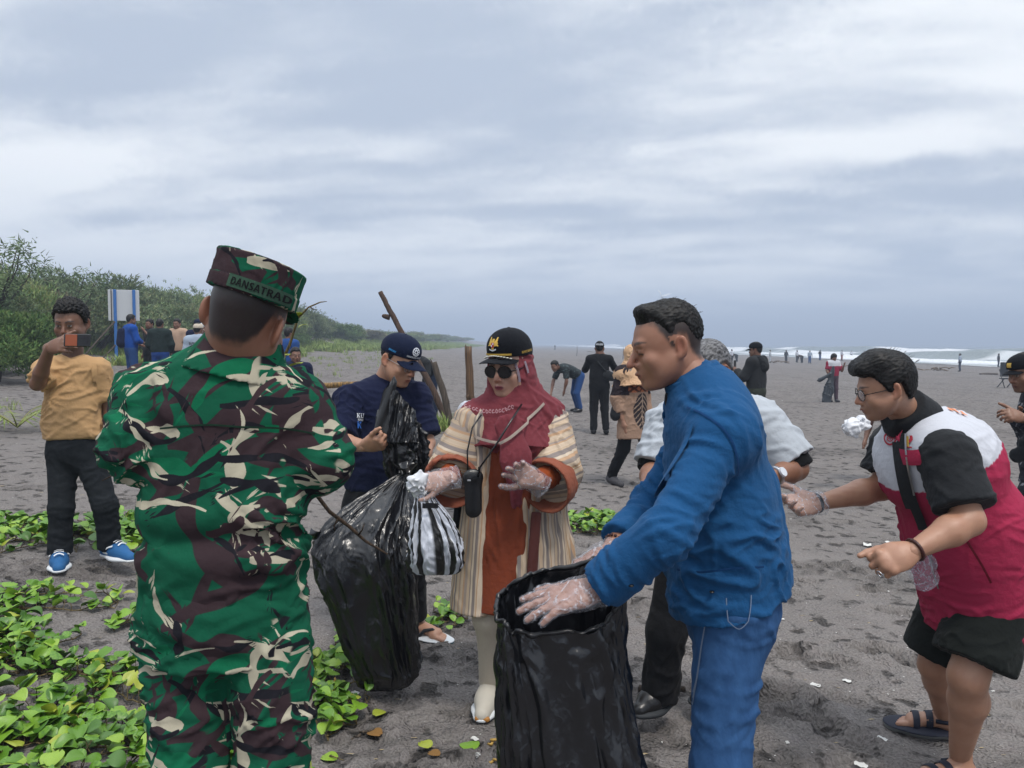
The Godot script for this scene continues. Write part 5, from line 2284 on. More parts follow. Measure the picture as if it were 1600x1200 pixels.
func soldier() -> void:
	var J := {
		"hd": Vector3(-0.560, 1.600, -1.625), "hf": Vector3(0.06, -0.12, -1).normalized(), "hu": Vector3(.30, .955, 0), "nk": Vector3(-0.592, 1.484, -1.659), "ch": Vector3(-0.622, 1.339, -1.651), "wa": Vector3(-0.622, 1.152, -1.641), "pe": Vector3(-0.625, 0.973, -1.632),
		"shL": Vector3(-0.790, 1.420, -1.675), "elL": Vector3(-0.802, 1.336, -1.611), "wrL": Vector3(-0.805, 1.236, -1.826), "shR": Vector3(-0.482, 1.406, -1.675), "elR": Vector3(-0.420, 1.303, -1.669), "wrR": Vector3(-0.510, 1.210, -1.885),
		"hpL": Vector3(-0.697, 0.910, -1.629), "knL": Vector3(-0.675, 0.582, -1.571), "anL": Vector3(-0.686, 0.075, -1.605), "toL": Vector3(-0.798, -0.157, -1.773),
		"hpR": Vector3(-0.526, 0.910, -1.629), "knR": Vector3(-0.508, 0.577, -1.591), "anR": Vector3(-0.531, 0.060, -1.624), "toR": Vector3(-0.548, -0.176, -1.792),
	}
	var t := thing("person", base_of(J), "soldier seen from behind in green camouflage uniform and matching cap", "person")
	var X := head_frame(J, .95)
	var A := body_axes(J)
	var skin := Color(0.26, 0.125, 0.08)
	solid("body", [[limb_prims(J, 1.05), .015], [head_solid(X, J, {"jaw": 1.05}), .0036]], M.skin, t, {"paint": face_paint(X, skin, {"scalp": 0.96})})
	# field cap: an upright band with a flat, slightly wider crown
	var cb := X * Vector3(0, .050, -.010)
	var ct := X * Vector3(0.002, .128, -.006)
	var side := X.basis.x.normalized()
	var cap := [C(cb, ct, .1045, .106, .01, side, 0.86, "ab"), E(ct, X.basis.orthonormalized(), Vector3(.089, .014, .102), .008)]
	var capn := solid("field_cap", [[cap, .0036]], M.camo, t, {"fold": {"amp": 0.002, "freq": 16.0}})
	var band := [C(cb - X.basis.y * 0.002, cb + X.basis.y * 0.030, .1065, .1068, .002, side, 0.86, "ab")]
	solid("cap_band", [[band, .0036]], M.camo, capn)
	solid("peak", [[[E(X * Vector3(0, .046, .10), X.basis.orthonormalized() * Basis(Vector3.RIGHT, 0.35), Vector3(.07, .005, .07), .01)], .004]], M.camo, capn)
	var back := -X.basis.z.normalized()
	var tapec := Vector3(-0.503, 1.660, -1.508)
	patch("name_tape", tapec, (-X.basis.x).normalized(), X.basis.y.normalized(), 0.112, 0.026, band + cap, M.tape, t, 0.0025, 12, 4)
	letters("name_lettering", "DANSATRAD", tapec, (-X.basis.x).normalized(), X.basis.y.normalized(), 0.0150, band + cap, M.black_cloth, t, 0.0040, "Droid Sans", 0.096)
	# blouse
	var L := torso_prims(J, .013, .98, {"hem": Vector3(-0.631, 0.892, -1.648), "hemr": .196, "flat": 0.72})
	L.append_array(sleeve_prims(J, "L", 1.75, .016, 1.08, .046))
	L.append_array(sleeve_prims(J, "R", 1.22, .018, 1.08, .058))
	var fold := {"amp": 0.009, "freq": 6.5, "seed": 4, "grain": Basis(Vector3(0.8, 0.3, 0), Vector3(-0.5, 1.5, 0), Vector3(0, 0, 1)),
		"spots": [[Vector3(-0.581, 1.175, -1.532), 0.11, 0.012], [Vector3(-0.733, 1.147, -1.581), 0.10, 0.010], [Vector3(-0.453, 1.147, -1.581), 0.10, 0.010], [Vector3(-0.427, 1.280, -1.588), 0.08, 0.012], [Vector3(-0.780, 1.286, -1.588), 0.08, 0.008]]}
	var belt := (Vector3(-0.630, 1.146, -1.661) as Vector3).y
	var cinch := func(p: Vector3, _n: Vector3) -> float:
		var q := (p.y - belt - 0.012 * sin(p.x * 9.0)) / 0.020
		return (-0.015 * exp(-q * q) + 0.007 * exp(-pow(q - 2.6, 2.0) * .5) + 0.005 * exp(-pow(q + 2.4, 2.0) * .5)) * (1.0 if absf(p.x + .575) < .24 else 0.0)
	solid("camouflage_blouse", [[L, .0062]], M.camo, t, {"fold": fold, "shift": cinch, "crease": {"n": 230, "amp": 0.0085, "w": .011, "R": .085, "seed": 3, "bones": [[J.pe, J.wa, 1.0, 1.0, .5], [J.wa, J.nk, .55, .8, .8], [J.shL, J.elL, 1.0, 1.0, .45], [J.elL, J.wrL, 1.0, 1.0, .35], [J.shR, J.elR, 1.0, 1.0, .45], [J.elR, J.wrR, 1.0, 1.0, .35]]}})
	solid("rolled_cuff", [[[C(Vector3(-0.417, 1.291, -1.669), Vector3(-0.449, 1.263, -1.747), .066, .066, .01, Vector3.ZERO, 1.0, "ab")], .006]], M.camo_plain, t)
	var cl := [C(J.nk - A.y * .020 + Vector3(0.000, -.004, 0), J.nk + A.y * .088 + Vector3(0.014, 0, 0), .092, .071, .01, A.z, 0.95, "ab")]
	solid("collar", [[cl, .005]], M.camo, t, {"fold": {"amp": 0.003, "freq": 14.0}})
	solid("collar_fall", [[[C(J.nk - A.y * .006 + Vector3(-0.004, 0, 0), J.nk + A.y * .084 + Vector3(0.013, 0, 0), .122, .078, .01, A.z, 0.95, "ab")], .005]], M.camo, t, {"fold": {"amp": 0.004, "freq": 10.0}})
	ribbon("seam", [Vector3(-0.715, 1.381, -1.493), Vector3(-0.616, 1.392, -1.444), Vector3(-0.544, 1.387, -1.443), Vector3(-0.471, 1.382, -1.443), Vector3(-0.413, 1.367, -1.492)], .004, L, M.camo_plain_dark, t, -A.z, 0.002)
	# trousers
	var Lt := trouser_prims(J, .011, .97, 2.0, 0.0, .010)
	solid("camouflage_trousers", [[Lt, .0075]], M.camo, t, {"fold": {"amp": 0.010, "freq": 8.5, "seed": 9, "grain": Basis(Vector3(0.7, 0, 0), Vector3(0, 1.5, 0), Vector3(0, 0, 1)), "spots": [[Vector3(-0.581, 0.875, -1.517), 0.10, 0.006], [Vector3(-0.504, 0.721, -1.509), 0.09, 0.006]]}, "crease": {"n": 240, "amp": 0.0093, "w": .012, "R": .085, "seed": 8, "bones": [[J.hpL, J.knL, .8, .9, .5], [J.knL, J.anL, 1.0, 1.0, .4], [J.hpR, J.knR, .8, .9, .5], [J.knR, J.anR, 1.0, 1.0, .4], [J.pe, J.wa, .6, .8, .6]]}})
	for s in ["L", "R"]:
		shoe_on(J["an" + s], J["to" + s], t, M.black_leather, M.rubber, .009)
	# what he holds: a forked twig in his far hand, another poking out at his other side
	var tw := thing("twig", Vector3(-0.403, 1.120, -1.840), "bare brown twig held by the soldier, crossing the full black bag", "twig")
	part("stem", tube_mesh([Vector3(-0.528, 1.222, -1.905), Vector3(-0.485, 1.184, -1.873), Vector3(-0.444, 1.141, -1.851), Vector3(-0.393, 1.111, -1.830), Vector3(-0.350, 1.077, -1.818), Vector3(-0.296, 1.049, -1.806)], [.0055, .0052, .0048, .0045, .0036, .0018], 6, tw.position), M.twig, tw)
	part("shoot", tube_mesh([Vector3(-0.369, 1.091, -1.823), Vector3(-0.357, 1.107, -1.809), Vector3(-0.352, 1.122, -1.810)], [.003, .002, .001], 5, tw.position), M.twig, tw)
	part("shoot", tube_mesh([Vector3(-0.422, 1.127, -1.840), Vector3(-0.429, 1.111, -1.830), Vector3(-0.426, 1.099, -1.829)], [.003, .002, .001], 5, tw.position), M.twig, tw)
	var tw2 := thing("twig", Vector3(-0.930, 1.243, -1.786), "thin dry stalk poking out past the soldier's elbow", "twig")
	part("stem", tube_mesh([Vector3(-0.848, 1.265, -1.838), Vector3(-0.892, 1.261, -1.817), Vector3(-0.922, 1.249, -1.787), Vector3(-0.951, 1.232, -1.766)], [.0028, .0026, .0022, .001], 5, tw2.position), M.twig, tw2)
	var br := thing("branch", Vector3(-0.552, 1.578, -1.954), "leafy branch rising just behind the soldier's ear", "branch")
	part("stem", tube_mesh([Vector3(-0.619, 1.446, -1.977), Vector3(-0.568, 1.545, -1.962), Vector3(-0.543, 1.615, -1.956), Vector3(-0.517, 1.642, -1.958), Vector3(-0.487, 1.655, -1.958), Vector3(-0.470, 1.657, -1.958)], [.005, .004, .003, .0024, .0018, .0009], 5, br.position), M.stem, br)
	part("shoot", tube_mesh([Vector3(-0.513, 1.644, -1.958), Vector3(-0.504, 1.636, -1.957), Vector3(-0.496, 1.636, -1.957)], [.0018, .0013, .0008], 5, br.position), M.twig, br)
	var lf := vine_leaf(0.4, 0.3, 0.8)
	for q in [[Vector3(-0.546, 1.618, -1.956), 0.030, 0.4], [Vector3(-0.543, 1.591, -1.955), 0.022, 2.2], [Vector3(-0.603, 1.503, -1.930), 0.055, 1.2], [Vector3(-0.573, 1.484, -1.929), 0.048, 1.7]]:
		var o := part("leaf", lf, M.leaf[4], br)
		o.transform = Transform3D((Basis(Vector3.UP, q[2]) * Basis(Vector3.RIGHT, -0.5)).scaled(Vector3.ONE * q[1]), q[0] - br.position)


func phone_man() -> void:
	var J := {
		"hd": Vector3(-2.641, 1.672, -4.613), "hf": Vector3(0.10, -0.22, 1).normalized(), "hu": Vector3(.0, 1, 0.1), "nk": Vector3(-2.668, 1.438, -4.661), "ch": Vector3(-2.664, 1.267, -4.652), "wa": Vector3(-2.664, 1.092, -4.642), "pe": Vector3(-2.656, 0.910, -4.633),
		"shR": Vector3(-2.819, 1.383, -4.658), "elR": Vector3(-2.733, 1.318, -4.414), "wrR": Vector3(-2.587, 1.529, -4.305), "shL": Vector3(-2.523, 1.383, -4.678), "elL": Vector3(-2.470, 1.126, -4.704), "wrL": Vector3(-2.447, 0.898, -4.632),
		"hpR": Vector3(-2.726, 0.871, -4.631), "knR": Vector3(-2.699, 0.562, -4.554), "anR": Vector3(-2.722, 0.285, -4.560), "toR": Vector3(-2.631, 0.229, -4.397),
		"hpL": Vector3(-2.571, 0.871, -4.631), "knL": Vector3(-2.449, 0.585, -4.576), "anL": Vector3(-2.460, 0.302, -4.641), "toL": Vector3(-2.267, 0.258, -4.518),
	}
	var t := thing("person", base_of(J), "man in tan polo shirt and black trousers photographing with a phone", "person")
	var X := head_frame(J, 1.02)
	var A := body_axes(J)
	var skin := Color(0.16, 0.078, 0.048)
	var hd := Vector3(.93, .12, .30)
	var hb := Vector3(-.25, .35, .9)
	var ho := {"curl": [0.18, 0.22, 0.26, 0.32], "spread": 0.10, "thumb": Vector3(0.75, 0.45, -0.5), "thumb_bend": 0.2, "size": 1.05}
	solid("body", [[limb_prims(J, .92, true, true, false), .011], [head_solid(X, J, {"jaw": 1.06, "nose": 0.9}), .0045], [hand_solid(J.wrR, hd, hb, false, ho), .0042]], M.skin, t, {"paint": face_paint(X, skin, {"scalp": 0.9, "beard": 0.45})})
	hair_on(X, t, {"thick": 0.010, "top": 0.022, "amp": 0.007, "curl": 34.0, "fade": 0.016, "grain": Vector3(60, 60, 60), "cell": 0.005})
	var L := torso_prims(J, .012, .93, {"hem": Vector3(-2.660, 0.980, -4.636), "hemr": .176, "flat": .70})
	L.append_array(sleeve_prims(J, "R", 0.72, .008, 1.0, .060))
	L.append_array(sleeve_prims(J, "L", 0.72, .008, 1.0, .060))
	solid("polo_shirt", [[L, .0085]], M.tan, t, {"fold": {"amp": 0.010, "freq": 8.0, "seed": 12, "grain": Basis(Vector3(.8, .3, 0), Vector3(-.4, 1.2, 0), Vector3(0, 0, 1)), "spots": [[Vector3(-2.580, 1.059, -4.480), .12, .008], [Vector3(-2.663, 1.314, -4.494), .12, .006]]}, "crease": {"n": 130, "amp": 0.0093, "w": .014, "R": .10, "bones": [[J.pe, J.wa, 1.0, 1.0, .5], [J.wa, J.nk, .55, .8, .8], [J.shL, J.elL, 1.0, 1.0, .45], [J.elL, J.wrL, 1.0, 1.0, .35], [J.shR, J.elR, 1.0, 1.0, .45], [J.elR, J.wrR, 1.0, 1.0, .35]]}})
	solid("collar", [[[C(J.nk - A.y * .03, J.nk + A.y * .025, .084, .070, .01, Vector3.ZERO, 1.0, "ab")], .007]], M.tan, t)
	ribbon("placket", [Vector3(-2.490, 1.447, -4.401), Vector3(-2.486, 1.393, -4.398), Vector3(-2.482, 1.334, -4.395)], .028, L, M.tan, t, A.z, .005)
	for y in [572, 585]:
		pass
	patch("pocket", Vector3(-2.445, 1.325, -4.494), A.x, A.y, .085, .09, L, M.tan, t, .006, 6, 6)
	letters("pocket_stitching", "~", Vector3(-2.434, 1.348, -4.496), A.x, A.y, .012, L, M.brown_thread, t, .009)
	var Lt := trouser_prims(J, .011, .88, 1.99, .056)
	solid("trousers", [[Lt, .0095]], M.black_faded, t, {"crease": {"n": 120, "amp": 0.0065, "w": .014, "R": .09, "bones": [[J.hpL, J.knL, .8, .9, .5], [J.knL, J.anL, 1.0, 1.0, .4], [J.hpR, J.knR, .8, .9, .5], [J.knR, J.anR, 1.0, 1.0, .4], [J.pe, J.wa, .6, .8, .6]]}, "fold": {"amp": 0.006, "freq": 7.0, "seed": 3, "grain": Basis(Vector3(.8, 0, 0), Vector3(0, 1.3, 0), Vector3(0, 0, 1))}})
	for s in ["R", "L"]:
		sneaker(J["an" + s], J["to" + s], t, M.sneaker_blue, M.white_rubber, .005)
	var ph := thing("phone", Vector3(-2.388, 1.568, -4.227), "phone held sideways by the man in the tan polo", "phone")
	var pb := part("case", chamfered(Vector3(.142, .071, .010), .004), M.frame, ph)
	pb.rotation = Vector3(-0.1, 0.08, -0.02)
	var plate := part("back_plate", chamfered(Vector3(.062, .063, .003), .001), M.orange_case, pb)
	plate.position = Vector3(-.030, 0, .0062)
	for q in [Vector3(.050, .016, .0068), Vector3(.050, -.006, .0068), Vector3(.034, .016, .0068)]:
		var cm := CylinderMesh.new()
		cm.top_radius = .0075
		cm.bottom_radius = .0085
		cm.height = .004
		cm.radial_segments = 16
		var l := part("camera_lens", cm, M.dark_lens, pb)
		l.position = q
		l.rotation.x = PI / 2


func sneaker(an: Vector3, toe: Vector3, t: Node3D, up: Material, so: Material, cell := .005) -> void:
	shoe_on(an, toe, t, up, so, cell)
	var f := Vector3(toe.x - an.x, 0, toe.z - an.z).normalized()
	var g := toe.y
	var side := f.cross(Vector3.UP)
	var U2 := [C(Vector3(an.x, g + .028, an.z) - f * .03, Vector3(an.x, g + .028, an.z) + f * .06, .048, .050, .02, Vector3.UP, .45)]
	solid("side_panel", [[U2, cell]], so, t)
	var top := [C(an, Vector3(an.x, g + .05, an.z) + f * .10, .038, .036, .03), C(Vector3(an.x, g + .045, an.z) - f * .03, Vector3(an.x, g + .045, an.z) + f * .09, .042, .044, .03), C(Vector3(an.x, g + .04, an.z) + f * .08, Vector3(toe.x, g + .026, toe.z) - f * .012, .047, .034, .03)]
	for k in 4:
		var c := Vector3(an.x, g + .10, an.z) + f * (0.055 + k * 0.024)
		ribbon("lace", [c - side * .026 + f * .006, c, c + side * .026 + f * .006], .009, top, so, t, Vector3.UP, .004, 3)
	for q in [-1.0, 1.0]:
		var c2 := Vector3(an.x, g + .05, an.z) + f * .075
		ribbon("side_stripe", [c2 - f * .03 - Vector3.UP * .012, c2 + Vector3.UP * .004, c2 + f * .03 + Vector3.UP * .016], .010, top, so, t, side * q + Vector3.UP * .3, .004, 3)


func glasses_on(X: Transform3D, t: Node3D, rim: Material, lens: Material, r: float, wire: float) -> void:
	var g := Node3D.new()
	g.name = "glasses"
	t.add_child(g, true)
	for s in [-1.0, 1.0]:
		var pts := []
		for i in 19:
			var a := TAU * i / 18.0
			pts.append(X * Vector3(s * .034 + cos(a) * r * 1.08, -.004 + sin(a) * r * 0.92, .106 - 0.006 * absf(cos(a) * 0.5 + 0.5) * 1.0 - absf(s * .034 + cos(a) * r) * 0.14))
		part("rim", tube_mesh(pts, [wire], 6, t.position), rim, g)
		var lv := PackedVector3Array([X * Vector3(s * .034, -.004, .1015) - t.position])
		var li := PackedInt32Array()
		for i in 18:
			lv.append(pts[i] - t.position)
			li.append_array([0, 1 + i, 1 + (i + 1) % 18])
		part("lens", arrays_mesh(lv, li, normals_of(lv, li)), lens, g)
		part("temple", tube_mesh([X * Vector3(s * (.034 + r * 1.08), 0, .094), X * Vector3(s * .078, .003, .05), X * Vector3(s * .083, .004, -.005), X * Vector3(s * .082, -.012, -.03)], [wire, wire, wire, wire], 6, t.position), rim, g)
	part("bridge", tube_mesh([X * Vector3(-.034 + r * .9, 0, .104), X * Vector3(0, .004, .112), X * Vector3(.034 - r * .9, 0, .104)], [wire], 6, t.position), rim, g)


func flip_flop(an: Vector3, toe: Vector3, t: Node3D, strap: Material, sole: Material, edge: Material) -> void:
	var f := Vector3(toe.x - an.x, 0, toe.z - an.z).normalized()
	var side := f.cross(Vector3.UP)
	var len_ := Vector2(toe.x - an.x, toe.z - an.z).length()
	var g := toe.y - 0.004
	var P := func(a: float, s: float, u: float) -> Vector3: return Vector3(an.x, g, an.z) + f * a + side * s + Vector3.UP * u
	var S := [C(P.call(-.05, 0, -.006), P.call(len_ * .55, 0, -.006), .040, .046, .02, Vector3.UP, .24), C(P.call(len_ * .5, 0, -.006), P.call(len_ * 1.02, 0, -.006), .048, .040, .02, Vector3.UP, .24)]
	var so := solid("sandal_sole", [[S, .004]], edge, t)
	var S2 := [C(P.call(-.045, 0, .002), P.call(len_ * .55, 0, .002), .037, .043, .02, Vector3.UP, .16), C(P.call(len_ * .5, 0, .002), P.call(len_ * 1.02, 0, .002), .045, .037, .02, Vector3.UP, .16)]
	solid("footbed", [[S2, .0035]], sole, so)
	for s in [-1.0, 1.0]:
		part("strap", tube_mesh([P.call(len_ * .78, -.006, .018), P.call(len_ * .62, s * .022, .052), P.call(len_ * .42, s * .042, .044), P.call(len_ * .25, s * .050, .004)], [.006, .0085, .0095, .008], 7, t.position), strap, t)


func navy_man() -> void:
	var J := {
		"hd": Vector3(-0.578, 1.465, -3.921), "hf": Vector3(.80, -.40, .52).normalized(), "hu": Vector3(.30, .94, .12), "nk": Vector3(-0.668, 1.341, -3.985), "ch": Vector3(-0.655, 1.160, -3.955), "wa": Vector3(-0.675, 0.932, -3.923), "pe": Vector3(-0.691, 0.735, -3.913),
		"shR": Vector3(-0.816, 1.264, -3.890), "elR": Vector3(-0.846, 1.071, -3.740), "wrR": Vector3(-0.675, 1.081, -3.500), "shL": Vector3(-0.505, 1.264, -4.031), "elL": Vector3(-0.438, 1.037, -3.959), "wrL": Vector3(-0.471, 0.924, -3.712),
		"hpR": Vector3(-0.764, 0.692, -3.880), "knR": Vector3(-0.773, 0.370, -3.743), "anR": Vector3(-0.788, 0.053, -3.787), "toR": Vector3(-0.807, 0.009, -3.664),
		"hpL": Vector3(-0.610, 0.675, -3.960), "knL": Vector3(-0.533, 0.375, -3.944), "anL": Vector3(-0.506, 0.086, -4.029), "toL": Vector3(-0.343, 0.009, -3.925),
	}
	var t := thing("person", base_of(J), "young man in navy T-shirt and navy cap looking down at a rubbish bag", "person")
	var X := head_frame(J, 1.0)
	var A := body_axes(J)
	var skin := Color(0.40, 0.215, 0.14)
	var r1 := [Vector3(.86, .18, .40), Vector3(.0, -.62, .78), {"curl": [1.15, 1.2, 1.2, 1.2], "thumb": Vector3(.55, .85, -.2), "thumb_bend": 0.15}]
	var r2 := [Vector3(-.42, -.80, .35), Vector3(.55, -.12, .8), {"curl": [0.6, 0.65, 0.7, 0.75], "thumb": Vector3(.7, .7, -.2)}]
	solid("body", [[limb_prims(J, .98, true, true, false), .012], [head_solid(X, J, {"jaw": 1.0, "nose": 1.0}), .0042], [hand_solid(J.wrR, r1[0], r1[1], false, r1[2]), .0046], [hand_solid(J.wrL, r2[0], r2[1], true, r2[2]), .0046],
		[foot_solid(J.anL, J.toL, A.x), .006], [foot_solid(J.anR, J.toR, -A.x), .006]], M.skin, t, {"paint": face_paint(X, skin, {"scalp": 0.9, "beard": 0.0, "down": true})})
	hair_on(X, t, {"thick": 0.004, "top": 0.0, "amp": 0.002, "fade": 0.02, "cell": 0.0042})
	var cap := cap_on(X, t, M.navy_cap, .004, {"droop": 0.20, "arc": 0.55})
	glasses_on(X, t, M.metal, M.lens, .0225, .0011)
	# printed badge and lettering on the cap
	var fr: Vector3 = (X.basis.z * .92 - X.basis.x * .38).normalized()
	var rt := X.basis.y.normalized().cross(fr).normalized()
	emblem_ring(X * Vector3(-.018, .087, .10), rt, X.basis.y.normalized(), .019, cap, t)
	letters("cap_lettering", "UNIVERSITAS NEGERI", X * Vector3(-.018, .058, .10), rt, X.basis.y.normalized(), .0085, cap, M.white_print, t, .003, "Droid Sans", .085)
	var sd := (-X.basis.x * .95 + X.basis.z * .1).normalized()
	letters("side_lettering", "BIRULAUT", X * Vector3(-.10, .055, .012), X.basis.y.normalized().cross(sd).normalized(), X.basis.y.normalized(), .0095, cap, M.cyan_print, t, .003, "Droid Sans", .045)
	var L := torso_prims(J, .016, 1.0, {"hem": Vector3(-0.691, 0.797, -3.916), "hemr": .170})
	L.append_array(sleeve_prims(J, "R", .86, .018, 1.0, .064))
	L.append_array(sleeve_prims(J, "L", .86, .018, 1.0, .064))
	solid("t_shirt", [[L, .0075]], M.navy, t, {"fold": {"amp": 0.010, "freq": 8.0, "seed": 5, "grain": Basis(Vector3(.9, .4, 0), Vector3(-.4, 1.1, 0), Vector3(0, 0, 1)), "spots": [[Vector3(-0.823, 1.129, -3.783), .1, .006], [Vector3(-0.744, 0.908, -3.772), .12, .008]]}, "crease": {"n": 130, "amp": 0.0093, "w": .013, "R": .10, "bones": [[J.pe, J.wa, 1.0, 1.0, .5], [J.wa, J.nk, .55, .8, .8], [J.shL, J.elL, 1.0, 1.0, .45], [J.elL, J.wrL, 1.0, 1.0, .35], [J.shR, J.elR, 1.0, 1.0, .45], [J.elR, J.wrR, 1.0, 1.0, .35]]}})
	ring("neck_band", J.nk + A.y * .022 + A.z * .008, (A.y * .93 + A.z * .30).normalized(), A.x, .066, .060, .0075, M.navy, t)
	letters("shirt_lettering", "KU", Vector3(-0.706, 1.205, -3.687), A.x, A.y, .022, L, M.white_print, t, .013, "Droid Serif")
	letters("shirt_lettering", "NNU", Vector3(-0.706, 1.184, -3.686), A.x, A.y, .011, L, M.white_print, t, .013, "Droid Serif")
	letters("shirt_lettering", "K", Vector3(-0.715, 1.159, -3.685), A.x, A.y, .034, L, M.blue_print, t, .013)
	solid("trousers", [[trouser_prims(J, .014, .98, 1.98, .046), .009]], M.black_cloth, t, {"fold": {"amp": 0.010, "freq": 7.0, "seed": 2}})
	for s in ["L", "R"]:
		flip_flop(J["an" + s], J["to" + s], t, M.rubber, M.white_rubber, M.teal_rubber)


func ring(called: String, at: Vector3, axis: Vector3, x: Vector3, rx: float, ry: float, r: float, m: Material, t: Node3D) -> void:
	x = (x - axis * x.dot(axis)).normalized()
	var y := axis.cross(x)
	var pts := []
	for i in 25:
		var a := TAU * i / 24.0
		pts.append(at + x * cos(a) * rx + y * sin(a) * ry)
	part(called, tube_mesh(pts, [r], 8, t.position), m, t)


func emblem_ring(at: Vector3, right: Vector3, up: Vector3, r: float, list: Array, t: Node3D) -> void:   # a round embroidered badge: rim, spokes and hub
	var o := Node3D.new()
	o.name = "round_badge"
	t.add_child(o, true)
	var out := right.cross(up).normalized()
	var on := func(p: Vector2) -> Vector3: return at + (right * p.x + up * p.y) * r
	var circ := []
	for i in 17:
		circ.append(on.call(Vector2(cos(TAU * i / 16.0), sin(TAU * i / 16.0))))
	lay("rim", circ, r * .22, list, M.white_print, o, t, out)
	var inner := []
	for i in 9:
		inner.append(on.call(Vector2(cos(TAU * i / 8.0), sin(TAU * i / 8.0)) * .42))
	lay("hub", inner, r * .24, list, M.white_print, o, t, out)
	for i in 8:
		var a := TAU * i / 8.0
		lay("petal", [on.call(Vector2(cos(a), sin(a)) * .46), on.call(Vector2(cos(a + .15), sin(a + .15)) * .68), on.call(Vector2(cos(a), sin(a)) * .92)], r * .20, list, M.white_print, o, t, out)


func lay(called: String, pts: Array, w: float, list: Array, m: Material, o: Node3D, t: Node3D, out: Vector3, off := .0035) -> void:
	var r := ribbon(called, pts, w, list, m, o, out, off, 2)
	r.position = (o.position if o != t else Vector3.ZERO) - (Vector3.ZERO if o != t else Vector3.ZERO)


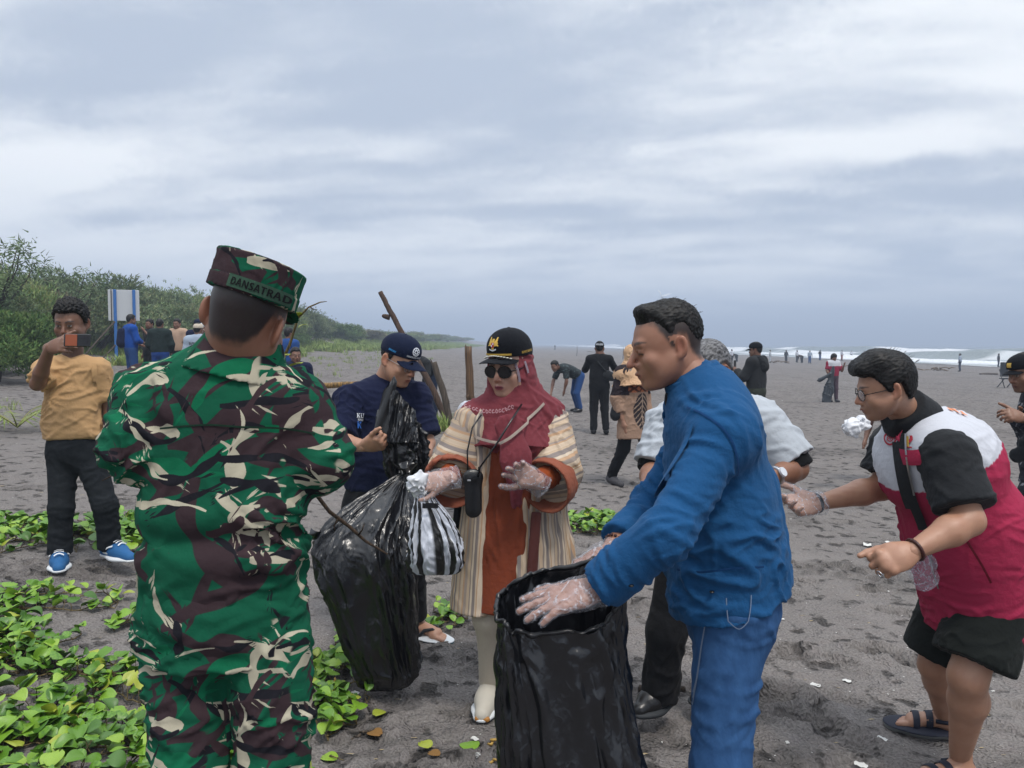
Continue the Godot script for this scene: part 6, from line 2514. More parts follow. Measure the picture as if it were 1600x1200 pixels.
func robe_woman() -> void:
	var J := {
		"hd": Vector3(-0.008, 1.455, -3.179), "hf": Vector3(-.52, -.16, .84).normalized(), "hu": Vector3(-.02, 1, 0.05), "nk": Vector3(0.016, 1.295, -3.211), "ch": Vector3(0.005, 1.113, -3.202), "wa": Vector3(0.005, 0.926, -3.192), "pe": Vector3(0.005, 0.733, -3.182),
		"shR": Vector3(-0.166, 1.220, -3.157), "elR": Vector3(-0.233, 1.034, -3.157), "wrR": Vector3(-0.253, 1.027, -2.957), "shL": Vector3(0.158, 1.215, -3.257), "elL": Vector3(0.187, 1.023, -3.097), "wrL": Vector3(0.089, 1.020, -2.936),
		"hpR": Vector3(-0.067, 0.690, -3.159), "knR": Vector3(-0.100, 0.421, -3.115), "anR": Vector3(-0.093, 0.092, -3.228), "toR": Vector3(-0.123, 0.021, -3.054),
		"hpL": Vector3(0.082, 0.674, -3.218), "knL": Vector3(0.104, 0.382, -3.223), "anL": Vector3(0.126, 0.082, -3.288), "toL": Vector3(0.101, 0.029, -3.125),
	}
	var t := thing("person", base_of(J), "woman in striped open robe, maroon headscarf, sunglasses and black official cap", "person")
	var X := head_frame(J, .99)
	var B := X.basis.orthonormalized()
	var A := body_axes(J)
	var skin := Color(0.40, 0.225, 0.165)
	var g1 := [Vector3(-.96, -.12, .25), Vector3(.05, .55, .83), {"curl": [0.45, 0.5, 0.55, 0.6], "thumb": Vector3(.55, .8, -.25), "size": .92}]
	var g2 := [Vector3(-.72, .55, .42), Vector3(.35, -.35, -.87), {"curl": [0.18, 0.30, 0.42, 0.5], "thumb": Vector3(.8, .55, .35), "spread": .22, "size": .95}]
	var hR := hand_solid(J.wrR, g1[0], g1[1], false, g1[2])
	var hL := hand_solid(J.wrL, g2[0], g2[1], true, g2[2])
	solid("body", [[limb_prims(J, .95, true, true, false, .68), .014], [head_solid(X, J, {"jaw": 1.2, "nose": .9, "no_ears": true}), .0044], [hR, .0044], [hL, .0044]], M.skin, t, {"paint": face_paint(X, skin, {"scalp": 0.0, "lips": Color(0.26, 0.055, 0.085)})})
	glove_on(t, J.wrR, g1[0], g1[1], false, g1[2])
	glove_on(t, J.wrL, g2[0], g2[1], true, g2[2])
	# sunglasses
	glasses_on(X, t, M.frame, M.dark_lens, .0262, .0022)
	# cap with a stiff front, gold braid and leaves on the peak, the national eagle
	var cap := cap_on(X, t, M.black_felt, .0042, {"high": .008, "droop": .06, "arc": .30, "brim": .080, "long": .150, "up": .016})
	var out := (X.basis.z * .99 - X.basis.x * .1).normalized()
	var rt := X.basis.y.normalized().cross(out).normalized()
	var up := X.basis.y.normalized()
	ribbon("gold_braid", [X * Vector3(-.062, .066, .075), X * Vector3(-.035, .068, .10), X * Vector3(0, .069, .11), X * Vector3(.035, .068, .10), X * Vector3(.062, .066, .075)], .0085, cap, M.gold, t, out, .004)
	eagle(X * Vector3(-.008, .110, .1), rt, up, .050, cap, t, out)
	var leaf_pts := []
	for i in 13:
		var a := -1.0 + i / 6.0
		leaf_pts.append(X * Vector3(a * .062, .0660 - .003 * absf(a) - a * a * .012, .118 - a * a * .030))
	for i in 13:
		var sp := SphereMesh.new()
		sp.radius = .0062
		sp.height = .006
		sp.radial_segments = 8
		sp.rings = 4
		var o := part("silver_leaf", sp, M.silver_thread, t)
		o.position = leaf_pts[i] - t.position
		o.rotation.y = i * 0.7
	var sd := (X.basis.x * .97 + X.basis.z * .2).normalized()
	letters("cap_lettering", "BUPATI BANTUL", X * Vector3(.10, .068, .0), up.cross(sd).normalized(), up, .0095, cap, M.gold, t, .003, "Droid Sans", .072)
	# headscarf: close round the face, crossed under the chin, spread over the shoulders
	var Ls := [E(X * Vector3(0, .030, -.020), B, Vector3(.086, .095, .110), .02), E(X * Vector3(0, -.045, .006), B, Vector3(.084, .085, .085), .05),
		C(X * Vector3(0, -.06, -.02), J.nk, .088, .10, .05), C(J.nk + A.y * .05, J.ch + A.y * .005 + A.z * .02, .080, .200, .05, A.z, .86, "b"),
		C(J.nk + A.z * .02, J.ch.lerp(J.wa, .15) + A.z * .075 - A.x * .02, .095, .085, .05, A.z, .55, "b"), C(J.nk + A.x * .03 + A.z * .05, J.ch + A.z * .125 + A.x * .03, .06, .065, .04, A.z, .6),
		C(J.nk, J.shL + A.y * .022 - A.x * .02, .080, .088, .05), C(J.nk, J.shR + A.y * .02 + A.x * .03, .080, .085, .05),
		E(X * Vector3(.002, -.020, .112), B, Vector3(.068, .090, .085), .012, true), E(X * Vector3(.0, .05, .13), B, Vector3(.058, .06, .07), .012, true)]
	var scarf_fold := {"amp": 0.008, "freq": 8.0, "seed": 8, "grain": Basis(Vector3(1.3, .5, 0), Vector3(-.5, .55, 0), Vector3(0, 0, .8)), "spots": [[X * Vector3(.05, -.09, .04), .09, .008]]}
	var scarf := solid("headscarf", [[Ls, .0050]], M.maroon, t, {"fold": scarf_fold, "crease": {"n": 110, "amp": 0.0093, "w": .009, "R": .10, "bones": [[J.shR, X * Vector3(0, .05, 0), 1.0, 1.0, .5], [J.shL, J.shR, 1.0, 1.0, .9]]}})
	# the long end that hangs in front
	var tail := [C(Vector3(-0.013, 1.221, -3.007), Vector3(0.015, 1.093, -2.980), .055, .040, .03, A.z, .30), C(Vector3(0.015, 1.093, -2.980), Vector3(0.015, 0.909, -2.991), .040, .022, .03, A.z, .30, "b")]
	solid("scarf_end", [[tail, .0045]], M.maroon, t, {"fold": {"amp": 0.010, "freq": 12.0, "seed": 3, "grain": Basis(Vector3(1.6, .2, 0), Vector3(0, .4, 0), Vector3(0, 0, 1))}})
	var all := Ls + tail
	ribbon("scarf_trim", [Vector3(0.175, 1.313, -2.992), Vector3(0.120, 1.273, -2.990), Vector3(0.054, 1.223, -2.937), Vector3(0.000, 1.187, -2.935), Vector3(-0.044, 1.165, -2.934)], .011, all, M.trim, t, A.z, .011)
	ribbon("scarf_trim", [Vector3(-0.047, 1.169, -2.934), Vector3(-0.084, 1.174, -2.934), Vector3(-0.125, 1.192, -2.935)], .011, all, M.trim, t, A.z, .011)
	for q in [[X * Vector3(.060, .03, .06), X * Vector3(.066, -.01, .055), X * Vector3(.064, -.05, .05)], [X * Vector3(.083, .03, .02), X * Vector3(.086, .0, .015), X * Vector3(.084, -.02, .01)]]:
		ribbon("woven_band", q, .010, Ls, M.trim_dark, t, (X.basis.x * .8 + X.basis.z * .6), .005)
	# flowing script print across the chest of the scarf
	var r := RandomNumberGenerator.new()
	r.seed = 14
	for i in 15:
		var c := (Vector3(-0.135, 1.305, -2.941) as Vector3).lerp(Vector3(0.044, 1.305, -2.941), i / 14.0) - Vector3(0, .022 * sin(i * 0.22), 0)
		var g := []
		for k in 5:
			var a := k * 1.35 + r.randf() * 0.9
			g.append(c + A.x * cos(a) * .0055 * r.randf_range(.5, 1.1) + A.y * sin(a) * .009 * r.randf_range(.5, 1.1))
		ribbon("script_print", g, .0024, Ls, M.pink_print, t, A.z, .0105, 3)
	# rust tunic under the robe
	var tun := [C(J.ch + A.z * .02, Vector3(-0.048, 0.456, -3.147) + A.z * .0, .125, .160, .03, A.z, .90, "b"), C(J.ch, J.pe, .12, .13, .05)]
	solid("tunic", [[tun, .0075]], M.rust, t, {"fold": {"amp": 0.010, "freq": 7.0, "seed": 6, "grain": Basis(Vector3(1.7, .1, 0), Vector3(0, .30, 0), Vector3(0, 0, 1))}, "crease": {"n": 60, "amp": 0.0093, "w": .012, "R": .15, "bones": [[J.shL, J.shR, 1.0, 1.0, .25]]}})
	# the robe, open down the front
	var Lr := torso_prims(J, .014, 1.0, {})
	Lr.append(C(J.ch, Vector3(0.016, 0.460, -3.197), .190, .285, .06, A.z, .68, "b"))
	Lr.append(C(Vector3(-0.036, 1.263, -3.039), Vector3(-0.060, 0.489, -2.928), .098, .112, .015, A.z, .95, "", true))
	var ctr: Vector3 = J.ch
	var rw := func(p: Vector3, _n: Vector3) -> Vector2:
		var q: Vector3 = A.transposed() * (p - ctr)
		return Vector2(atan2(q.x, q.z * 1.4 + 0.02) * 0.33 / 0.44, q.y)
	solid("robe", [[Lr, .0072]], M.striped, t, {"wrap": rw, "fold": {"amp": 0.010, "freq": 6.0, "seed": 10, "grain": Basis(Vector3(1.6, .1, 0), Vector3(0, .35, 0), Vector3(0, 0, 1))}, "crease": {"n": 90, "amp": 0.0093, "w": .014, "R": .16, "bones": [[J.shL, J.shR, 1.0, 1.0, .2]]}})
	var facing := [C(Vector3(0.097, 0.880, -3.029), Vector3(0.071, 0.511, -3.010), .022, .024, .01, A.z, .5, "ab")]
	solid("robe_facing", [[facing, .006]], M.maroon_dull, t)
	for s in ["R", "L"]:
		var sh: Vector3 = J["sh" + s]
		var el: Vector3 = J["el" + s]
		var w: Vector3 = J["wr" + s]
		var mid: Vector3 = el.lerp(w, .12)
		var sl := [C(sh, mid, .074, .100, .04, Vector3.ZERO, 1.0, "b"), C(sh + A.y * .0, el, .07, .088, .04)]
		var rw2 := func(p: Vector3, _n: Vector3) -> Vector2:
			return Vector2((p.y - 0.28 * absf(p.x - ctr.x)) / 0.36, 0.3)
		var drp := Vector3(0, -.035, 0)
		var e2: Vector3 = el.lerp(w, .62) + drp
		sl.append(C(el + drp * .2, el.lerp(w, .30) + drp * .6, .088, .105, .04, Vector3.ZERO, 1.0, "b"))
		solid("robe_sleeve", [[sl, .0066]], M.striped, t, {"wrap": rw2, "fold": {"amp": 0.009, "freq": 8.0, "seed": 15}})
		var cf := [C(el.lerp(w, .16) + drp * .5, e2, .104, .112, .02, Vector3.ZERO, 1.0, "ab"), C(el.lerp(w, .3) + drp * .6, e2 + (e2 - el) * .5, .094, .108, .01, Vector3.ZERO, 1.0, "", true)]
		solid("robe_cuff", [[cf, .0055]], M.rust_light, t, {"fold": {"amp": 0.006, "freq": 9.0}})
		solid("inner_sleeve", [[[C(el, el.lerp(w, .86), .055, .040, .02, Vector3.ZERO, 1.0, "b")], .006]], M.rust_bright, t, {"fold": {"amp": 0.006, "freq": 18.0}})
	solid("trousers", [[trouser_prims(J, .006, .80, 1.99, .040), .008]], M.cream, t, {"fold": {"amp": 0.008, "freq": 8.0}})
	for s in ["L", "R"]:
		shoe_on(J["an" + s], J["to" + s], t, M.cream_shoe, M.white_rubber, .005)
	solid("toe_guard", [[[C(J.toR + Vector3(-.018, .006, .006), J.toR + Vector3(.022, .006, .012), .012, .012, .01)], .004]], M.gum, t)
	# phone pouch on a strap across the body
	var po := thing("phone_pouch", Vector3(-0.155, 0.956, -2.973), "flat black phone pouch hanging from the woman's shoulder strap", "pouch")
	var pb := [C(Vector3(-0.151, 1.027, -2.957), Vector3(-0.149, 0.908, -2.950), .036, .034, .01, A.z, .35), C(Vector3(-0.166, 1.032, -2.957), Vector3(-0.137, 1.032, -2.957), .022, .022, .01, A.z, .5)]
	solid("pouch", [[pb, .004]], M.black_leather, po)
	part("buckle", chamfered(Vector3(.014, .006, .004), .001), M.metal, po).position = Vector3(-0.165, 1.025, -2.926) - po.position
	part("clasp", chamfered(Vector3(.010, .03, .006), .002), M.frame, po).position = Vector3(-0.127, 1.059, -2.958) - po.position
	part("strap", tube_mesh([Vector3(-0.131, 1.036, -2.947), Vector3(-0.123, 1.075, -2.939), Vector3(-0.061, 1.165, -2.914), Vector3(0.000, 1.259, -2.949), Vector3(0.038, 1.309, -3.042)], [.0042], 6, po.position), M.frame, po)
	part("strap", tube_mesh([Vector3(-0.171, 1.034, -2.957), Vector3(-0.174, 1.132, -2.972), Vector3(-0.156, 1.221, -3.007), Vector3(-0.122, 1.268, -3.039)], [.0036], 6, po.position), M.frame, po)
	var bagb := thing("shoulder_bag", Vector3(-0.209, 0.872, -3.189), "soft black bag hanging at the woman's hip behind the pouch", "bag")
	solid("bag_body", [[[C(Vector3(-0.208, 0.983, -3.175), Vector3(-0.213, 0.810, -3.166), .028, .036, .02, Vector3(0, 0, 1), .6)], .006]], M.black_cloth, bagb, {"fold": {"amp": .006, "freq": 14.0}})


func eagle(at: Vector3, right: Vector3, up: Vector3, s: float, list: Array, t: Node3D, out: Vector3) -> void:   # golden spread eagle with a red and white shield and a scroll
	var o := Node3D.new()
	o.name = "eagle_badge"
	t.add_child(o, true)
	var on := func(x: float, y: float) -> Vector3: return at + (right * x + up * y) * s
	for sg in [-1.0, 1.0]:
		for k in 5:
			lay("feather", [on.call(sg * .10, .10 - k * .05), on.call(sg * (.28 + .03 * k), .36 - k * .10), on.call(sg * (.34 + .035 * k), .55 - k * .17)], s * .11, list, M.gold, o, t, out, .004)
	lay("body", [on.call(0, .44), on.call(0, .1), on.call(0, -.4)], s * .24, list, M.gold, o, t, out, .0045)
	lay("shield", [on.call(0, .16), on.call(0, -.02), on.call(0, -.22)], s * .26, list, M.red_print, o, t, out, .006)
	lay("shield_field", [on.call(.06, .14), on.call(.06, .0)], s * .11, list, M.white_print, o, t, out, .0075)
	lay("shield_field", [on.call(-.06, -.02), on.call(-.06, -.16)], s * .11, list, M.white_print, o, t, out, .0075)
	lay("scroll", [on.call(-.34, -.36), on.call(0, -.48), on.call(.34, -.36)], s * .11, list, M.white_print, o, t, out, .0055)


func blue_man() -> void:
	var J := {
		"hd": Vector3(0.387, 1.545, -1.922), "hf": Vector3(-.965, -.215, .06).normalized(), "hu": Vector3(-.2, .97, .02), "nk": Vector3(0.467, 1.440, -1.917), "ch": Vector3(0.509, 1.282, -1.909), "wa": Vector3(0.525, 1.082, -1.898), "pe": Vector3(0.538, 0.922, -1.890),
		"shL": Vector3(0.484, 1.336, -1.761), "elL": Vector3(0.328, 1.142, -1.621), "wrL": Vector3(0.186, 0.999, -1.693), "shR": Vector3(0.513, 1.309, -2.070), "elR": Vector3(0.385, 1.108, -2.080), "wrR": Vector3(0.247, 1.019, -1.925),
		"hpL": Vector3(0.527, 0.891, -1.818), "knL": Vector3(0.494, 0.538, -1.769), "anL": Vector3(0.536, 0.046, -1.844), "toL": Vector3(0.440, -0.005, -1.841),
		"hpR": Vector3(0.563, 0.838, -1.965), "knR": Vector3(0.547, 0.461, -1.966), "anR": Vector3(0.564, 0.044, -1.974), "toR": Vector3(0.444, 0.009, -1.972),
	}
	var t := thing("person", base_of(J), "man in blue denim shirt leaning over the open black bag", "person")
	var X := head_frame(J, .855)
	var A := body_axes(J)
	var skin := Color(0.30, 0.145, 0.092)
	var g1 := [Vector3(-.95, -.20, .16), Vector3(-.16, .93, .33), {"curl": [0.08, 0.12, 0.16, 0.22], "spread": .16, "thumb": Vector3(.75, .6, -.35), "size": 1.02}]
	var g2 := [Vector3(-.86, -.42, .25), Vector3(-.40, .86, .25), {"curl": [0.5, 0.6, 0.7, 0.75], "spread": .08, "thumb": Vector3(.35, .95, .10), "thumb_bend": 0.1, "size": 1.0}]
	solid("body", [[limb_prims(J, 1.0, true, true, false), .013], [head_solid(X, J, {"jaw": 1.06, "nose": 1.15}), .0036], [hand_solid(J.wrL, g1[0], g1[1], true, g1[2]), .0035], [hand_solid(J.wrR, g2[0], g2[1], false, g2[2]), .0034]], M.skin, t,
		{"paint": face_paint(X, skin, {"scalp": 0.94, "beard": 0.06, "down": true})})
	glove_on(t, J.wrL, g1[0], g1[1], true, g1[2], .035)
	glove_on(t, J.wrR, g2[0], g2[1], false, g2[2], .02)
	hair_on(X, t, {"thick": 0.0025, "top": 0.003, "amp": 0.0028, "fade": 0.06, "lift": 0.010, "grain": Vector3(200, 90, 26), "cell": 0.0034, "stray": 60, "more": [[Vector3(-.035, .112, .058), Vector3(.035, .112, .056), .011, .011]]})
	for q in [[-.01, -.01, .014, -.03], [.0, -.015, .034, .008], [.012, -.01, .012, -.03]]:
		part("loose_hair", tube_mesh([X * Vector3(q[0], .136, q[1]), X * Vector3(q[0] * 1.2, .136 + q[2] * .6, q[1] + q[3] * .3), X * Vector3(q[0] * 1.3, .136 + q[2] * .8, q[1] + q[3])], [.0005, .0004, .0002], 4, t.position), M.hair, t)
	var L := torso_prims(J, .014, .97, {"hem": Vector3(0.546, 0.836, -1.880), "hemr": .172, "flat": .88})
	L.append_array(sleeve_prims(J, "L", 1.90, .011, .96, .045))
	L.append_array(sleeve_prims(J, "R", 1.78, .012, .96, .044))
	L.append(C(Vector3(0.614, 1.192, -1.914), Vector3(0.650, 0.967, -1.902), .052, .038, .05))
	var grain := Basis(Vector3(.9, .5, 0), Vector3(-.5, 1.3, 0), Vector3(0, 0, .9))
	L.append(half(Vector3(0.546, 0.916, -1.869), Vector3(-.28, .96, 0)))
	solid("denim_shirt", [[L, .0063]], M.blue_shirt, t, {"fold": {"amp": 0.008, "freq": 6.0, "seed": 7, "grain": grain, "spots": [[Vector3(0.332, 1.145, -1.641), .10, .010], [Vector3(0.452, 1.254, -1.737), .09, .005], [Vector3(0.525, 1.036, -1.776), .14, .005], [Vector3(0.227, 1.029, -1.675), .07, .005]]}, "crease": {"n": 330, "amp": 0.0081, "w": .0095, "R": .070, "seed": 6, "bones": [[J.pe, J.wa, 1.0, 1.0, .5], [J.wa, J.nk, .55, .8, .8], [J.shL, J.elL, 1.0, 1.0, .45], [J.elL, J.wrL, 1.0, 1.25, .30], [J.shR, J.elR, 1.0, 1.0, .45], [J.elR, J.wrR, 1.0, 1.0, .35]]}})
	var ax: Vector3 = (J.hd - J.nk).normalized()
	var ax2 := (ax * .4 + Vector3(-.34, .9, 0)).normalized()
	solid("collar_band", [[[C(J.nk - ax2 * .05, J.nk + ax2 * .042 + Vector3(-.004, 0, 0), .094, .072, .01, Vector3.ZERO, 1.0, "ab")], .0046]], M.blue_shirt, t, {"fold": {"amp": .003, "freq": 15.0}})
	var leafn := Vector3(-.25, .1, 1).normalized()
	for s in [1.0, -1.0]:
		var sl := [C(Vector3(0.493, 1.430, -1.916) + Vector3(0, 0, s * .086), Vector3(0.426, 1.385, -1.914) + Vector3(0, 0, s * .075), .030, .030, .01, Vector3(-.25, .1, s), .22), C(Vector3(0.435, 1.401, -1.915) + Vector3(0, 0, s * .075), Vector3(0.400, 1.366, -1.913) + Vector3(0, 0, s * .055), .032, .018, .01, Vector3(-.3, .1, s), .22)]
		solid("collar_leaf", [[sl, .0040]], M.blue_shirt, t)
	solid("undershirt", [[[C(J.nk + Vector3(-.03, -.03, 0), Vector3(0.448, 1.341, -1.912), .055, .050, .02)], .007]], M.black_cloth, t)
	var near := Vector3(0, 0, 1)
	ribbon("shoulder_seam", [Vector3(0.347, 1.333, -1.591), Vector3(0.359, 1.381, -1.543), Vector3(0.388, 1.406, -1.495), Vector3(0.438, 1.386, -1.493), Vector3(0.480, 1.340, -1.541), Vector3(0.507, 1.253, -1.587)], .005, L, M.blue_seam, t, near, .003)
	ribbon("button_placket", [Vector3(0.357, 1.369, -1.693), Vector3(0.351, 1.291, -1.689), Vector3(0.357, 1.211, -1.735)], .02, L, M.blue_shirt, t, Vector3(-.75, 0, .6), .006)
	ribbon("hem_seam", [Vector3(0.355, 1.000, -1.573), Vector3(0.427, 1.019, -1.574), Vector3(0.500, 1.040, -1.575), Vector3(0.575, 1.042, -1.626)], .005, L, M.blue_seam, t, near, .004)
	for q in [[Vector3(0.363, 1.036, -1.675)], [Vector3(0.357, 0.980, -1.672)]]:
		var sp := SphereMesh.new()
		sp.radius = .006
		sp.height = .006
		var o := part("button", sp, M.frame, t)
		o.position = drop(q[0] + Vector3(-.1, 0, .06), Vector3(.8, 0, -.5).normalized(), L, .003) - t.position
	# jeans with a back pocket and stitched side seam
	var Lj := trouser_prims(J, .007, .93)
	Lj.append(E(Vector3(0.550, 0.874, -1.887), A, Vector3(.14, .11, .104), .04))
	solid("jeans", [[Lj, .0075]], M.denim, t, {"fold": {"amp": 0.008, "freq": 5.5, "seed": 13, "grain": Basis(Vector3(.8, .3, 0), Vector3(-.3, 1.5, 0), Vector3(0, 0, 1)), "spots": [[Vector3(0.438, 0.876, -1.717), .12, .006], [Vector3(0.496, 0.599, -1.702), .12, .006]]}, "crease": {"n": 260, "amp": .0058, "w": .011, "R": .075, "seed": 4, "bones": [[J.hpL, J.knL, .8, .9, .5], [J.knL, J.anL, 1.0, 1.0, .4], [J.hpR, J.knR, .8, .9, .5], [J.knR, J.anR, 1.0, 1.0, .4], [J.pe, J.wa, .6, .8, .6]]}})
	ribbon("side_seam", [Vector3(0.454, 0.946, -1.591), Vector3(0.447, 0.872, -1.587), Vector3(0.437, 0.778, -1.582), Vector3(0.429, 0.710, -1.578), Vector3(0.424, 0.636, -1.574)], .0022, Lj, M.stitch, t, near, .004)
	for q in [[Vector3(0.491, 0.971, -1.572), Vector3(0.491, 0.944, -1.570), Vector3(0.493, 0.918, -1.569)], [Vector3(0.493, 0.918, -1.569), Vector3(0.516, 0.902, -1.568), Vector3(0.537, 0.920, -1.569)], [Vector3(0.537, 0.920, -1.569), Vector3(0.544, 0.953, -1.571), Vector3(0.548, 0.989, -1.573)]]:
		ribbon("pocket_stitching", q, .0022, Lj, M.stitch, t, near, .008)
	for s in ["L", "R"]:
		shoe_on(J["an" + s], J["to" + s], t, M.black_leather, M.rubber, .010)
	# bead bracelet on the far wrist, watch strap under the near cuff
	var wd: Vector3 = (J.wrR - J.elR).normalized()
	for i in 18:
		var a := TAU * i / 18.0
		var u := wd.cross(Vector3.UP).normalized()
		var sp := SphereMesh.new()
		sp.radius = .0042
		sp.height = .0084
		sp.radial_segments = 8
		sp.rings = 5
		var o := part("bracelet_bead", sp, M.bead, t)
		o.position = J.wrR - wd * .034 + (u * cos(a) + u.cross(wd) * sin(a)) * .0325 - t.position
	var w2: Vector3 = (J.wrL - J.elL).normalized()
	solid("watch_strap", [[[C(J.wrL - w2 * .040, J.wrL - w2 * .018, .0355, .0345, .003, Vector3.ZERO, 1.0, "ab")], .0035]], M.rubber, t)


func grey_man() -> void:
	var J := {
		"hd": Vector3(0.765, 1.438, -2.978), "hf": Vector3(-.75, -.5, .40).normalized(), "hu": Vector3(-.3, .9, .1), "nk": Vector3(0.816, 1.320, -3.032), "ch": Vector3(0.816, 1.132, -3.062), "wa": Vector3(0.806, 0.936, -3.072), "pe": Vector3(0.793, 0.737, -3.082),
		"shR": Vector3(0.611, 1.225, -2.967), "elR": Vector3(0.545, 1.069, -2.899), "wrR": Vector3(0.486, 1.035, -2.727), "shL": Vector3(0.991, 1.230, -3.067), "elL": Vector3(1.110, 1.063, -2.979), "wrL": Vector3(0.953, 1.048, -2.838),
		"hpR": Vector3(0.698, 0.691, -3.059), "knR": Vector3(0.621, 0.402, -3.024), "anR": Vector3(0.606, 0.096, -3.088), "toR": Vector3(0.508, 0.066, -3.006),
		"hpL": Vector3(0.879, 0.677, -3.109), "knL": Vector3(0.880, 0.357, -3.142), "anL": Vector3(0.875, 0.073, -3.207), "toL": Vector3(0.773, 0.047, -3.146),
	}
	var t := thing("person", base_of(J), "grey-haired man in light grey shirt bending behind the man in blue", "person")
	var X := head_frame(J, .92)
	var A := body_axes(J)
	var skin := Color(0.24, 0.115, 0.07)
	solid("body", [[limb_prims(J, 1.12), .009], [head_solid(X, J), .006]], M.skin, t, {"paint": face_paint(X, skin)})
	hair_on(X, t, {"thick": .008, "top": .010, "amp": .0025, "grain": Vector3(130, 80, 30), "mat": M.grey_hair, "grey": Color(.20, .20, .21), "cell": .0042})
	var L := torso_prims(J, .026, 1.12, {"hem": Vector3(0.801, 0.737, -3.082), "hemr": .19})
	L.append_array(sleeve_prims(J, "R", .92, .026, 1.1, .070))
	L.append_array(sleeve_prims(J, "L", .90, .028, 1.1, .076))
	solid("shirt", [[L, .0075]], M.light_grey, t, {"fold": {"amp": 0.012, "freq": 7.5, "seed": 21, "spots": [[Vector3(0.959, 1.150, -2.933), .12, .010]]}, "crease": {"n": 150, "amp": 0.0109, "w": .013, "R": .09, "bones": [[J.pe, J.wa, 1.0, 1.0, .5], [J.wa, J.nk, .55, .8, .8], [J.shL, J.elL, 1.0, 1.0, .45], [J.elL, J.wrL, 1.0, 1.0, .35], [J.shR, J.elR, 1.0, 1.0, .45], [J.elR, J.wrR, 1.0, 1.0, .35]]}})
	for s in ["R", "L"]:
		var e: Vector3 = J["el" + s]
		var sh: Vector3 = J["sh" + s]
		solid("sleeve_cuff", [[[C(sh.lerp(e, .86), sh.lerp(e, 1.06), .076, .070, .01, Vector3.ZERO, 1.0, "ab")], .006]], M.black_cloth, t, {"fold": {"amp": .005, "freq": 14.0}})
	solid("trousers", [[trouser_prims(J, .014, 1.0, 1.99, .060), .009]], M.black_cloth, t, {"fold": {"amp": .010, "freq": 7.0}})
	for s in ["R", "L"]:
		shoe_on(J["an" + s], J["to" + s], t, M.black_leather, M.rubber, .006)
	var w: Vector3 = (J.elL - J.wrL).normalized()
	var wc: Vector3 = J.wrL + w * .045
	solid("watch_strap", [[[C(wc - w * .009, wc + w * .009, .041, .041, .002, Vector3.ZERO, 1.0, "ab")], .0044]], M.metal, t)
	var fc := CylinderMesh.new()
	fc.top_radius = .018
	fc.bottom_radius = .020
	fc.height = .010
	var f := part("watch_face", fc, M.white_print, t)
	var o := Vector3(.25, .45, .85).normalized()
	f.transform = Transform3D(Basis(o.cross(w).normalized(), o, w), wc + (o - w * o.dot(w)).normalized() * .043 - t.position)
	var cl := thing("checked_cloth", Vector3(0.996, 0.891, -2.869), "dark checked cloth hanging between the blue shirt and the open hand", "cloth")
	solid("cloth_body", [[[C(Vector3(0.998, 0.973, -2.924), Vector3(1.003, 0.782, -2.914), .040, .034, .02, Vector3(.3, 0, 1), .4)], .006]], M.plaid_dark, cl, {"fold": {"amp": .010, "freq": 14.0}})


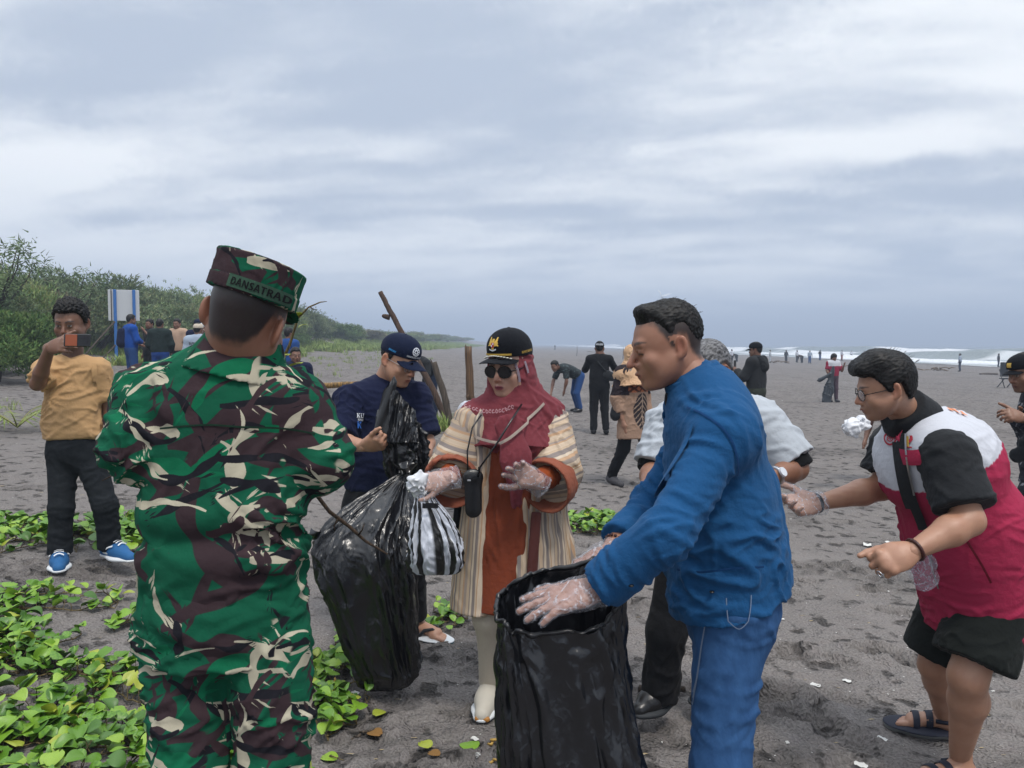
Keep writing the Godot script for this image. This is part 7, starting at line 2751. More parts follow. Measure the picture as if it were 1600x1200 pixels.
func vest_man() -> void:
	var J := {
		"hd": Vector3(1.273, 1.400, -2.616), "hf": Vector3(-.90, -.24, -.20).normalized(), "hu": Vector3(-.22, .97, .02), "nk": Vector3(1.414, 1.272, -2.709), "ch": Vector3(1.530, 1.099, -2.720), "wa": Vector3(1.649, 0.872, -2.748), "pe": Vector3(1.727, 0.639, -2.776),
		"shL": Vector3(1.439, 1.172, -2.524), "elL": Vector3(1.452, 0.988, -2.414), "wrL": Vector3(1.248, 0.901, -2.369), "shR": Vector3(1.465, 1.159, -2.903), "elR": Vector3(1.406, 1.003, -2.895), "wrR": Vector3(1.129, 0.962, -2.813),
		"hpL": Vector3(1.695, 0.615, -2.675), "knL": Vector3(1.590, 0.388, -2.623), "anL": Vector3(1.668, 0.020, -2.784), "toL": Vector3(1.496, -0.069, -2.759),
		"hpR": Vector3(1.718, 0.526, -2.930), "knR": Vector3(1.666, 0.286, -2.958), "anR": Vector3(1.780, 0.017, -3.084), "toR": Vector3(1.615, -0.034, -3.141),
	}
	var t := thing("person", base_of(J), "stout man in red and white vest and black shorts reaching out an open hand", "person")
	var X := head_frame(J, .865)
	var A := body_axes(J)
	var skin := Color(0.37, 0.195, 0.125)
	var g1 := [Vector3(-.93, -.36, .12), Vector3(-.30, .45, .84), {"curl": [1.0, 1.05, 1.1, 1.1], "thumb": Vector3(.35, .9, -.45), "size": 1.06}]
	var g2 := [Vector3(-.97, -.06, .22), Vector3(.02, -.62, -.78), {"curl": [0.22, 0.5, 0.7, 0.8], "spread": .12, "thumb": Vector3(.85, .62, .2), "size": 1.06}]
	solid("body", [[limb_prims(J, 1.14, true, true, false), .0115], [head_solid(X, J, {"jaw": 1.12, "nose": .9}), .0042], [hand_solid(J.wrL, g1[0], g1[1], true, g1[2]), .0042], [hand_solid(J.wrR, g2[0], g2[1], false, g2[2]), .0044],
		[foot_solid(J.anL, J.toL, A.x), .006], [foot_solid(J.anR, J.toR, -A.x), .006]], M.skin, t, {"paint": face_paint(X, skin, {"scalp": .85, "beard": .3, "down": true})})
	glove_on(t, J.wrR, g2[0], g2[1], false, g2[2], .02)
	hair_on(X, t, {"stray": 70, "thick": .013, "top": .022, "amp": .0022, "fade": .022, "lift": -.012, "grain": Vector3(170, 110, 22), "cell": .0042, "more": [[Vector3(-.04, .098, .078), Vector3(.045, .098, .078), .030, .030], [Vector3(-.04, .115, .015), Vector3(.04, .115, .015), .034, .034]]})
	glasses_on(X, t, M.frame, M.lens, .024, .0016)
	# black T-shirt
	var Lk := []
	Lk.append_array(sleeve_prims(J, "L", .80, .022, 1.10, .072))
	Lk.append_array(sleeve_prims(J, "R", .72, .024, 1.1, .074))
	Lk.append_array(torso_prims(J, .012, 1.22, {"deep": 1.15}))
	solid("t_shirt", [[Lk, .0072]], M.charcoal, t, {"crease": {"n": 120, "amp": 0.0078, "w": .012, "R": .08, "bones": [[J.pe, J.wa, 1.0, 1.0, .5], [J.wa, J.nk, .55, .8, .8], [J.shL, J.elL, 1.0, 1.0, .45], [J.elL, J.wrL, 1.0, 1.0, .35], [J.shR, J.elR, 1.0, 1.0, .45], [J.elR, J.wrR, 1.0, 1.0, .35]]}, "fold": {"amp": .006, "freq": 8.0, "seed": 17, "grain": Basis(Vector3(.8, .4, 0), Vector3(-.4, 1.2, 0), Vector3(0, 0, 1))}})
	# vest: white yoke, red below
	var Lv := torso_prims(J, .036, 1.26, {"hem": Vector3(1.727, 0.539, -2.771), "hemr": .218, "flat": .86, "deep": 1.18, "inset": .062})
	Lv.append(E(J.nk + (J.hd - J.nk) * .35 + A.z * .04, Basis(), Vector3(.085, .085, .085), .012, true))
	var nk: Vector3 = J.nk
	var cw := Color(.60, .62, .68)
	var cr := lin("a93050")
	var yoke := func(p: Vector3, _n: Vector3) -> Color:
		var q: Vector3 = A.transposed() * (p - nk)
		var edge := -.170 if q.z > 0.02 else -.15
		return cw if q.y > edge else cr
	solid("vest", [[Lv, .0070]], M.painted, t, {"paint": yoke, "fold": {"amp": .008, "freq": 7.0, "seed": 19, "grain": Basis(Vector3(.7, .5, 0), Vector3(-.5, 1.2, 0), Vector3(0, 0, 1)), "spots": [[Vector3(1.542, 0.795, -2.464), .16, .008], [Vector3(1.292, 1.232, -2.487), .08, .004]]}, "crease": {"n": 150, "amp": 0.0085, "w": .013, "R": .10, "seed": 2, "bones": [[J.pe, J.wa, 1.0, 1.0, .5], [J.wa, J.nk, .55, .8, .8]]}})
	var cax: Vector3 = (J.hd - J.nk).normalized()
	solid("vest_collar", [[[C(J.nk + cax * .000 + Vector3(.008, 0, 0), J.nk + cax * .094 + Vector3(.004, .004, 0), .104, .080, .01, Vector3.ZERO, 1.0, "ab"), E(J.nk + cax * .11 + A.z * .10, Basis(), Vector3(.075, .075, .075), .01, true)], .0055]], M.charcoal, t)
	var out := (A.z * .35 + Vector3(-.15, 0, .9)).normalized()
	ribbon("zip_facing", [Vector3(1.168, 1.314, -2.391), Vector3(1.180, 1.185, -2.384), Vector3(1.204, 1.045, -2.377), Vector3(1.258, 0.900, -2.389)], .050, Lv, M.charcoal, t, Vector3(-.55, 0, .85), .008)
	ribbon("zip", [Vector3(1.167, 1.286, -2.339), Vector3(1.177, 1.163, -2.333), Vector3(1.199, 1.036, -2.326)], .006, Lv, M.metal, t, Vector3(-.55, 0, .85), .012)
	ribbon("front_zip", [Vector3(1.350, 0.836, -2.466), Vector3(1.371, 0.732, -2.461), Vector3(1.392, 0.653, -2.456)], .005, Lv, M.metal, t, out, .006)
	ribbon("pocket_flap", [Vector3(1.239, 1.128, -2.431), Vector3(1.264, 1.137, -2.412), Vector3(1.291, 1.149, -2.402)], .048, Lv, M.red, t, (A.z * .5 + Vector3(0, 0, .9)), .010)
	ribbon("pocket_flap", [Vector3(1.183, 1.173, -2.484), Vector3(1.208, 1.178, -2.484)], .036, Lv, M.red, t, (A.z * .7 + Vector3(0, 0, .7)), .010)
	var br := Vector3(.93, .05, .36).normalized()
	ring_badge(Vector3(1.250, 1.228, -2.587), (Vector3(.75, .1, .65)).normalized(), Vector3(.05, 1, 0).normalized(), .026, Lv, t)
	eagle_small(Vector3(1.278, 1.220, -2.436), br, Vector3.UP, .030, Lv, t)
	letters("vest_lettering", "PUBLIK", Vector3(1.272, 1.189, -2.434), br, Vector3.UP, .010, Lv, M.red_print, t, .007)
	letters("vest_lettering", "BERSIH", Vector3(1.272, 1.177, -2.434), br, Vector3.UP, .007, Lv, M.red_print, t, .007)
	letters("back_lettering", "RI", Vector3(1.557, 1.312, -2.691), Vector3(.8, -.5, .3).normalized(), Vector3(.3, .75, -.3).normalized(), .04, Lv, M.orange_print, t, .007)
	ribbon("vest_seam", [Vector3(1.490, 1.085, -2.379), Vector3(1.524, 0.925, -2.370), Vector3(1.617, 0.749, -2.411)], .006, Lv, M.red_dark, t, Vector3(.1, 0, 1), .004)
	ribbon("pocket_seam", [Vector3(1.310, 0.849, -2.367), Vector3(1.390, 0.865, -2.367), Vector3(1.470, 0.893, -2.369)], .005, Lv, M.red_dark, t, Vector3(-.2, 0, 1), .004)
	ribbon("pocket_seam", [Vector3(1.406, 0.853, -2.367), Vector3(1.452, 0.765, -2.362)], .005, Lv, M.red_dark, t, Vector3(-.1, 0, 1), .004)
	# shorts
	solid("shorts", [[trouser_prims(J, .022, 1.18, .78, .112), .0075]], M.shorts, t, {"fold": {"amp": .006, "freq": 7.0}})
	for s in ["L", "R"]:
		strap_sandal(J["an" + s], J["to" + s], t)
	var w1: Vector3 = (J.elL - J.wrL).normalized()
	solid("bracelet", [[[C(J.wrL + w1 * .010, J.wrL + w1 * .019, .0385, .0385, .002, Vector3.ZERO, 1.0, "ab")], .0034]], M.bead, t)
	var w2: Vector3 = (J.elR - J.wrR).normalized()
	solid("bracelet", [[[C(J.wrR - w2 * .004, J.wrR + w2 * .004, .037, .037, .002, Vector3.ZERO, 1.0, "ab")], .0034]], M.rubber, t)
	ring("finger_ring", J.wrL + (g1[0] as Vector3).normalized() * .122 + Vector3(0, -.018, .02), Vector3(-.8, -.5, .2).normalized(), Vector3.UP, .0115, .0115, .0022, M.metal, t)
	var pk := thing("plastic_packet", Vector3(1.380, 0.802, -2.584), "crumpled clear plastic packet hanging below the vest man's fist", "packet")
	solid("packet_film", [[[C(Vector3(1.340, 0.845, -2.527), Vector3(1.410, 0.748, -2.581), .03, .045, .02, Vector3(0, 0, 1), .4), C(Vector3(1.395, 0.825, -2.566), Vector3(1.408, 0.808, -2.565), .02, .02, .02)], .005]], M.glove, pk, {"fold": {"amp": .014, "freq": 22.0}})


func ring_badge(at: Vector3, right: Vector3, up: Vector3, r: float, list: Array, t: Node3D) -> void:
	var o := Node3D.new()
	o.name = "round_badge"
	t.add_child(o, true)
	var out := right.cross(up).normalized()
	for q in [[1.0, .26, "rim"], [.55, .16, "inner_ring"]]:
		var circ := []
		for i in 17:
			circ.append(at + (right * cos(TAU * i / 16.0) + up * sin(TAU * i / 16.0)) * r * q[0])
		lay(q[2], circ, r * q[1], list, M.red_print, o, t, out, .006)
	for k in 3:
		lay("bar", [at + right * (-.3 + .3 * k) * r - up * .3 * r, at + right * (-.3 + .3 * k) * r + up * .3 * r], r * .15, list, M.red_print, o, t, out, .006)


func eagle_small(at: Vector3, right: Vector3, up: Vector3, s: float, list: Array, t: Node3D) -> void:
	var o := Node3D.new()
	o.name = "eagle_badge"
	t.add_child(o, true)
	var out := right.cross(up).normalized()
	var on := func(x: float, y: float) -> Vector3: return at + (right * x + up * y) * s
	for sg in [-1.0, 1.0]:
		lay("wing", [on.call(sg * .1, .0), on.call(sg * .38, .3), on.call(sg * .36, .7)], s * .26, list, M.red_print, o, t, out, .0065)
	lay("body", [on.call(0, .6), on.call(0, -.5)], s * .3, list, M.gold, o, t, out, .007)
	lay("scroll", [on.call(-.4, -.55), on.call(.4, -.55)], s * .16, list, M.red_print, o, t, out, .007)


func strap_sandal(an: Vector3, toe: Vector3, t: Node3D) -> void:
	var f := Vector3(toe.x - an.x, 0, toe.z - an.z).normalized()
	var side := f.cross(Vector3.UP)
	var len_ := Vector2(toe.x - an.x, toe.z - an.z).length()
	var g := toe.y - 0.004
	var P := func(a: float, s: float, u: float) -> Vector3: return Vector3(an.x, g, an.z) + f * a + side * s + Vector3.UP * u
	var S := [C(P.call(-.05, 0, -.012), P.call(len_ * .55, 0, -.012), .044, .050, .02, Vector3.UP, .42), C(P.call(len_ * .5, 0, -.012), P.call(len_ * 1.02, 0, -.012), .052, .046, .02, Vector3.UP, .42)]
	var so := solid("sandal_sole", [[S, .0045]], M.sole_grey, t)
	var S2 := [C(P.call(-.05, 0, .003), P.call(len_ * .55, 0, .003), .043, .049, .02, Vector3.UP, .14), C(P.call(len_ * .5, 0, .003), P.call(len_ * 1.02, 0, .003), .051, .045, .02, Vector3.UP, .14)]
	solid("footbed", [[S2, .0035]], M.sandal_navy, so)
	var ft := foot_solid(an, toe, side)
	for q in [.62, .34]:
		var pts := []
		for k in 5:
			pts.append(P.call(len_ * q, (k - 2) * .021, .10))
		ribbon("strap", pts, .026, ft, M.sandal_navy, t, Vector3.UP, .004, 3)
		for sg in [-1.0, 1.0]:
			ribbon("strap_side", [P.call(len_ * q, sg * .09, .045), P.call(len_ * q, sg * .09, .022), P.call(len_ * q, sg * .09, .004)], .026, ft, M.sandal_navy, t, side * sg, .004, 2)
	part("heel_strap", tube_mesh([P.call(len_ * .22, .044, .05), P.call(-.02, .042, .05), P.call(-.055, 0, .052), P.call(-.02, -.042, .05), P.call(len_ * .22, -.044, .05)], [.009], 6, t.position), M.sandal_navy, t)


func edge_man() -> void:
	var J := {
		"hd": Vector3(3.342, 1.363, -4.997), "hf": Vector3(-.95, -.25, .15).normalized(), "hu": Vector3(-.2, .97, 0), "nk": Vector3(3.451, 1.226, -5.040), "ch": Vector3(3.484, 1.054, -5.031), "wa": Vector3(3.493, 0.823, -5.019), "pe": Vector3(3.501, 0.613, -5.008),
		"shL": Vector3(3.359, 1.148, -4.866), "elL": Vector3(3.301, 0.953, -4.725), "wrL": Vector3(3.122, 1.100, -4.683), "shR": Vector3(3.536, 1.130, -5.185), "elR": Vector3(3.532, 0.929, -5.195), "wrR": Vector3(3.279, 1.073, -4.962),
		"hpL": Vector3(3.440, 0.570, -4.905), "knL": Vector3(3.373, 0.274, -4.840), "anL": Vector3(3.424, -0.048, -4.873), "toL": Vector3(3.259, -0.131, -4.869), "hpR": Vector3(3.507, 0.536, -5.074), "knR": Vector3(3.468, 0.209, -5.087), "anR": Vector3(3.519, -0.099, -5.121), "toR": Vector3(3.345, -0.177, -5.117),
	}
	var t := thing("person", base_of(J), "man in navy grey camouflage at the picture's edge, hands together", "person")
	var X := head_frame(J, 1.0)
	var skin := Color(0.20, 0.10, 0.062)
	solid("body", [[limb_prims(J, 1.0, true, true, false), .012], [head_solid(X, J), .006], [hand_solid(J.wrL, Vector3(-.8, .15, .1), Vector3(.1, .5, .8), true, {"curl": [.7, .8, .9, .9]}), .0055], [hand_solid(J.wrR, Vector3(-.75, .2, .3), Vector3(-.2, .6, -.7), false, {"curl": [.8, .9, .9, .9]}), .0055]], M.skin, t, {"paint": face_paint(X, skin, {"beard": .3})})
	hair_on(X, t, {"thick": .003, "top": 0.0, "cell": .006})
	var cap := cap_on(X, t, M.black_felt, .005, {"brim": .065, "long": .12, "high": -.01})
	lay("cap_badge", [X * Vector3(-.015, .075, .11), X * Vector3(.02, .075, .11)], .03, cap, M.gold, t, t, X.basis.z.normalized(), .005)
	var L := torso_prims(J, .020, 1.05, {"hem": Vector3(3.501, 0.550, -5.004)})
	L.append_array(sleeve_prims(J, "L", 1.9, .016, 1.05))
	L.append_array(sleeve_prims(J, "R", 1.9, .016, 1.05))
	solid("camouflage_blouse", [[L, .010]], M.navy_camo, t, {"fold": {"amp": .010, "freq": 8.0}})
	solid("camouflage_trousers", [[trouser_prims(J, .016, 1.05), .012]], M.navy_camo, t, {"fold": {"amp": .012, "freq": 7.0}})
	for s in ["L", "R"]:
		shoe_on(J["an" + s], J["to" + s], t, M.black_leather, M.rubber, .01)
	var b := thing("sling_bag", Vector3(3.250, 0.853, -4.870), "dark sling bag worn by the man at the picture's edge", "bag")
	solid("bag_body", [[[C(Vector3(3.200, 0.842, -4.830), Vector3(3.289, 0.891, -4.832), .05, .055, .02, Vector3(0, 0, 1), .5), C(Vector3(3.228, 0.931, -4.834), Vector3(3.281, 0.972, -4.836), .02, .03, .02)], .008]], M.charcoal, b, {"fold": {"amp": .006, "freq": 12.0}})

# ------------------------------------------------------------------ people in the middle distance
func foot(x: float, z: float) -> Vector3:
	return Vector3(x, ground(x, z), z)


func middle_distance() -> void:
	var dark := Color(0.17, 0.085, 0.055)
	# man in black photographing, seen from behind
	var J := stance(foot(1.56, -13.7), PI - 0.12, 1.66, {"elL": Vector3(.27, 1.20, .16), "wrL": Vector3(.10, 1.44, .30), "elR": Vector3(-.29, 1.22, .14), "wrR": Vector3(-.10, 1.46, .30), "anL": Vector3(.10, .075, -.02), "anR": Vector3(-.13, .075, 0)})
	var t := figure(J, "man in black clothes and black cap photographing, seen from behind", {"cell": .0135, "skin": dark, "top": {"mat": M.black_cloth, "sleeve": 1.9, "puff": .014}, "bottom": {"mat": M.black_cloth}, "shoes": M.black_leather, "hair": {"thick": .006}, "cap": M.black_felt})
	var X := head_frame(J, 1.0)
	letters("cap_lettering", "POLISI", X * Vector3(0, .062, -.12), -X.basis.x.normalized(), X.basis.y.normalized(), .03, [E(X * Vector3(0, .050, -.012), X.basis.orthonormalized(), Vector3(.088, .088, .110), .01)], M.white_print, t, .006)
	var bg := thing("sling_bag", J.pe + Vector3(.20, .10, .03), "black sling bag across the back of the man in black", "bag")
	solid("bag_body", [[[C(J.pe + Vector3(.13, .16, .12), J.pe + Vector3(.22, .13, .04), .09, .08, .02, Vector3(0, 0, 1), .6)], .012]], M.charcoal, bg)
	part("strap", tube_mesh([J.shL + Vector3(.04, .07, .02), J.ch + Vector3(-.02, .05, .145), J.pe + Vector3(.14, .18, .13)], [.014], 6, bg.position), M.charcoal, bg)
	# man stooping in a green plaid shirt and jeans
	J = stance(foot(1.52, -17.9), -1.15, 1.70, {"hd": Vector3(.02, 1.10, .60), "hf": Vector3(.25, -.45, 1), "hu": Vector3(0, 1, .55), "nk": Vector3(0, 1.06, .44), "ch": Vector3(0, 1.02, .27), "wa": Vector3(0, .95, .12), "pe": Vector3(0, .88, -.02), "shL": Vector3(.18, 1.03, .40), "elL": Vector3(.22, .76, .40), "wrL": Vector3(.16, .56, .42), "shR": Vector3(-.18, 1.02, .40), "elR": Vector3(-.22, .74, .52), "wrR": Vector3(-.12, .50, .62), "hpL": Vector3(.1, .85, -.04), "hpR": Vector3(-.1, .85, -.04), "knL": Vector3(.12, .46, .08), "knR": Vector3(-.12, .46, .02), "anR": Vector3(-.16, .075, -.12)})
	figure(J, "man in green plaid shirt and blue jeans stooping to the sand", {"cell": .019, "skin": dark, "top": {"mat": M.plaid_green, "sleeve": .8, "puff": .016}, "bottom": {"mat": M.denim_far}, "shoes": M.black_leather, "hair": {"thick": .008}})
	# woman walking in a beige headscarf and patterned tunic
	J = stance(foot(1.33, -8.45), 0.72, 1.56, {"hf": Vector3(.25, -.1, 1), "elR": Vector3(-.24, 1.10, -.05), "wrR": Vector3(-.22, .86, .02), "elL": Vector3(.22, 1.10, .0), "wrL": Vector3(.20, .84, .10), "knL": Vector3(.09, .50, .16), "anL": Vector3(.08, .10, .26), "toL": Vector3(.09, .02, .46), "knR": Vector3(-.09, .48, -.06), "anR": Vector3(-.10, .10, -.26), "toR": Vector3(-.11, .015, -.08)})
	var A := body_axes(J)
	var ch: Vector3 = J.ch
	var batik := func(p: Vector3, _n: Vector3) -> Color:
		var q: Vector3 = A.transposed() * (p - ch)
		var c := Color(.36, .235, .165)
		if absf(q.x) > .155 and q.y > -.12:
			return Color(.030, .020, .024)
		if q.y > .10:
			c = Color(.035, .022, .024)
			if pow(fmod(q.x + 1.0, .075) / .075 - .5, 2.0) + pow(fmod(q.y + 1.0, .08) / .08 - .5, 2.0) < .10:
				c = Color(.26, .22, .19)
		elif q.y > -.09:
			var u := fmod(q.x * .7 + q.y + 2.0, .075) / .075 - .5
			var v := fmod(q.y - q.x * .7 + 2.0, .075) / .075 - .5
			c = Color(.42, .13, .055) if absf(u) < .30 and absf(v) < .34 else Color(.075, .028, .022)
		else:
			var ly := (q.y + .30) / .20
			var lx: float = q.x / (.115 * sqrt(maxf(0.0, 1.0 - ly * ly)) + .001)
			if absf(ly) < 1.0 and absf(lx) < 1.0:
				c = Color(.028, .020, .024)
				if absf(q.x) < .007 or absf(fmod(q.y + absf(q.x) * .9 + 2.0, .058) / .058 - .5) < .13:
					c = Color(.34, .25, .19)
		return c
	t = figure(J, "woman in beige headscarf and brown patterned tunic walking across the sand", {"cell": .010, "skin": Color(.27, .14, .09), "top": {"name": "tunic", "mat": M.painted, "sleeve": 1.7, "puff": .026, "long": .30, "hemr": .215, "paint": batik}, "bottom": {"mat": M.black_cloth, "puff": .004}, "shoes": M.shoe_grey, "hijab": M.beige_scarf, "fold": .008})
	var hb := thing("handbag", J.wrR + Vector3(-.05, .15, 0), "dark handbag at the side of the woman in the beige headscarf", "bag")
	solid("bag_body", [[[C(J.wrR + Vector3(-.06, .22, -.02), J.wrR + Vector3(-.07, .04, -.02), .03, .07, .02, A.x, .5)], .01]], M.charcoal, hb)
	part("strap", tube_mesh([J.shR + Vector3(-.02, .08, .05), J.shR + Vector3(-.08, -.05, .05), J.wrR + Vector3(-.06, .22, -.02)], [.010], 6, hb.position), M.charcoal, hb)
	# man in a dark hoodie and cap with a phone
	J = stance(foot(3.98, -12.5), PI + 0.80, 1.70, {"hf": Vector3(.10, -.12, 1), "elL": Vector3(.25, 1.16, .10), "wrL": Vector3(.08, 1.26, .32), "elR": Vector3(-.25, 1.15, .10), "wrR": Vector3(-.06, 1.24, .32)})
	t = figure(J, "man in dark hooded jacket, olive trousers and black cap holding up a phone", {"cell": .0135, "skin": dark, "top": {"name": "jacket", "mat": M.charcoal, "sleeve": 1.88, "puff": .032}, "bottom": {"mat": M.olive, "puff": .028}, "shoes": M.black_leather, "hair": {"thick": .006}, "cap": M.black_felt})
	A = body_axes(J)
	solid("hood", [[[C(J.nk - A.z * .07 - A.x * .06, J.nk - A.z * .10 - A.y * .12, .07, .09, .03), C(J.nk - A.z * .07 + A.x * .06, J.nk - A.z * .10 - A.y * .12, .07, .09, .03)], .012]], M.charcoal, t, {"fold": {"amp": .012, "freq": 10.0}})
	var ph := thing("phone", (J.wrL + J.wrR) * .5 + A.z * .06 + Vector3(0, .10, 0), "small dark phone held upright by the man in the hooded jacket", "phone")
	var pb := part("case", chamfered(Vector3(.075, .15, .01), .003), M.frame, ph)
	pb.rotation.y = PI + 0.80
	# woman in red and white jersey dragging a dark bag
	J = stance(foot(10.55, -25.2), 0.15, 1.58, {"hf": Vector3(.2, -.3, 1), "elL": Vector3(.27, 1.12, .10), "wrL": Vector3(.26, 1.30, .22), "elR": Vector3(-.26, 1.14, .02), "wrR": Vector3(-.22, .95, .12), "anL": Vector3(.10, .075, .05), "anR": Vector3(-.08, .075, -.05)})
	A = body_axes(J)
	ch = J.ch
	var jersey := func(p: Vector3, _n: Vector3) -> Color:
		var q: Vector3 = A.transposed() * (p - ch)
		return Color(.56, .58, .62) if q.y > .02 and absf(q.x) < .22 else lin("8f2440")
	t = figure(J, "long-haired woman in red and white jersey carrying a dark rubbish bag", {"cell": .016, "skin": dark, "top": {"mat": M.painted, "sleeve": .9, "puff": .018, "paint": jersey}, "bottom": {"mat": M.dull_purple, "puff": .004}, "shoes": M.shoe_grey, "hair": {"thick": .02, "lift": -.05, "more": [[Vector3(0, -.03, -.05), Vector3(0, -.17, -.04), .08, .06]]}})
	var rb := thing("rubbish_bag", J.base + Vector3(-.30, .5, .12), "slack dark rubbish bag held by the woman in the red and white jersey", "bag")
	solid("bag_film", [[[C(J.wrR + Vector3(.08, .28, .1), J.base + Vector3(-.20, .45, .16), .05, .15, .05, A.z, .6), C(J.base + Vector3(-.20, .45, .16), J.base + Vector3(-.28, .05, .16), .16, .15, .05, A.z, .6), C(J.wrR + Vector3(-.02, .05, .1), J.base + Vector3(-.5, .72, .1), .05, .06, .05)], .014]], M.plastic_dusty, rb, {"fold": {"amp": .03, "freq": 8.0}})
	# someone stooping behind the vest man's face, a white bag in hand
	J = stance(foot(4.86, -9.4), -1.2, 1.66, {"hd": Vector3(.02, 1.12, .56), "hf": Vector3(.1, -.6, 1), "hu": Vector3(0, 1, .6), "nk": Vector3(0, 1.08, .40), "ch": Vector3(0, 1.02, .25), "wa": Vector3(0, .95, .12), "pe": Vector3(0, .88, -.02), "shL": Vector3(.18, 1.04, .36), "elL": Vector3(.2, .80, .36), "wrL": Vector3(.14, .62, .48), "shR": Vector3(-.18, 1.03, .36), "elR": Vector3(-.22, .78, .40), "wrR": Vector3(-.16, .60, .52), "hpL": Vector3(.1, .85, -.04), "hpR": Vector3(-.1, .85, -.04)})
	t = figure(J, "person in navy stooping with a white bag behind the vest man's face", {"cell": .019, "skin": dark, "top": {"mat": M.navy, "sleeve": .8}, "bottom": {"mat": M.navy}, "shoes": M.yellow_rubber, "hair": {"thick": .01}})
	var wb := thing("white_bag", Vector3(3.945, 0.635, -8.764), "small crumpled white bag in front of the vest man's chin", "bag")
	solid("bag_film", [[[C(Vector3(3.887, 0.591, -8.762), Vector3(4.004, 0.635, -8.764), .10, .08, .05), C(Vector3(4.004, 0.635, -8.764), Vector3(4.085, 0.686, -8.767), .08, .03, .04)], .010]], M.white_plastic, wb, {"fold": {"amp": .04, "freq": 12.0}, "crease": {"n": 60, "amp": .03, "w": .02, "R": .09, "bones": [[Vector3(3.887, 0.591, -8.762), Vector3(4.085, 0.686, -8.767), 1.0, 1.0, 1.2]]}})
	# person in navy bent over beside the leaning poles
	J = stance(foot(-1.66, -15.6), -0.6, 1.68, {"hd": Vector3(.0, 1.18, .50), "hf": Vector3(0, -.8, 1), "hu": Vector3(0, .8, .8), "nk": Vector3(0, 1.16, .36), "ch": Vector3(0, 1.10, .22), "wa": Vector3(0, .98, .10), "pe": Vector3(0, .90, 0), "shL": Vector3(.18, 1.12, .32), "elL": Vector3(.24, .90, .36), "wrL": Vector3(.16, .72, .42), "shR": Vector3(-.18, 1.12, .32), "elR": Vector3(-.22, .88, .34), "wrR": Vector3(-.14, .70, .42), "hpL": Vector3(.09, .86, 0), "hpR": Vector3(-.09, .86, 0)})
	figure(J, "person in dark navy clothes bending down behind the leaning driftwood poles", {"cell": .021, "skin": dark, "top": {"mat": M.charcoal, "sleeve": 1.9}, "bottom": {"mat": M.navy_dull}, "shoes": M.black_leather, "hair": {"thick": .008}})
	# one more figure crouching behind the woman in the robe, only a shoulder shows
	J = stance(foot(-.30, -6.4), PI - 0.4, 1.62, {"hd": Vector3(.02, .98, .42), "hf": Vector3(0, -.4, 1), "nk": Vector3(0, 1.06, .24), "ch": Vector3(0, .94, .12), "wa": Vector3(0, .78, .04), "pe": Vector3(0, .62, -.06), "shL": Vector3(.19, 1.02, .20), "elL": Vector3(.25, .74, .26), "wrL": Vector3(.15, .58, .42), "shR": Vector3(-.19, 1.02, .20), "elR": Vector3(-.25, .74, .26), "wrR": Vector3(-.15, .58, .42), "hpL": Vector3(.1, .6, -.06), "hpR": Vector3(-.1, .6, -.06), "knL": Vector3(.14, .48, .28), "knR": Vector3(-.14, .48, .28), "anL": Vector3(.12, .09, .0), "anR": Vector3(-.12, .09, 0)})
	figure(J, "crouching person in white and black, mostly hidden behind the woman's shoulder", {"cell": .019, "skin": dark, "top": {"mat": M.white_cloth, "sleeve": .2}, "bottom": {"mat": M.black_cloth}, "shoes": M.black_leather, "hair": {"thick": .01}})
	left_group(dark)


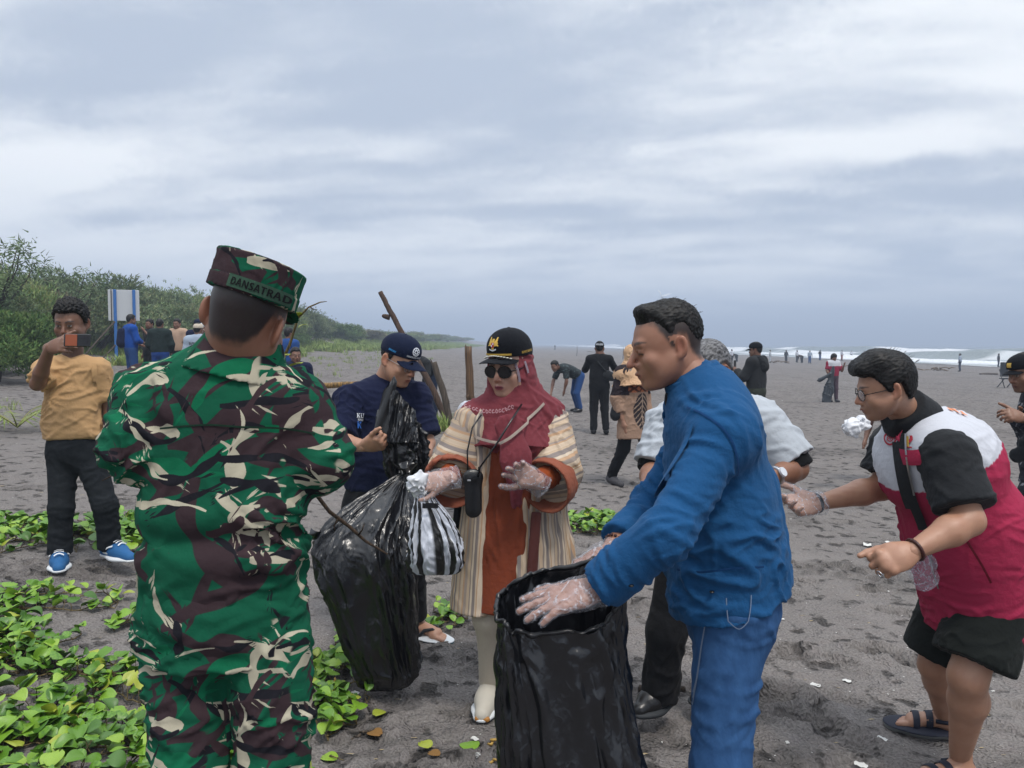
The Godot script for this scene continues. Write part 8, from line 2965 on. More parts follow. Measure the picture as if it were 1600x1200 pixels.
func left_group(dark: Color) -> void:
	# the knot of people between the sign and the soldier
	var J := stance(foot(-8.72, -17.6), PI - 0.75, 1.70, {"elL": Vector3(.26, 1.14, .02), "wrL": Vector3(.16, 1.04, .24), "elR": Vector3(-.25, 1.13, .05), "wrR": Vector3(-.12, 1.06, .26), "hf": Vector3(.1, -.1, 1)})
	var t := figure(J, "man in bright blue shirt and jeans standing by the sign post, back turned", {"cell": .019, "skin": dark, "top": {"mat": M.bright_blue, "sleeve": 1.6, "puff": .026}, "bottom": {"mat": M.denim_far, "puff": .018}, "shoes": M.black_leather, "hair": {"thick": .008}})
	var A := body_axes(J)
	var bp := thing("backpack", J.ch - A.z * .16, "dark blue backpack on the man by the sign post", "backpack")
	solid("pack", [[[C(J.ch - A.z * .15 + A.y * .05 + A.x * .1, J.wa - A.z * .16 + A.x * .1, .10, .12, .03)], .014]], M.navy, bp)
	J = stance(foot(-8.55, -18.2), -0.5, 1.62, {"elL": Vector3(.22, 1.16, .08), "wrL": Vector3(.08, 1.40, .20)})
	figure(J, "person in black half hidden behind the man in bright blue", {"cell": .021, "skin": dark, "top": {"mat": M.charcoal, "sleeve": 1.8}, "bottom": {"mat": M.black_cloth, "puff": .03}, "shoes": M.black_leather, "hair": {"thick": .01}})
	J = stance(foot(-7.78, -17.0), PI + 0.1, 1.62, {"elL": Vector3(.26, 1.14, .0), "wrL": Vector3(.20, .95, .14), "elR": Vector3(-.26, 1.14, 0), "wrR": Vector3(-.20, .95, .14)})
	figure(J, "man in dark green jacket and blue jeans seen from behind, beside the beige shirt", {"cell": .019, "skin": dark, "top": {"mat": M.dark_green, "sleeve": 1.9, "puff": .028}, "bottom": {"mat": M.jeans_bright, "puff": .016}, "shoes": M.black_leather, "hair": {"thick": .01}})
	J = stance(foot(-7.86, -18.1), -0.25, 1.64, {"elL": Vector3(.25, 1.12, .02), "wrL": Vector3(.24, .90, .08)})
	figure(J, "man in pale beige short-sleeved shirt facing the camera in the left group", {"cell": .019, "skin": dark, "top": {"mat": M.beige_shirt, "sleeve": .85, "puff": .026}, "bottom": {"mat": M.charcoal, "puff": .014}, "shoes": M.black_leather, "hair": {"thick": .006}})
	J = stance(foot(-5.55, -13.6), PI - 0.1, 1.58, {"elR": Vector3(-.27, 1.14, 0), "wrR": Vector3(-.25, .92, .10)})
	t = figure(J, "man in white shirt and cream cap seen from behind, next to the soldier's ear", {"cell": .015, "skin": dark, "top": {"mat": M.pale_blue, "sleeve": .85, "puff": .026}, "bottom": {"mat": M.charcoal}, "shoes": M.black_leather, "hair": {"thick": .006}, "cap": M.cream})
	A = body_axes(J)
	var L := torso_prims(J, .026, 1.0, {})
	letters("back_lettering", "BAPPEDA", J.ch + A.y * .07 - A.z * .2, -A.x, A.y, .045, L, M.charcoal, t, .014, "Droid Sans", .2)
	J = stance(foot(-7.1, -17.4), 0.4, 1.68)
	figure(J, "man in navy shirt and navy cap half hidden by the soldier's head", {"cell": .021, "skin": dark, "top": {"mat": M.navy, "sleeve": .9}, "bottom": {"mat": M.charcoal}, "shoes": M.black_leather, "hair": {"thick": .006}, "cap": M.navy_cap})
	J = stance(foot(-6.62, -16.6), -0.6, 1.62)
	figure(J, "person in navy and white cap just beside the soldier's ear", {"cell": .021, "skin": dark, "top": {"mat": M.navy, "sleeve": .9}, "bottom": {"mat": M.charcoal}, "shoes": M.black_leather, "hair": {"thick": .006}, "cap": M.white_cloth})
	# two on the soldier's other side
	J = stance(foot(-4.30, -14.8), PI - 0.5, 1.62, {"elL": Vector3(.26, 1.14, .02), "wrL": Vector3(.18, 1.0, .2)})
	figure(J, "person in blue printed shirt and blue trousers standing behind the seated man", {"cell": .019, "skin": dark, "top": {"mat": M.bright_blue_dull, "sleeve": 1.5, "puff": .024}, "bottom": {"mat": M.denim_far}, "shoes": M.black_leather, "hair": {"thick": .008}})
	J = stance(foot(-3.36, -11.9), 0.55, 1.68, {"hd": Vector3(0, 1.22, .03), "nk": Vector3(0, 1.08, -.01), "ch": Vector3(0, .92, 0), "wa": Vector3(0, .74, 0), "pe": Vector3(0, .58, 0), "shL": Vector3(.19, 1.03, 0), "shR": Vector3(-.19, 1.03, 0), "elL": Vector3(.25, .78, .04), "wrL": Vector3(.18, .62, .24), "elR": Vector3(-.25, .78, .04), "wrR": Vector3(-.18, .62, .24), "hpL": Vector3(.1, .54, .02), "hpR": Vector3(-.1, .54, .02), "knL": Vector3(.14, .50, .42), "knR": Vector3(-.14, .50, .42), "anL": Vector3(.14, .075, .40), "anR": Vector3(-.14, .075, .40)})
	t = figure(J, "seated man in navy T-shirt with a round white badge behind the soldier's shoulder", {"cell": .0135, "head_cell": .006, "skin": dark, "top": {"mat": M.navy, "sleeve": .9}, "bottom": {"mat": M.charcoal}, "shoes": M.black_leather, "hair": {"thick": .007}})
	A = body_axes(J)
	emblem_ring(J.ch + A.x * .08 + A.y * .05 + A.z * .15, A.x, A.y, .032, torso_prims(J, .014, 1.0, {}), t)
	var seat := thing("driftwood_log", foot(-3.55, -12.0), "thick log that the man with the white badge sits on", "log")
	part("log", tube_mesh([Vector3(-.7, .25, .1), Vector3(0, .27, 0), Vector3(.7, .24, -.1)], [.22, .24, .2], 14), M.wood_grey, seat)


func far_people() -> void:
	var dark := Color(0.12, 0.07, 0.05)
	# proto figures, then placed by their own stance; too small to show more than clothes and head
	var list := [
		[1143, 540, 562, "white", "black", 0, "person in white top far off, left of the seated dark figure"],
		[1203, 546, 566, "grey", "grey", 0, "person in grey just behind the hooded jacket, near the surf"],
		[1228, 548, 568, "dark", "dark", 0, "figure in dark clothes with a bag near the surf, beside the driftwood"],
		[1245, 549, 568, "white", "dark", 0, "person in white top beside the stooping dark figure"],
		[1265, 549, 569, "pale", "denim", 0, "person in pale top and jeans standing alone by the surf"],
		[1315, 551, 567, "white", "brown", 0, "person in white top just past the woman in the jersey"],
		[1330, 553, 566, "white", "dark", 0, "person in white top close behind the vest man's hair"],
		[867, 541, 549, "dark", "black", 0, "tiny dark figure far along the surf line, nearest the woman's headscarf"],
		[1172, 546, 562, "pale", "dark", 0, "small figure in pale shirt in front of the hooded jacket's cap"],
		[1281, 551, 567, "dark", "denim", 0, "small dark figure between the surf and the woman in the jersey"],
		[1350, 552, 566, "grey", "black", 1, "small grey figure just above the vest man's hair"],
		[1560, 551, 572, "dark", "navy", 0, "dark figure by the surf nearest the folding chair"],
		[1500, 549, 577, "pale", "navy", 1, "lone person in grey-blue standing by the breaking wave"],
	]
	var mats := {"white": M.white_cloth, "grey": M.light_grey, "dark": M.charcoal, "black": M.black_cloth, "pale": M.pale_blue, "denim": M.denim_far, "brown": M.rust, "navy": M.navy_dull}
	for q in list:
		var d: float = 1.62 * 1200.0 / (q[2] - q[1])
		var x: float = (q[0] - 800.0) / 1200.0 * d
		var J := stance(foot(x, -d), PI * q[5] + fmod(q[0] * 0.37, 2.0), 1.62, {"elL": Vector3(.30, 1.15, .0), "wrL": Vector3(.30, .92, .12)})
		figure(J, q[6], {"cell": .032, "skin": dark, "top": {"mat": mats[q[3]], "sleeve": 1.2, "puff": .03}, "bottom": {"mat": mats[q[4]], "puff": .02}, "shoes": M.charcoal, "hair": {"thick": .01}, "group": "people scattered along the surf"})
	for q in [[1151, 543, 560, "figure in a dark robe sitting with a bag on the far sand", M.charcoal], [1253, 555, 568, "figure in brown bent double between the two white tops", M.brown_cloth]]:
		var d := 1.62 * 1200.0 / 19.5
		var x: float = (q[0] - 800.0) / 1200.0 * d
		var J := stance(foot(x, -d), -1.2, 1.62, {"hd": Vector3(.02, 1.02, .55), "nk": Vector3(0, .98, .42), "ch": Vector3(0, .96, .26), "wa": Vector3(0, .92, .12), "pe": Vector3(0, .88, -.02), "shL": Vector3(.18, .98, .38), "elL": Vector3(.22, .72, .40), "wrL": Vector3(.16, .50, .45), "shR": Vector3(-.18, .98, .38), "elR": Vector3(-.2, .7, .42), "wrR": Vector3(-.14, .48, .5), "hpL": Vector3(.1, .85, -.04), "hpR": Vector3(-.1, .85, -.04)})
		figure(J, q[3], {"cell": .032, "skin": dark, "top": {"mat": q[4], "sleeve": 1.5, "puff": .03}, "bottom": {"mat": M.charcoal, "puff": .02}, "shoes": M.charcoal, "hair": {"thick": .01}, "group": "people scattered along the surf"})

# ------------------------------------------------------------------ bags, poles, sign, drift and litter
func build_beach_things() -> void:
	big_open_bag()
	full_bag()
	held_bag()
	striped_bag()
	poles()
	sign_board()
	drift()
	litter()


func fold_noise(seed_: int) -> FastNoiseLite:
	var n := FastNoiseLite.new()
	n.seed = seed_
	n.noise_type = FastNoiseLite.TYPE_SIMPLEX_SMOOTH
	n.frequency = 1.0
	n.fractal_octaves = 3
	return n


func crease(n: FastNoiseLite, u: float, v: float, fu: float, fv: float) -> float:   # sharp ridges that run up and down a hanging film
	var a := n.get_noise_3d(cos(u * TAU) * fu, v * fv, sin(u * TAU) * fu)
	var b := n.get_noise_3d(cos(u * TAU) * fu * 2.6 + 7.0, v * fv * 2.2, sin(u * TAU) * fu * 2.6)
	var c := n.get_noise_3d(cos(u * TAU) * fu * 1.3 + 3.0, v * fv * 3.0 + u * 4.0, sin(u * TAU) * fu * 1.3)
	return 0.9 * exp(-a * a * 22.0) + 0.45 * exp(-b * b * 26.0) + 0.5 * exp(-c * c * 40.0) - 0.55 + 0.5 * n.get_noise_3d(cos(u * TAU) * 0.9, v * 2.2, sin(u * TAU) * 0.9 + 5.0)


# rings: [centre, half width x, half depth z]; a closed film, open at the top
func bag_skin(rings: Array, n: FastNoiseLite, amp: float, fu: float, fv: float, u: float, v: float) -> Vector3:
	var f := v * (rings.size() - 1)
	var i := mini(int(f), rings.size() - 2)
	var t := f - i
	var i0 := maxi(i - 1, 0)
	var i3 := mini(i + 2, rings.size() - 1)
	var c: Vector3 = (rings[i][0] as Vector3).cubic_interpolate(rings[i + 1][0], rings[i0][0], rings[i3][0], t)
	var rx := maxf(cubic_interpolate(rings[i][1], rings[i + 1][1], rings[i0][1], rings[i3][1], t), .002)
	var rz := maxf(cubic_interpolate(rings[i][2], rings[i + 1][2], rings[i0][2], rings[i3][2], t), .002)
	var a := fposmod(u, 1.0) * TAU
	var cs := signf(cos(a)) * pow(absf(cos(a)), 0.62)
	var sn := signf(sin(a)) * pow(absf(sin(a)), 0.62)
	var k := 1.0 + 0.0 * v
	var e := crease(n, u, v, fu, fv) * amp * minf(1.0, (rx + rz) * 6.0)
	return c + Vector3(cs * (rx + e), 0.25 * e, sn * (rz + e)) * k


func big_open_bag() -> void:
	var t := thing("rubbish_bag", Vector3(0.119, 0.435, -1.724), "large open black rubbish bag held by the man in the blue shirt", "bag")
	var n := fold_noise(3)
	var rings := [[Vector3(0.161, 0.236, -1.774), .02, .02], [Vector3(0.161, 0.252, -1.774), .165, .10], [Vector3(0.155, 0.394, -1.762), .176, .12], [Vector3(0.140, 0.572, -1.751), .160, .115], [Vector3(0.119, 0.741, -1.750), .146, .100], [Vector3(0.104, 0.860, -1.756), .139, .094], [Vector3(0.098, 0.932, -1.760), .139, .094]]
	var skin := func(u: float, v: float) -> Vector3:
		var p := bag_skin(rings, n, .015 * (1.0 - .6 * smoothstep(.85, 1.0, v)), 1.3, 0.8, u + .10 * v, v)
		# the mouth: low in front, drawn up to a peak at the far hand
		var k := smoothstep(0.62, 1.0, v)
		var back := 0.5 - 0.5 * sin(u * TAU)
		p.y += k * 0.150 * pow(back, 2.0) * (0.85 + 0.25 * cos(u * TAU - 0.6))
		p.x += k * 0.040 * pow(back, 2.0)
		p.y -= k * .022 * (0.5 + 0.9 * cos(u * TAU)) * (1.0 - back)
		p += Vector3(.006, .020, .016) * n.get_noise_2d(cos(u * TAU) * 2.2, sin(u * TAU) * 2.2 + v * .6) * k
		return p
	part("bag_film", sheet(skin, 220, 130, t.position, true), M.plastic, t)
	var rim := []
	for i in 121:
		rim.append(skin.call(fmod(i / 120.0, 1.0), 1.0) + Vector3(0, -.004 + .004 * n.get_noise_1d(i * 0.4), 0))
	var rr := []
	for i in 121:
		rr.append(.0055 + .004 * n.get_noise_1d(i * 0.35 + 50.0))
	part("rolled_rim", tube_mesh(rim, rr, 8, t.position), M.plastic_plain, t)
	var fl := func(u: float, v: float) -> Vector3:   # a loose fold of film along the near corner
		var w := Vector3(.0, 0, .0)
		return skin.call(0.06 + 0.09 * u, 1.0 - v * 0.85) + Vector3(.012 + .012 * sin(v * 9.0), 0, .010 + .008 * sin(v * 7.0 + u * 3.0)) * sin(u * PI) + w
	part("loose_fold", sheet(fl, 12, 60, t.position), M.plastic, t)


func full_bag() -> void:
	var t := thing("rubbish_bag", Vector3(-0.586, 0.120, -3.280), "full black rubbish bag slumping between the soldier and the navy man", "bag")
	var n := fold_noise(9)
	var rings := [[Vector3(-0.552, 0.043, -3.286), .02, .015], [Vector3(-0.552, 0.060, -3.286), .085, .06], [Vector3(-0.540, 0.138, -3.270), .125, .10], [Vector3(-0.564, 0.257, -3.257), .140, .12], [Vector3(-0.591, 0.416, -3.245), .165, .13], [Vector3(-0.618, 0.559, -3.232), .185, .135], [Vector3(-0.640, 0.663, -3.238), .200, .13], [Vector3(-0.627, 0.751, -3.263), .178, .11], [Vector3(-0.584, 0.833, -3.307), .130, .085], [Vector3(-0.533, 0.905, -3.371), .070, .05], [Vector3(-0.487, 0.963, -3.414), .028, .022]]
	var skin := func(u: float, v: float) -> Vector3:
		var p := bag_skin(rings, n, .021, 1.3, 1.2, u + .12 * v, v)
		p += Vector3(.02, 0, .02) * n.get_noise_2d(u * 2.0, v * 6.0) * smoothstep(0.45, 0.1, v)
		return p
	part("bag_film", sheet(skin, 200, 170, t.position, true), M.plastic, t)
	var flap := func(u: float, v: float) -> Vector3:
		var a: Vector3 = Vector3(-0.861, 0.762, -3.263)
		var b: Vector3 = Vector3(-0.656, 0.816, -3.246)
		var p := a.lerp(b, u) + Vector3(0, -.05 * v - .02 * sin(u * 6.0), .03 * sin(u * 8.0 + v * 3.0) + .01)
		return p
	part("loose_fold", sheet(flap, 24, 8, t.position), M.plastic, t)
	var gather := func(u: float, v: float) -> Vector3:   # the gathered neck fans out above the grip
		var a := u * TAU
		var r := .02 + .030 * v + .010 * sin(a * 5.0) * v
		return (Vector3(-0.476, 0.975, -3.415) as Vector3) + Vector3(cos(a) * r, .035 * v + .010 * sin(a * 3.0), sin(a) * r)
	part("gathered_neck", sheet(gather, 40, 8, t.position, true), M.plastic, t)


func held_bag() -> void:
	var t := thing("rubbish_bag", Vector3(-0.532, 1.098, -3.531), "folded black rubbish bag held up against the navy T-shirt", "bag")
	var n := fold_noise(15)
	var rings := [[Vector3(-0.501, 0.854, -3.588), .02, .015], [Vector3(-0.501, 0.884, -3.590), .045, .03], [Vector3(-0.498, 0.957, -3.574), .075, .045], [Vector3(-0.497, 1.048, -3.569), .088, .05], [Vector3(-0.515, 1.129, -3.573), .090, .045], [Vector3(-0.546, 1.196, -3.586), .072, .035], [Vector3(-0.573, 1.240, -3.609), .045, .02], [Vector3(-0.587, 1.257, -3.620), .01, .01]]
	var skin := func(u: float, v: float) -> Vector3: return bag_skin(rings, n, .034, 1.0, 1.2, u + .2 * v, v)
	part("bag_film", sheet(skin, 140, 110, t.position, true), M.plastic, t)
	# the flat folded end that stands up from his hand, and the film draped from it
	var roll := func(u: float, v: float) -> Vector3:
		var a := u * TAU
		var c: Vector3 = (Vector3(-0.604, 1.122, -3.482) as Vector3).lerp(Vector3(-0.555, 1.382, -3.536), v)
		var w := lerpf(.036, .030, v) * (1.0 if v < .9 else 1.0 - (v - .9) * 6.0)
		return c + Vector3(cos(a) * w, .02 * cos(a) * v, sin(a) * w * .35 + .006 * sin(a * 3.0 + v * 5.0))
	part("folded_end", sheet(roll, 36, 40, t.position, true), M.plastic_plain, t)
	var drape := func(u: float, v: float) -> Vector3:
		var a: Vector3 = (Vector3(-0.558, 1.375, -3.556) as Vector3).lerp(Vector3(-0.448, 1.243, -3.569), u)
		var b: Vector3 = (Vector3(-0.566, 1.104, -3.481) as Vector3).lerp(Vector3(-0.428, 1.099, -3.521), u)
		var p := a.lerp(b, v)
		var fold := .022 * n.get_noise_2d(u * 5.0 + v * 1.5, v * 1.2) + .010 * sin(u * 16.0 + v * 3.0)
		return p + Vector3(0, -.05 * u * (1.0 - u) * (1.0 - v), fold + .02)
	part("draped_film", sheet(drape, 50, 50, t.position), M.plastic, t)


func striped_bag() -> void:
	var t := thing("carrier_bag", Vector3(-0.303, 0.823, -2.946), "black and white striped plastic bag hanging from the woman's gloved hand", "bag")
	var n := fold_noise(22)
	var rings := [[Vector3(-0.298, 0.660, -2.937), .012, .01], [Vector3(-0.298, 0.665, -2.938), .088, .03], [Vector3(-0.297, 0.727, -2.931), .097, .055], [Vector3(-0.304, 0.813, -2.935), .086, .058], [Vector3(-0.319, 0.895, -2.940), .058, .045], [Vector3(-0.337, 0.954, -2.943), .034, .03], [Vector3(-0.347, 0.989, -2.945), .018, .017]]
	var skin := func(u: float, v: float) -> Vector3: return bag_skin(rings, n, .016, 1.8, 1.4, u, v)
	var ink := func(u: float, _v: float) -> Color:
		return Color(.012, .012, .014) if fmod(u * 13.0 + .25, 1.0) < .5 else Color(.52, .55, .62)
	part("bag_film", sheet(skin, 208, 70, t.position, true, ink), M.striped_film, t)
	# the white knotted handles above
	var k := [C(Vector3(-0.358, 0.976, -2.934), Vector3(-0.352, 1.022, -2.926), .022, .030, .02), C(Vector3(-0.367, 1.014, -2.916), Vector3(-0.378, 1.036, -2.907), .026, .010, .02), C(Vector3(-0.343, 1.024, -2.916), Vector3(-0.322, 1.050, -2.908), .022, .012, .02), C(Vector3(-0.358, 1.034, -2.917), Vector3(-0.349, 1.065, -2.909), .020, .008, .02), C(Vector3(-0.374, 1.007, -2.926), Vector3(-0.339, 0.993, -2.925), .022, .020, .02)]
	solid("knotted_handle", [[k, .0042]], M.white_plastic, t, {"fold": {"amp": .018, "freq": 26.0, "seed": 2}})
	var tag_ := func(u: float, v: float) -> Vector3:
		return (Vector3(-0.309, 0.935, -2.872) as Vector3) + Vector3((u - .5) * .06, -.006 + .02 * v, .004 * sin(u * 9.0))
	part("heat_seal", sheet(tag_, 6, 2, t.position), M.striped_film_dark, t)


func log_mesh(pts: Array, radii: Array, seed_: int, sides := 12) -> ArrayMesh:
	var st := begin()
	var fine_pts := []
	var fine_r := []
	var r := RandomNumberGenerator.new()
	r.seed = seed_
	for i in pts.size() - 1:
		for k in 6:
			var t := k / 6.0
			fine_pts.append((pts[i] as Vector3).lerp(pts[i + 1], t) + Vector3(r.randfn(), r.randfn() * .2, r.randfn()) * .004)
			fine_r.append(lerpf(radii[i], radii[i + 1], t) * r.randf_range(.94, 1.06))
	fine_pts.append(pts[-1])
	fine_r.append(radii[-1])
	tube(st, fine_pts, fine_r, sides)
	return finish(st)


func poles() -> void:
	var b := foot(-1.12, -14.0)
	var t := thing("driftwood_pole", b, "long grey-brown driftwood pole leaning over behind the navy cap", "pole")
	var top: Vector3 = Vector3(-2.438, 2.507, -14.270) - b
	part("shaft", log_mesh([Vector3(.02, -.1, 0), top * .32 + Vector3(.03, 0, 0), top * .62, top * .86, top], [.060, .058, .052, .048, .044], 3), M.wood_brown, t)
	var kn: Vector3 = Vector3(-2.296, 2.034, -14.245) - b
	part("knot", log_mesh([kn + Vector3(.03, 0, 0), kn + Vector3(-.05, .02, .03), kn + Vector3(-.09, .03, .03)], [.05, .045, .03], 5, 8), M.wood_brown, t)
	var b2 := foot(-1.04, -13.4)
	var t2 := thing("driftwood_pole", b2, "short weathered grey post leaning the other way at the pole's foot", "pole")
	var top2: Vector3 = Vector3(-1.373, 1.224, -13.501) - b2
	part("shaft", log_mesh([Vector3(0, -.1, 0), top2 * .5 + Vector3(.02, 0, 0), top2], [.062, .060, .050], 8), M.wood_grey, t2)
	part("broken_tip", log_mesh([top2 + Vector3(-.03, -.02, 0), top2 + Vector3(-.06, .06, 0)], [.02, .006], 9, 6), M.wood_grey, t2)
	var b3 := foot(-.64, -11.6)
	var t3 := thing("bamboo_post", b3, "upright brown bamboo post standing behind the woman's shoulder", "post")
	var h := 1.48
	part("culm", log_mesh([Vector3(.02, -.15, 0), Vector3(.01, h * .5, 0), Vector3(-.02, h, 0)], [.062, .060, .056], 4, 14), M.bamboo, t3)
	for y in [.30, .72]:
		part("node_ring", log_mesh([Vector3(.01, y - .012, 0), Vector3(.01, y, 0), Vector3(.01, y + .012, 0)], [.060, .068, .060], 6, 14), M.bamboo, t3)
	part("split_rim", log_mesh([Vector3(-.055, h - .02, .01), Vector3(-.058, h + .03, .01)], [.014, .004], 7, 5), M.bamboo, t3)
	var rl := thing("bamboo_rail", Vector3(-2.250, 1.056, -8.986), "yellow bamboo pole lying level behind the soldier's shoulder", "pole")
	part("culm", log_mesh([Vector3(-2.645, 1.022, -9.185) - rl.position, Vector3(-2.250, 1.056, -8.986) - rl.position, Vector3(-1.760, 1.089, -8.788) - rl.position], [.036, .036, .034], 5, 10), M.bamboo_yellow, rl)
	for p: Vector3 in [Vector3(-2.475, 1.033, -8.985), Vector3(-1.950, 1.033, -8.985)]:
		part("prop", log_mesh([Vector3(p.x, ground(p.x, p.z) - .1, p.z) - rl.position, p - rl.position + Vector3(0, -.03, 0)], [.05, .045], 6, 8), M.wood_grey, rl)


func sign_board() -> void:
	var b := Vector3(-14.1, lie(-14.1, -28.0), -28.0)
	var t := thing("sign_board", b, "white sign board on blue posts seen from behind, at the thicket's edge", "sign")
	t.rotation.y = 0.38
	var h := 2.62
	var bd := part("panel", chamfered(Vector3(1.02, 1.12, .04), .008), M.sign_white, t)
	bd.position = Vector3(0, h - .56, -.04)
	for x in [-.28, .34]:
		var p := part("post", chamfered(Vector3(.10, h + .55, .09), .01), M.sign_blue, t)
		p.position = Vector3(x, h * .5 - .27, .028)
	var rl := part("edge_batten", chamfered(Vector3(.03, 1.12, .03), .005), M.wood_grey, t)
	rl.position = Vector3(-.40, h - .56, -.004)
	part("brace", tube_mesh([Vector3(-.30, h - 1.15, .08), Vector3(-1.15, .35, .6), Vector3(-1.7, -.3, .9)], [.03], 6), M.wood_grey, t)
	part("brace", tube_mesh([Vector3(-.30, h - 2.0, .08), Vector3(-1.0, -.25, .5)], [.025], 6), M.wood_grey, t)


func drift() -> void:
	var r := RandomNumberGenerator.new()
	r.seed = 5
	for q in [[1210, 567, 96.0, "pile of pale driftwood by the surf, near the dark figures", 9, 1.6], [1330, 569, 80.0, "pale driftwood lying past the woman in the jersey", 6, 1.3], [1470, 574, 72.0, "tangle of bleached branches on the sand by the lone person", 12, 1.5], [930, 549, 190.0, "low driftwood heap far along the surf line", 6, 2.0]]:
		var d: float = q[2]
		var x: float = (q[0] - 800.0) / 1200.0 * d
		var b := foot(x, -d)
		var t := thing("driftwood_pile", b, q[3], "driftwood")
		for i in q[4]:
			var a := r.randf() * PI
			var l: float = r.randf_range(.5, 1.0) * q[5]
			var o := Vector3(r.randfn() * .5 * q[5], r.randf() * .25, r.randfn() * .3)
			var v := Vector3(cos(a) * l, r.randf_range(-.05, .3), sin(a) * l * .6)
			part("branch", log_mesh([o - v * .5, o + Vector3(0, .08, 0), o + v * .5], [.06, .05, .025], i, 6), M.pale_wood, t)
	var d2 := 62.0
	var lx := (1545.0 - 800.0) / 1200.0 * d2
	var lb := foot(lx, -d2)
	var lg := thing("driftwood_log", lb, "dark log lying on the sand near the vest man's back, by the surf", "log")
	part("log", log_mesh([Vector3(-.75, .05, .1), Vector3(0, .08, 0), Vector3(.75, .06, -.05)], [.10, .12, .09], 2, 10), M.wood_grey, lg)
	# two upright sticks far along the beach
	for q in [[901, 540, 120.0, "thin stick standing far off beside the surf"], [973, 538, 100.0, "pair of thin sticks standing far off by the man's face"]]:
		var d: float = q[2]
		var b := foot((q[0] - 800.0) / 1200.0 * d, -d)
		var t := thing("stick", b, q[3], "stick")
		part("shaft", log_mesh([Vector3(0, -.1, 0), Vector3(.08, .8, 0), Vector3(.05, 1.6, 0)], [.05, .04, .02], 3, 6), M.wood_grey, t)
	# folding chair near the edge of the picture
	var d3 := 40.0
	var cb := foot((1567.0 - 800.0) / 1200.0 * d3, -d3)
	var ch := thing("folding_chair", cb, "dark folding chair on the sand beside the black cap at the edge", "chair")
	part("backrest", chamfered(Vector3(.55, .75, .05), .01), M.charcoal, ch).position = Vector3(.15, .95, 0)
	part("seat", chamfered(Vector3(.55, .05, .5), .01), M.charcoal, ch).position = Vector3(.12, .48, .22)
	for x in [-.14, .38]:
		part("leg", tube_mesh([Vector3(x, -.05, .45), Vector3(x, .95, -.05)], [.025], 6), M.frame, ch)
		part("leg", tube_mesh([Vector3(x, -.05, -.25), Vector3(x, .5, .4)], [.025], 6), M.frame, ch)


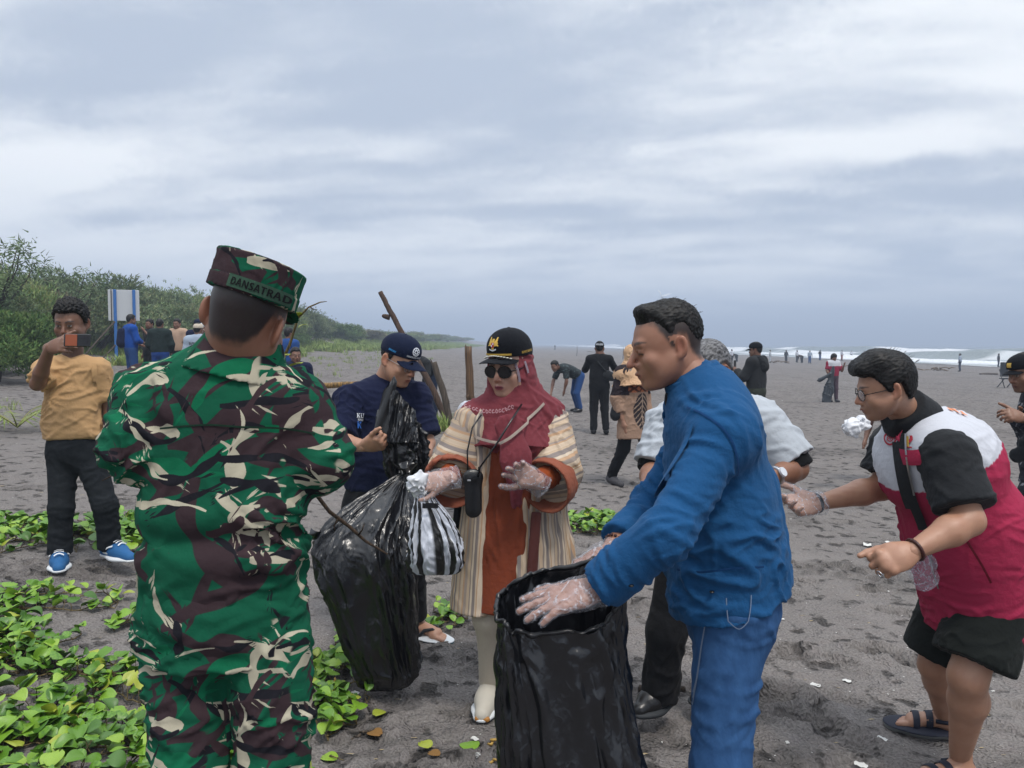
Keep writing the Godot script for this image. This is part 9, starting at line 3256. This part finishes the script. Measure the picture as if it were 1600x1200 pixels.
func litter() -> void:
	var r := RandomNumberGenerator.new()
	r.seed = 31
	# countable bits near the camera
	var bits := [
		["plastic_scrap", Vector3(-0.618, 0.177, -2.932), .030, M.trash_white, "white plastic scrap on the sand below the full bag", "litter"],
		["plastic_scrap", Vector3(-0.807, 0.167, -2.932), .022, M.pale_film, "pale bluish plastic flake beside the soldier's leg", "litter"],
		["plastic_scrap", Vector3(-0.677, 0.090, -2.927), .020, M.trash_white, "small grey-white flake below the upright straw", "litter"],
		["plastic_scrap", Vector3(-1.625, 0.020, -2.924), .045, M.pale_film, "folded clear plastic piece under the vine leaves", "litter"],
		["plastic_scrap", Vector3(1.185, 0.212, -2.934), .028, M.trash_white, "white chip on bare sand right of the jeans", "litter"],
		["plastic_scrap", Vector3(1.308, 0.229, -2.935), .024, M.trash_white, "thin white chip farther right of the jeans", "litter"],
		["plastic_scrap", Vector3(1.388, 0.761, -2.963), .055, M.trash_white, "long white scrap beyond the vest man's fist", "litter"],
		["plastic_scrap", Vector3(1.470, 0.771, -2.963), .04, M.trash_white, "white scrap just above the vest man's fist", "litter"],
		["plastic_scrap", Vector3(1.445, 0.002, -2.923), .026, M.trash_white, "curved white sliver near the strap sandal", "litter"],
		["plastic_scrap", Vector3(1.363, -0.100, -2.917), .03, M.trash_white, "white chip at the bottom of the picture", "litter"],
		["plastic_scrap", Vector3(-0.145, 0.002, -2.923), .02, M.trash_white, "white bead of shell below the cream shoe", "litter"],
	]
	for q in bits:
		var p := on_ground(q[1])
		var t := thing(q[0], p, q[4], q[5])
		var sd := r.randi()
		var s: float = q[2]
		var n := fold_noise(sd % 100)
		var f := func(u: float, v: float) -> Vector3: return Vector3((u - .5) * s * 1.7 * (1.0 - .4 * absf(v - .5)), .006 + s * .22 * n.get_noise_2d(u * 1.4, v * 1.4) + s * .12, (v - .5) * s * 1.1)
		var m := part("film", sheet(f, 8, 6), q[3], t)
		m.rotation.y = r.randf() * 3.0
	var lf := vine_leaf(.2, .3, 1.05)
	for q in [[Vector3(-0.500, 0.109, -2.929), .055, 4, "fallen yellow leaf on the broken sand below the full bag"], [Vector3(-0.560, 0.027, -2.924), .06, -1, "curled orange dead leaf on the sand"], [Vector3(-0.318, -0.035, -2.921), .055, 4, "yellow-green leaf lying near the bottom edge"], [Vector3(-0.175, -0.013, -2.922), .072, 0, "round green leaf below the cream shoe"], [Vector3(-0.680, -0.078, -2.919), .06, 2, "pale green torn leaf at the bottom edge"], [Vector3(-0.280, -0.063, -2.919), .045, -1, "small rust-coloured dead leaf beside the yellow-green one"]]:
		var p := on_ground(q[0])
		var t := thing("fallen_leaf", p + Vector3(0, .012, 0), q[3], "leaf")
		var m := part("blade", lf, M.dead_leaf if q[2] < 0 else M.leaf[q[2]], t)
		m.transform = Transform3D((Basis(Vector3.UP, r.randf() * TAU) * Basis(Vector3.RIGHT, -.15)).scaled(Vector3.ONE * q[1]), Vector3.ZERO)
	for q in [[Vector3(-0.703, 0.169, -2.932), Vector3(.012, .085, .0), .006, M.straw, "yellow straw standing in the broken sand"], [Vector3(-0.087, -0.075, -2.919), Vector3(.075, .03, .03), .005, M.straw, "yellow straw lying at the big bag's foot"], [Vector3(-0.750, -0.055, -2.920), Vector3(.10, .01, .06), .003, M.stem, "bare root across the sand at the bottom edge"], [Vector3(-0.637, 0.007, -2.923), Vector3(.09, .012, -.05), .006, M.wood_grey, "charred stick in the sand by the orange leaf"], [Vector3(0.500, 0.207, -2.934), Vector3(.2, .0, .02), .022, M.bark, "dark driftwood stick beside the black shoe"], [Vector3(-0.137, -0.055, -2.920), Vector3(.01, .03, .06), .0025, M.trash_white, "bleached stalk beside the round green leaf"], [Vector3(-0.100, -0.020, -2.922), Vector3(.05, .03, .0), .006, M.straw, "brown husk beside the big bag"]]:
		var p := on_ground(q[0])
		var t := thing("stick", p, q[4], "stick")
		var v: Vector3 = q[1]
		part("shaft", log_mesh([Vector3(0, -.01, 0), v * .5 + Vector3(.004, .006, 0), v + Vector3(0, .004, 0)], [q[2], q[2] * .9, q[2] * .6], 3, 7), q[3], t)
	# specks of shell, straw and plastic all over the beach: nobody could count them
	var sp := []
	for v in 3:
		var st := begin(false)
		var a := Vector3(-.5, .1, -.25)
		face4(st, a, Vector3(.5, .16, -.2), Vector3(.42, .05, .3), Vector3(-.4, .12, .22), Color(.55, .54, .51) if v < 2 else Color(.36, .28, .16))
		face4(st, a, Vector3(-.4, .12, .22), Vector3(-.42, -.1, .2), Vector3(-.48, -.1, -.22), Color(.4, .4, .38))
		st.generate_normals()
		sp.append(st.commit())
	for v in 3:
		var mm := MultiMesh.new()
		mm.transform_format = MultiMesh.TRANSFORM_3D
		mm.mesh = sp[v]
		var places := []
		for i in 1500:
			var d := 1.9 + 62.0 * pow(r.randf(), 1.7)
			var x := r.randf_range(-.72, .76) * d
			if x < -12.0:
				continue
			var s := r.randf_range(.003, .010) * (1.0 + d * .05) * (1.0 if r.randf() < .93 else 2.6)
			places.append(Transform3D(Basis(Vector3.UP, r.randf() * TAU).scaled(Vector3(s * (1.0 if v < 2 else 3.5), s, s * .8)), Vector3(x, ground(x, -d) + .003, -d)))
		mm.instance_count = places.size()
		for i in places.size():
			mm.set_instance_transform(i, places[i])
		var o := MultiMeshInstance3D.new()
		o.name = numbered("beach_debris")
		o.multimesh = mm
		o.material_override = M.debris
		add_child(o)
		tag(o, ["white shell and plastic specks strewn over the sand", "pale crumbs strewn over the sand", "bits of straw strewn over the sand"][v], "debris", "", "stuff")


func on_ground(p: Vector3) -> Vector3:   # a measured line of sight, followed from the eye down to the sand
	var eye := Vector3(0, EYE, 0)
	var dir := (p - eye).normalized()
	var d := 1.0
	for i in 60:
		var q := eye + dir * d
		var g := q.y - ground(q.x, q.z)
		d += g * 0.9
	return eye + dir * d
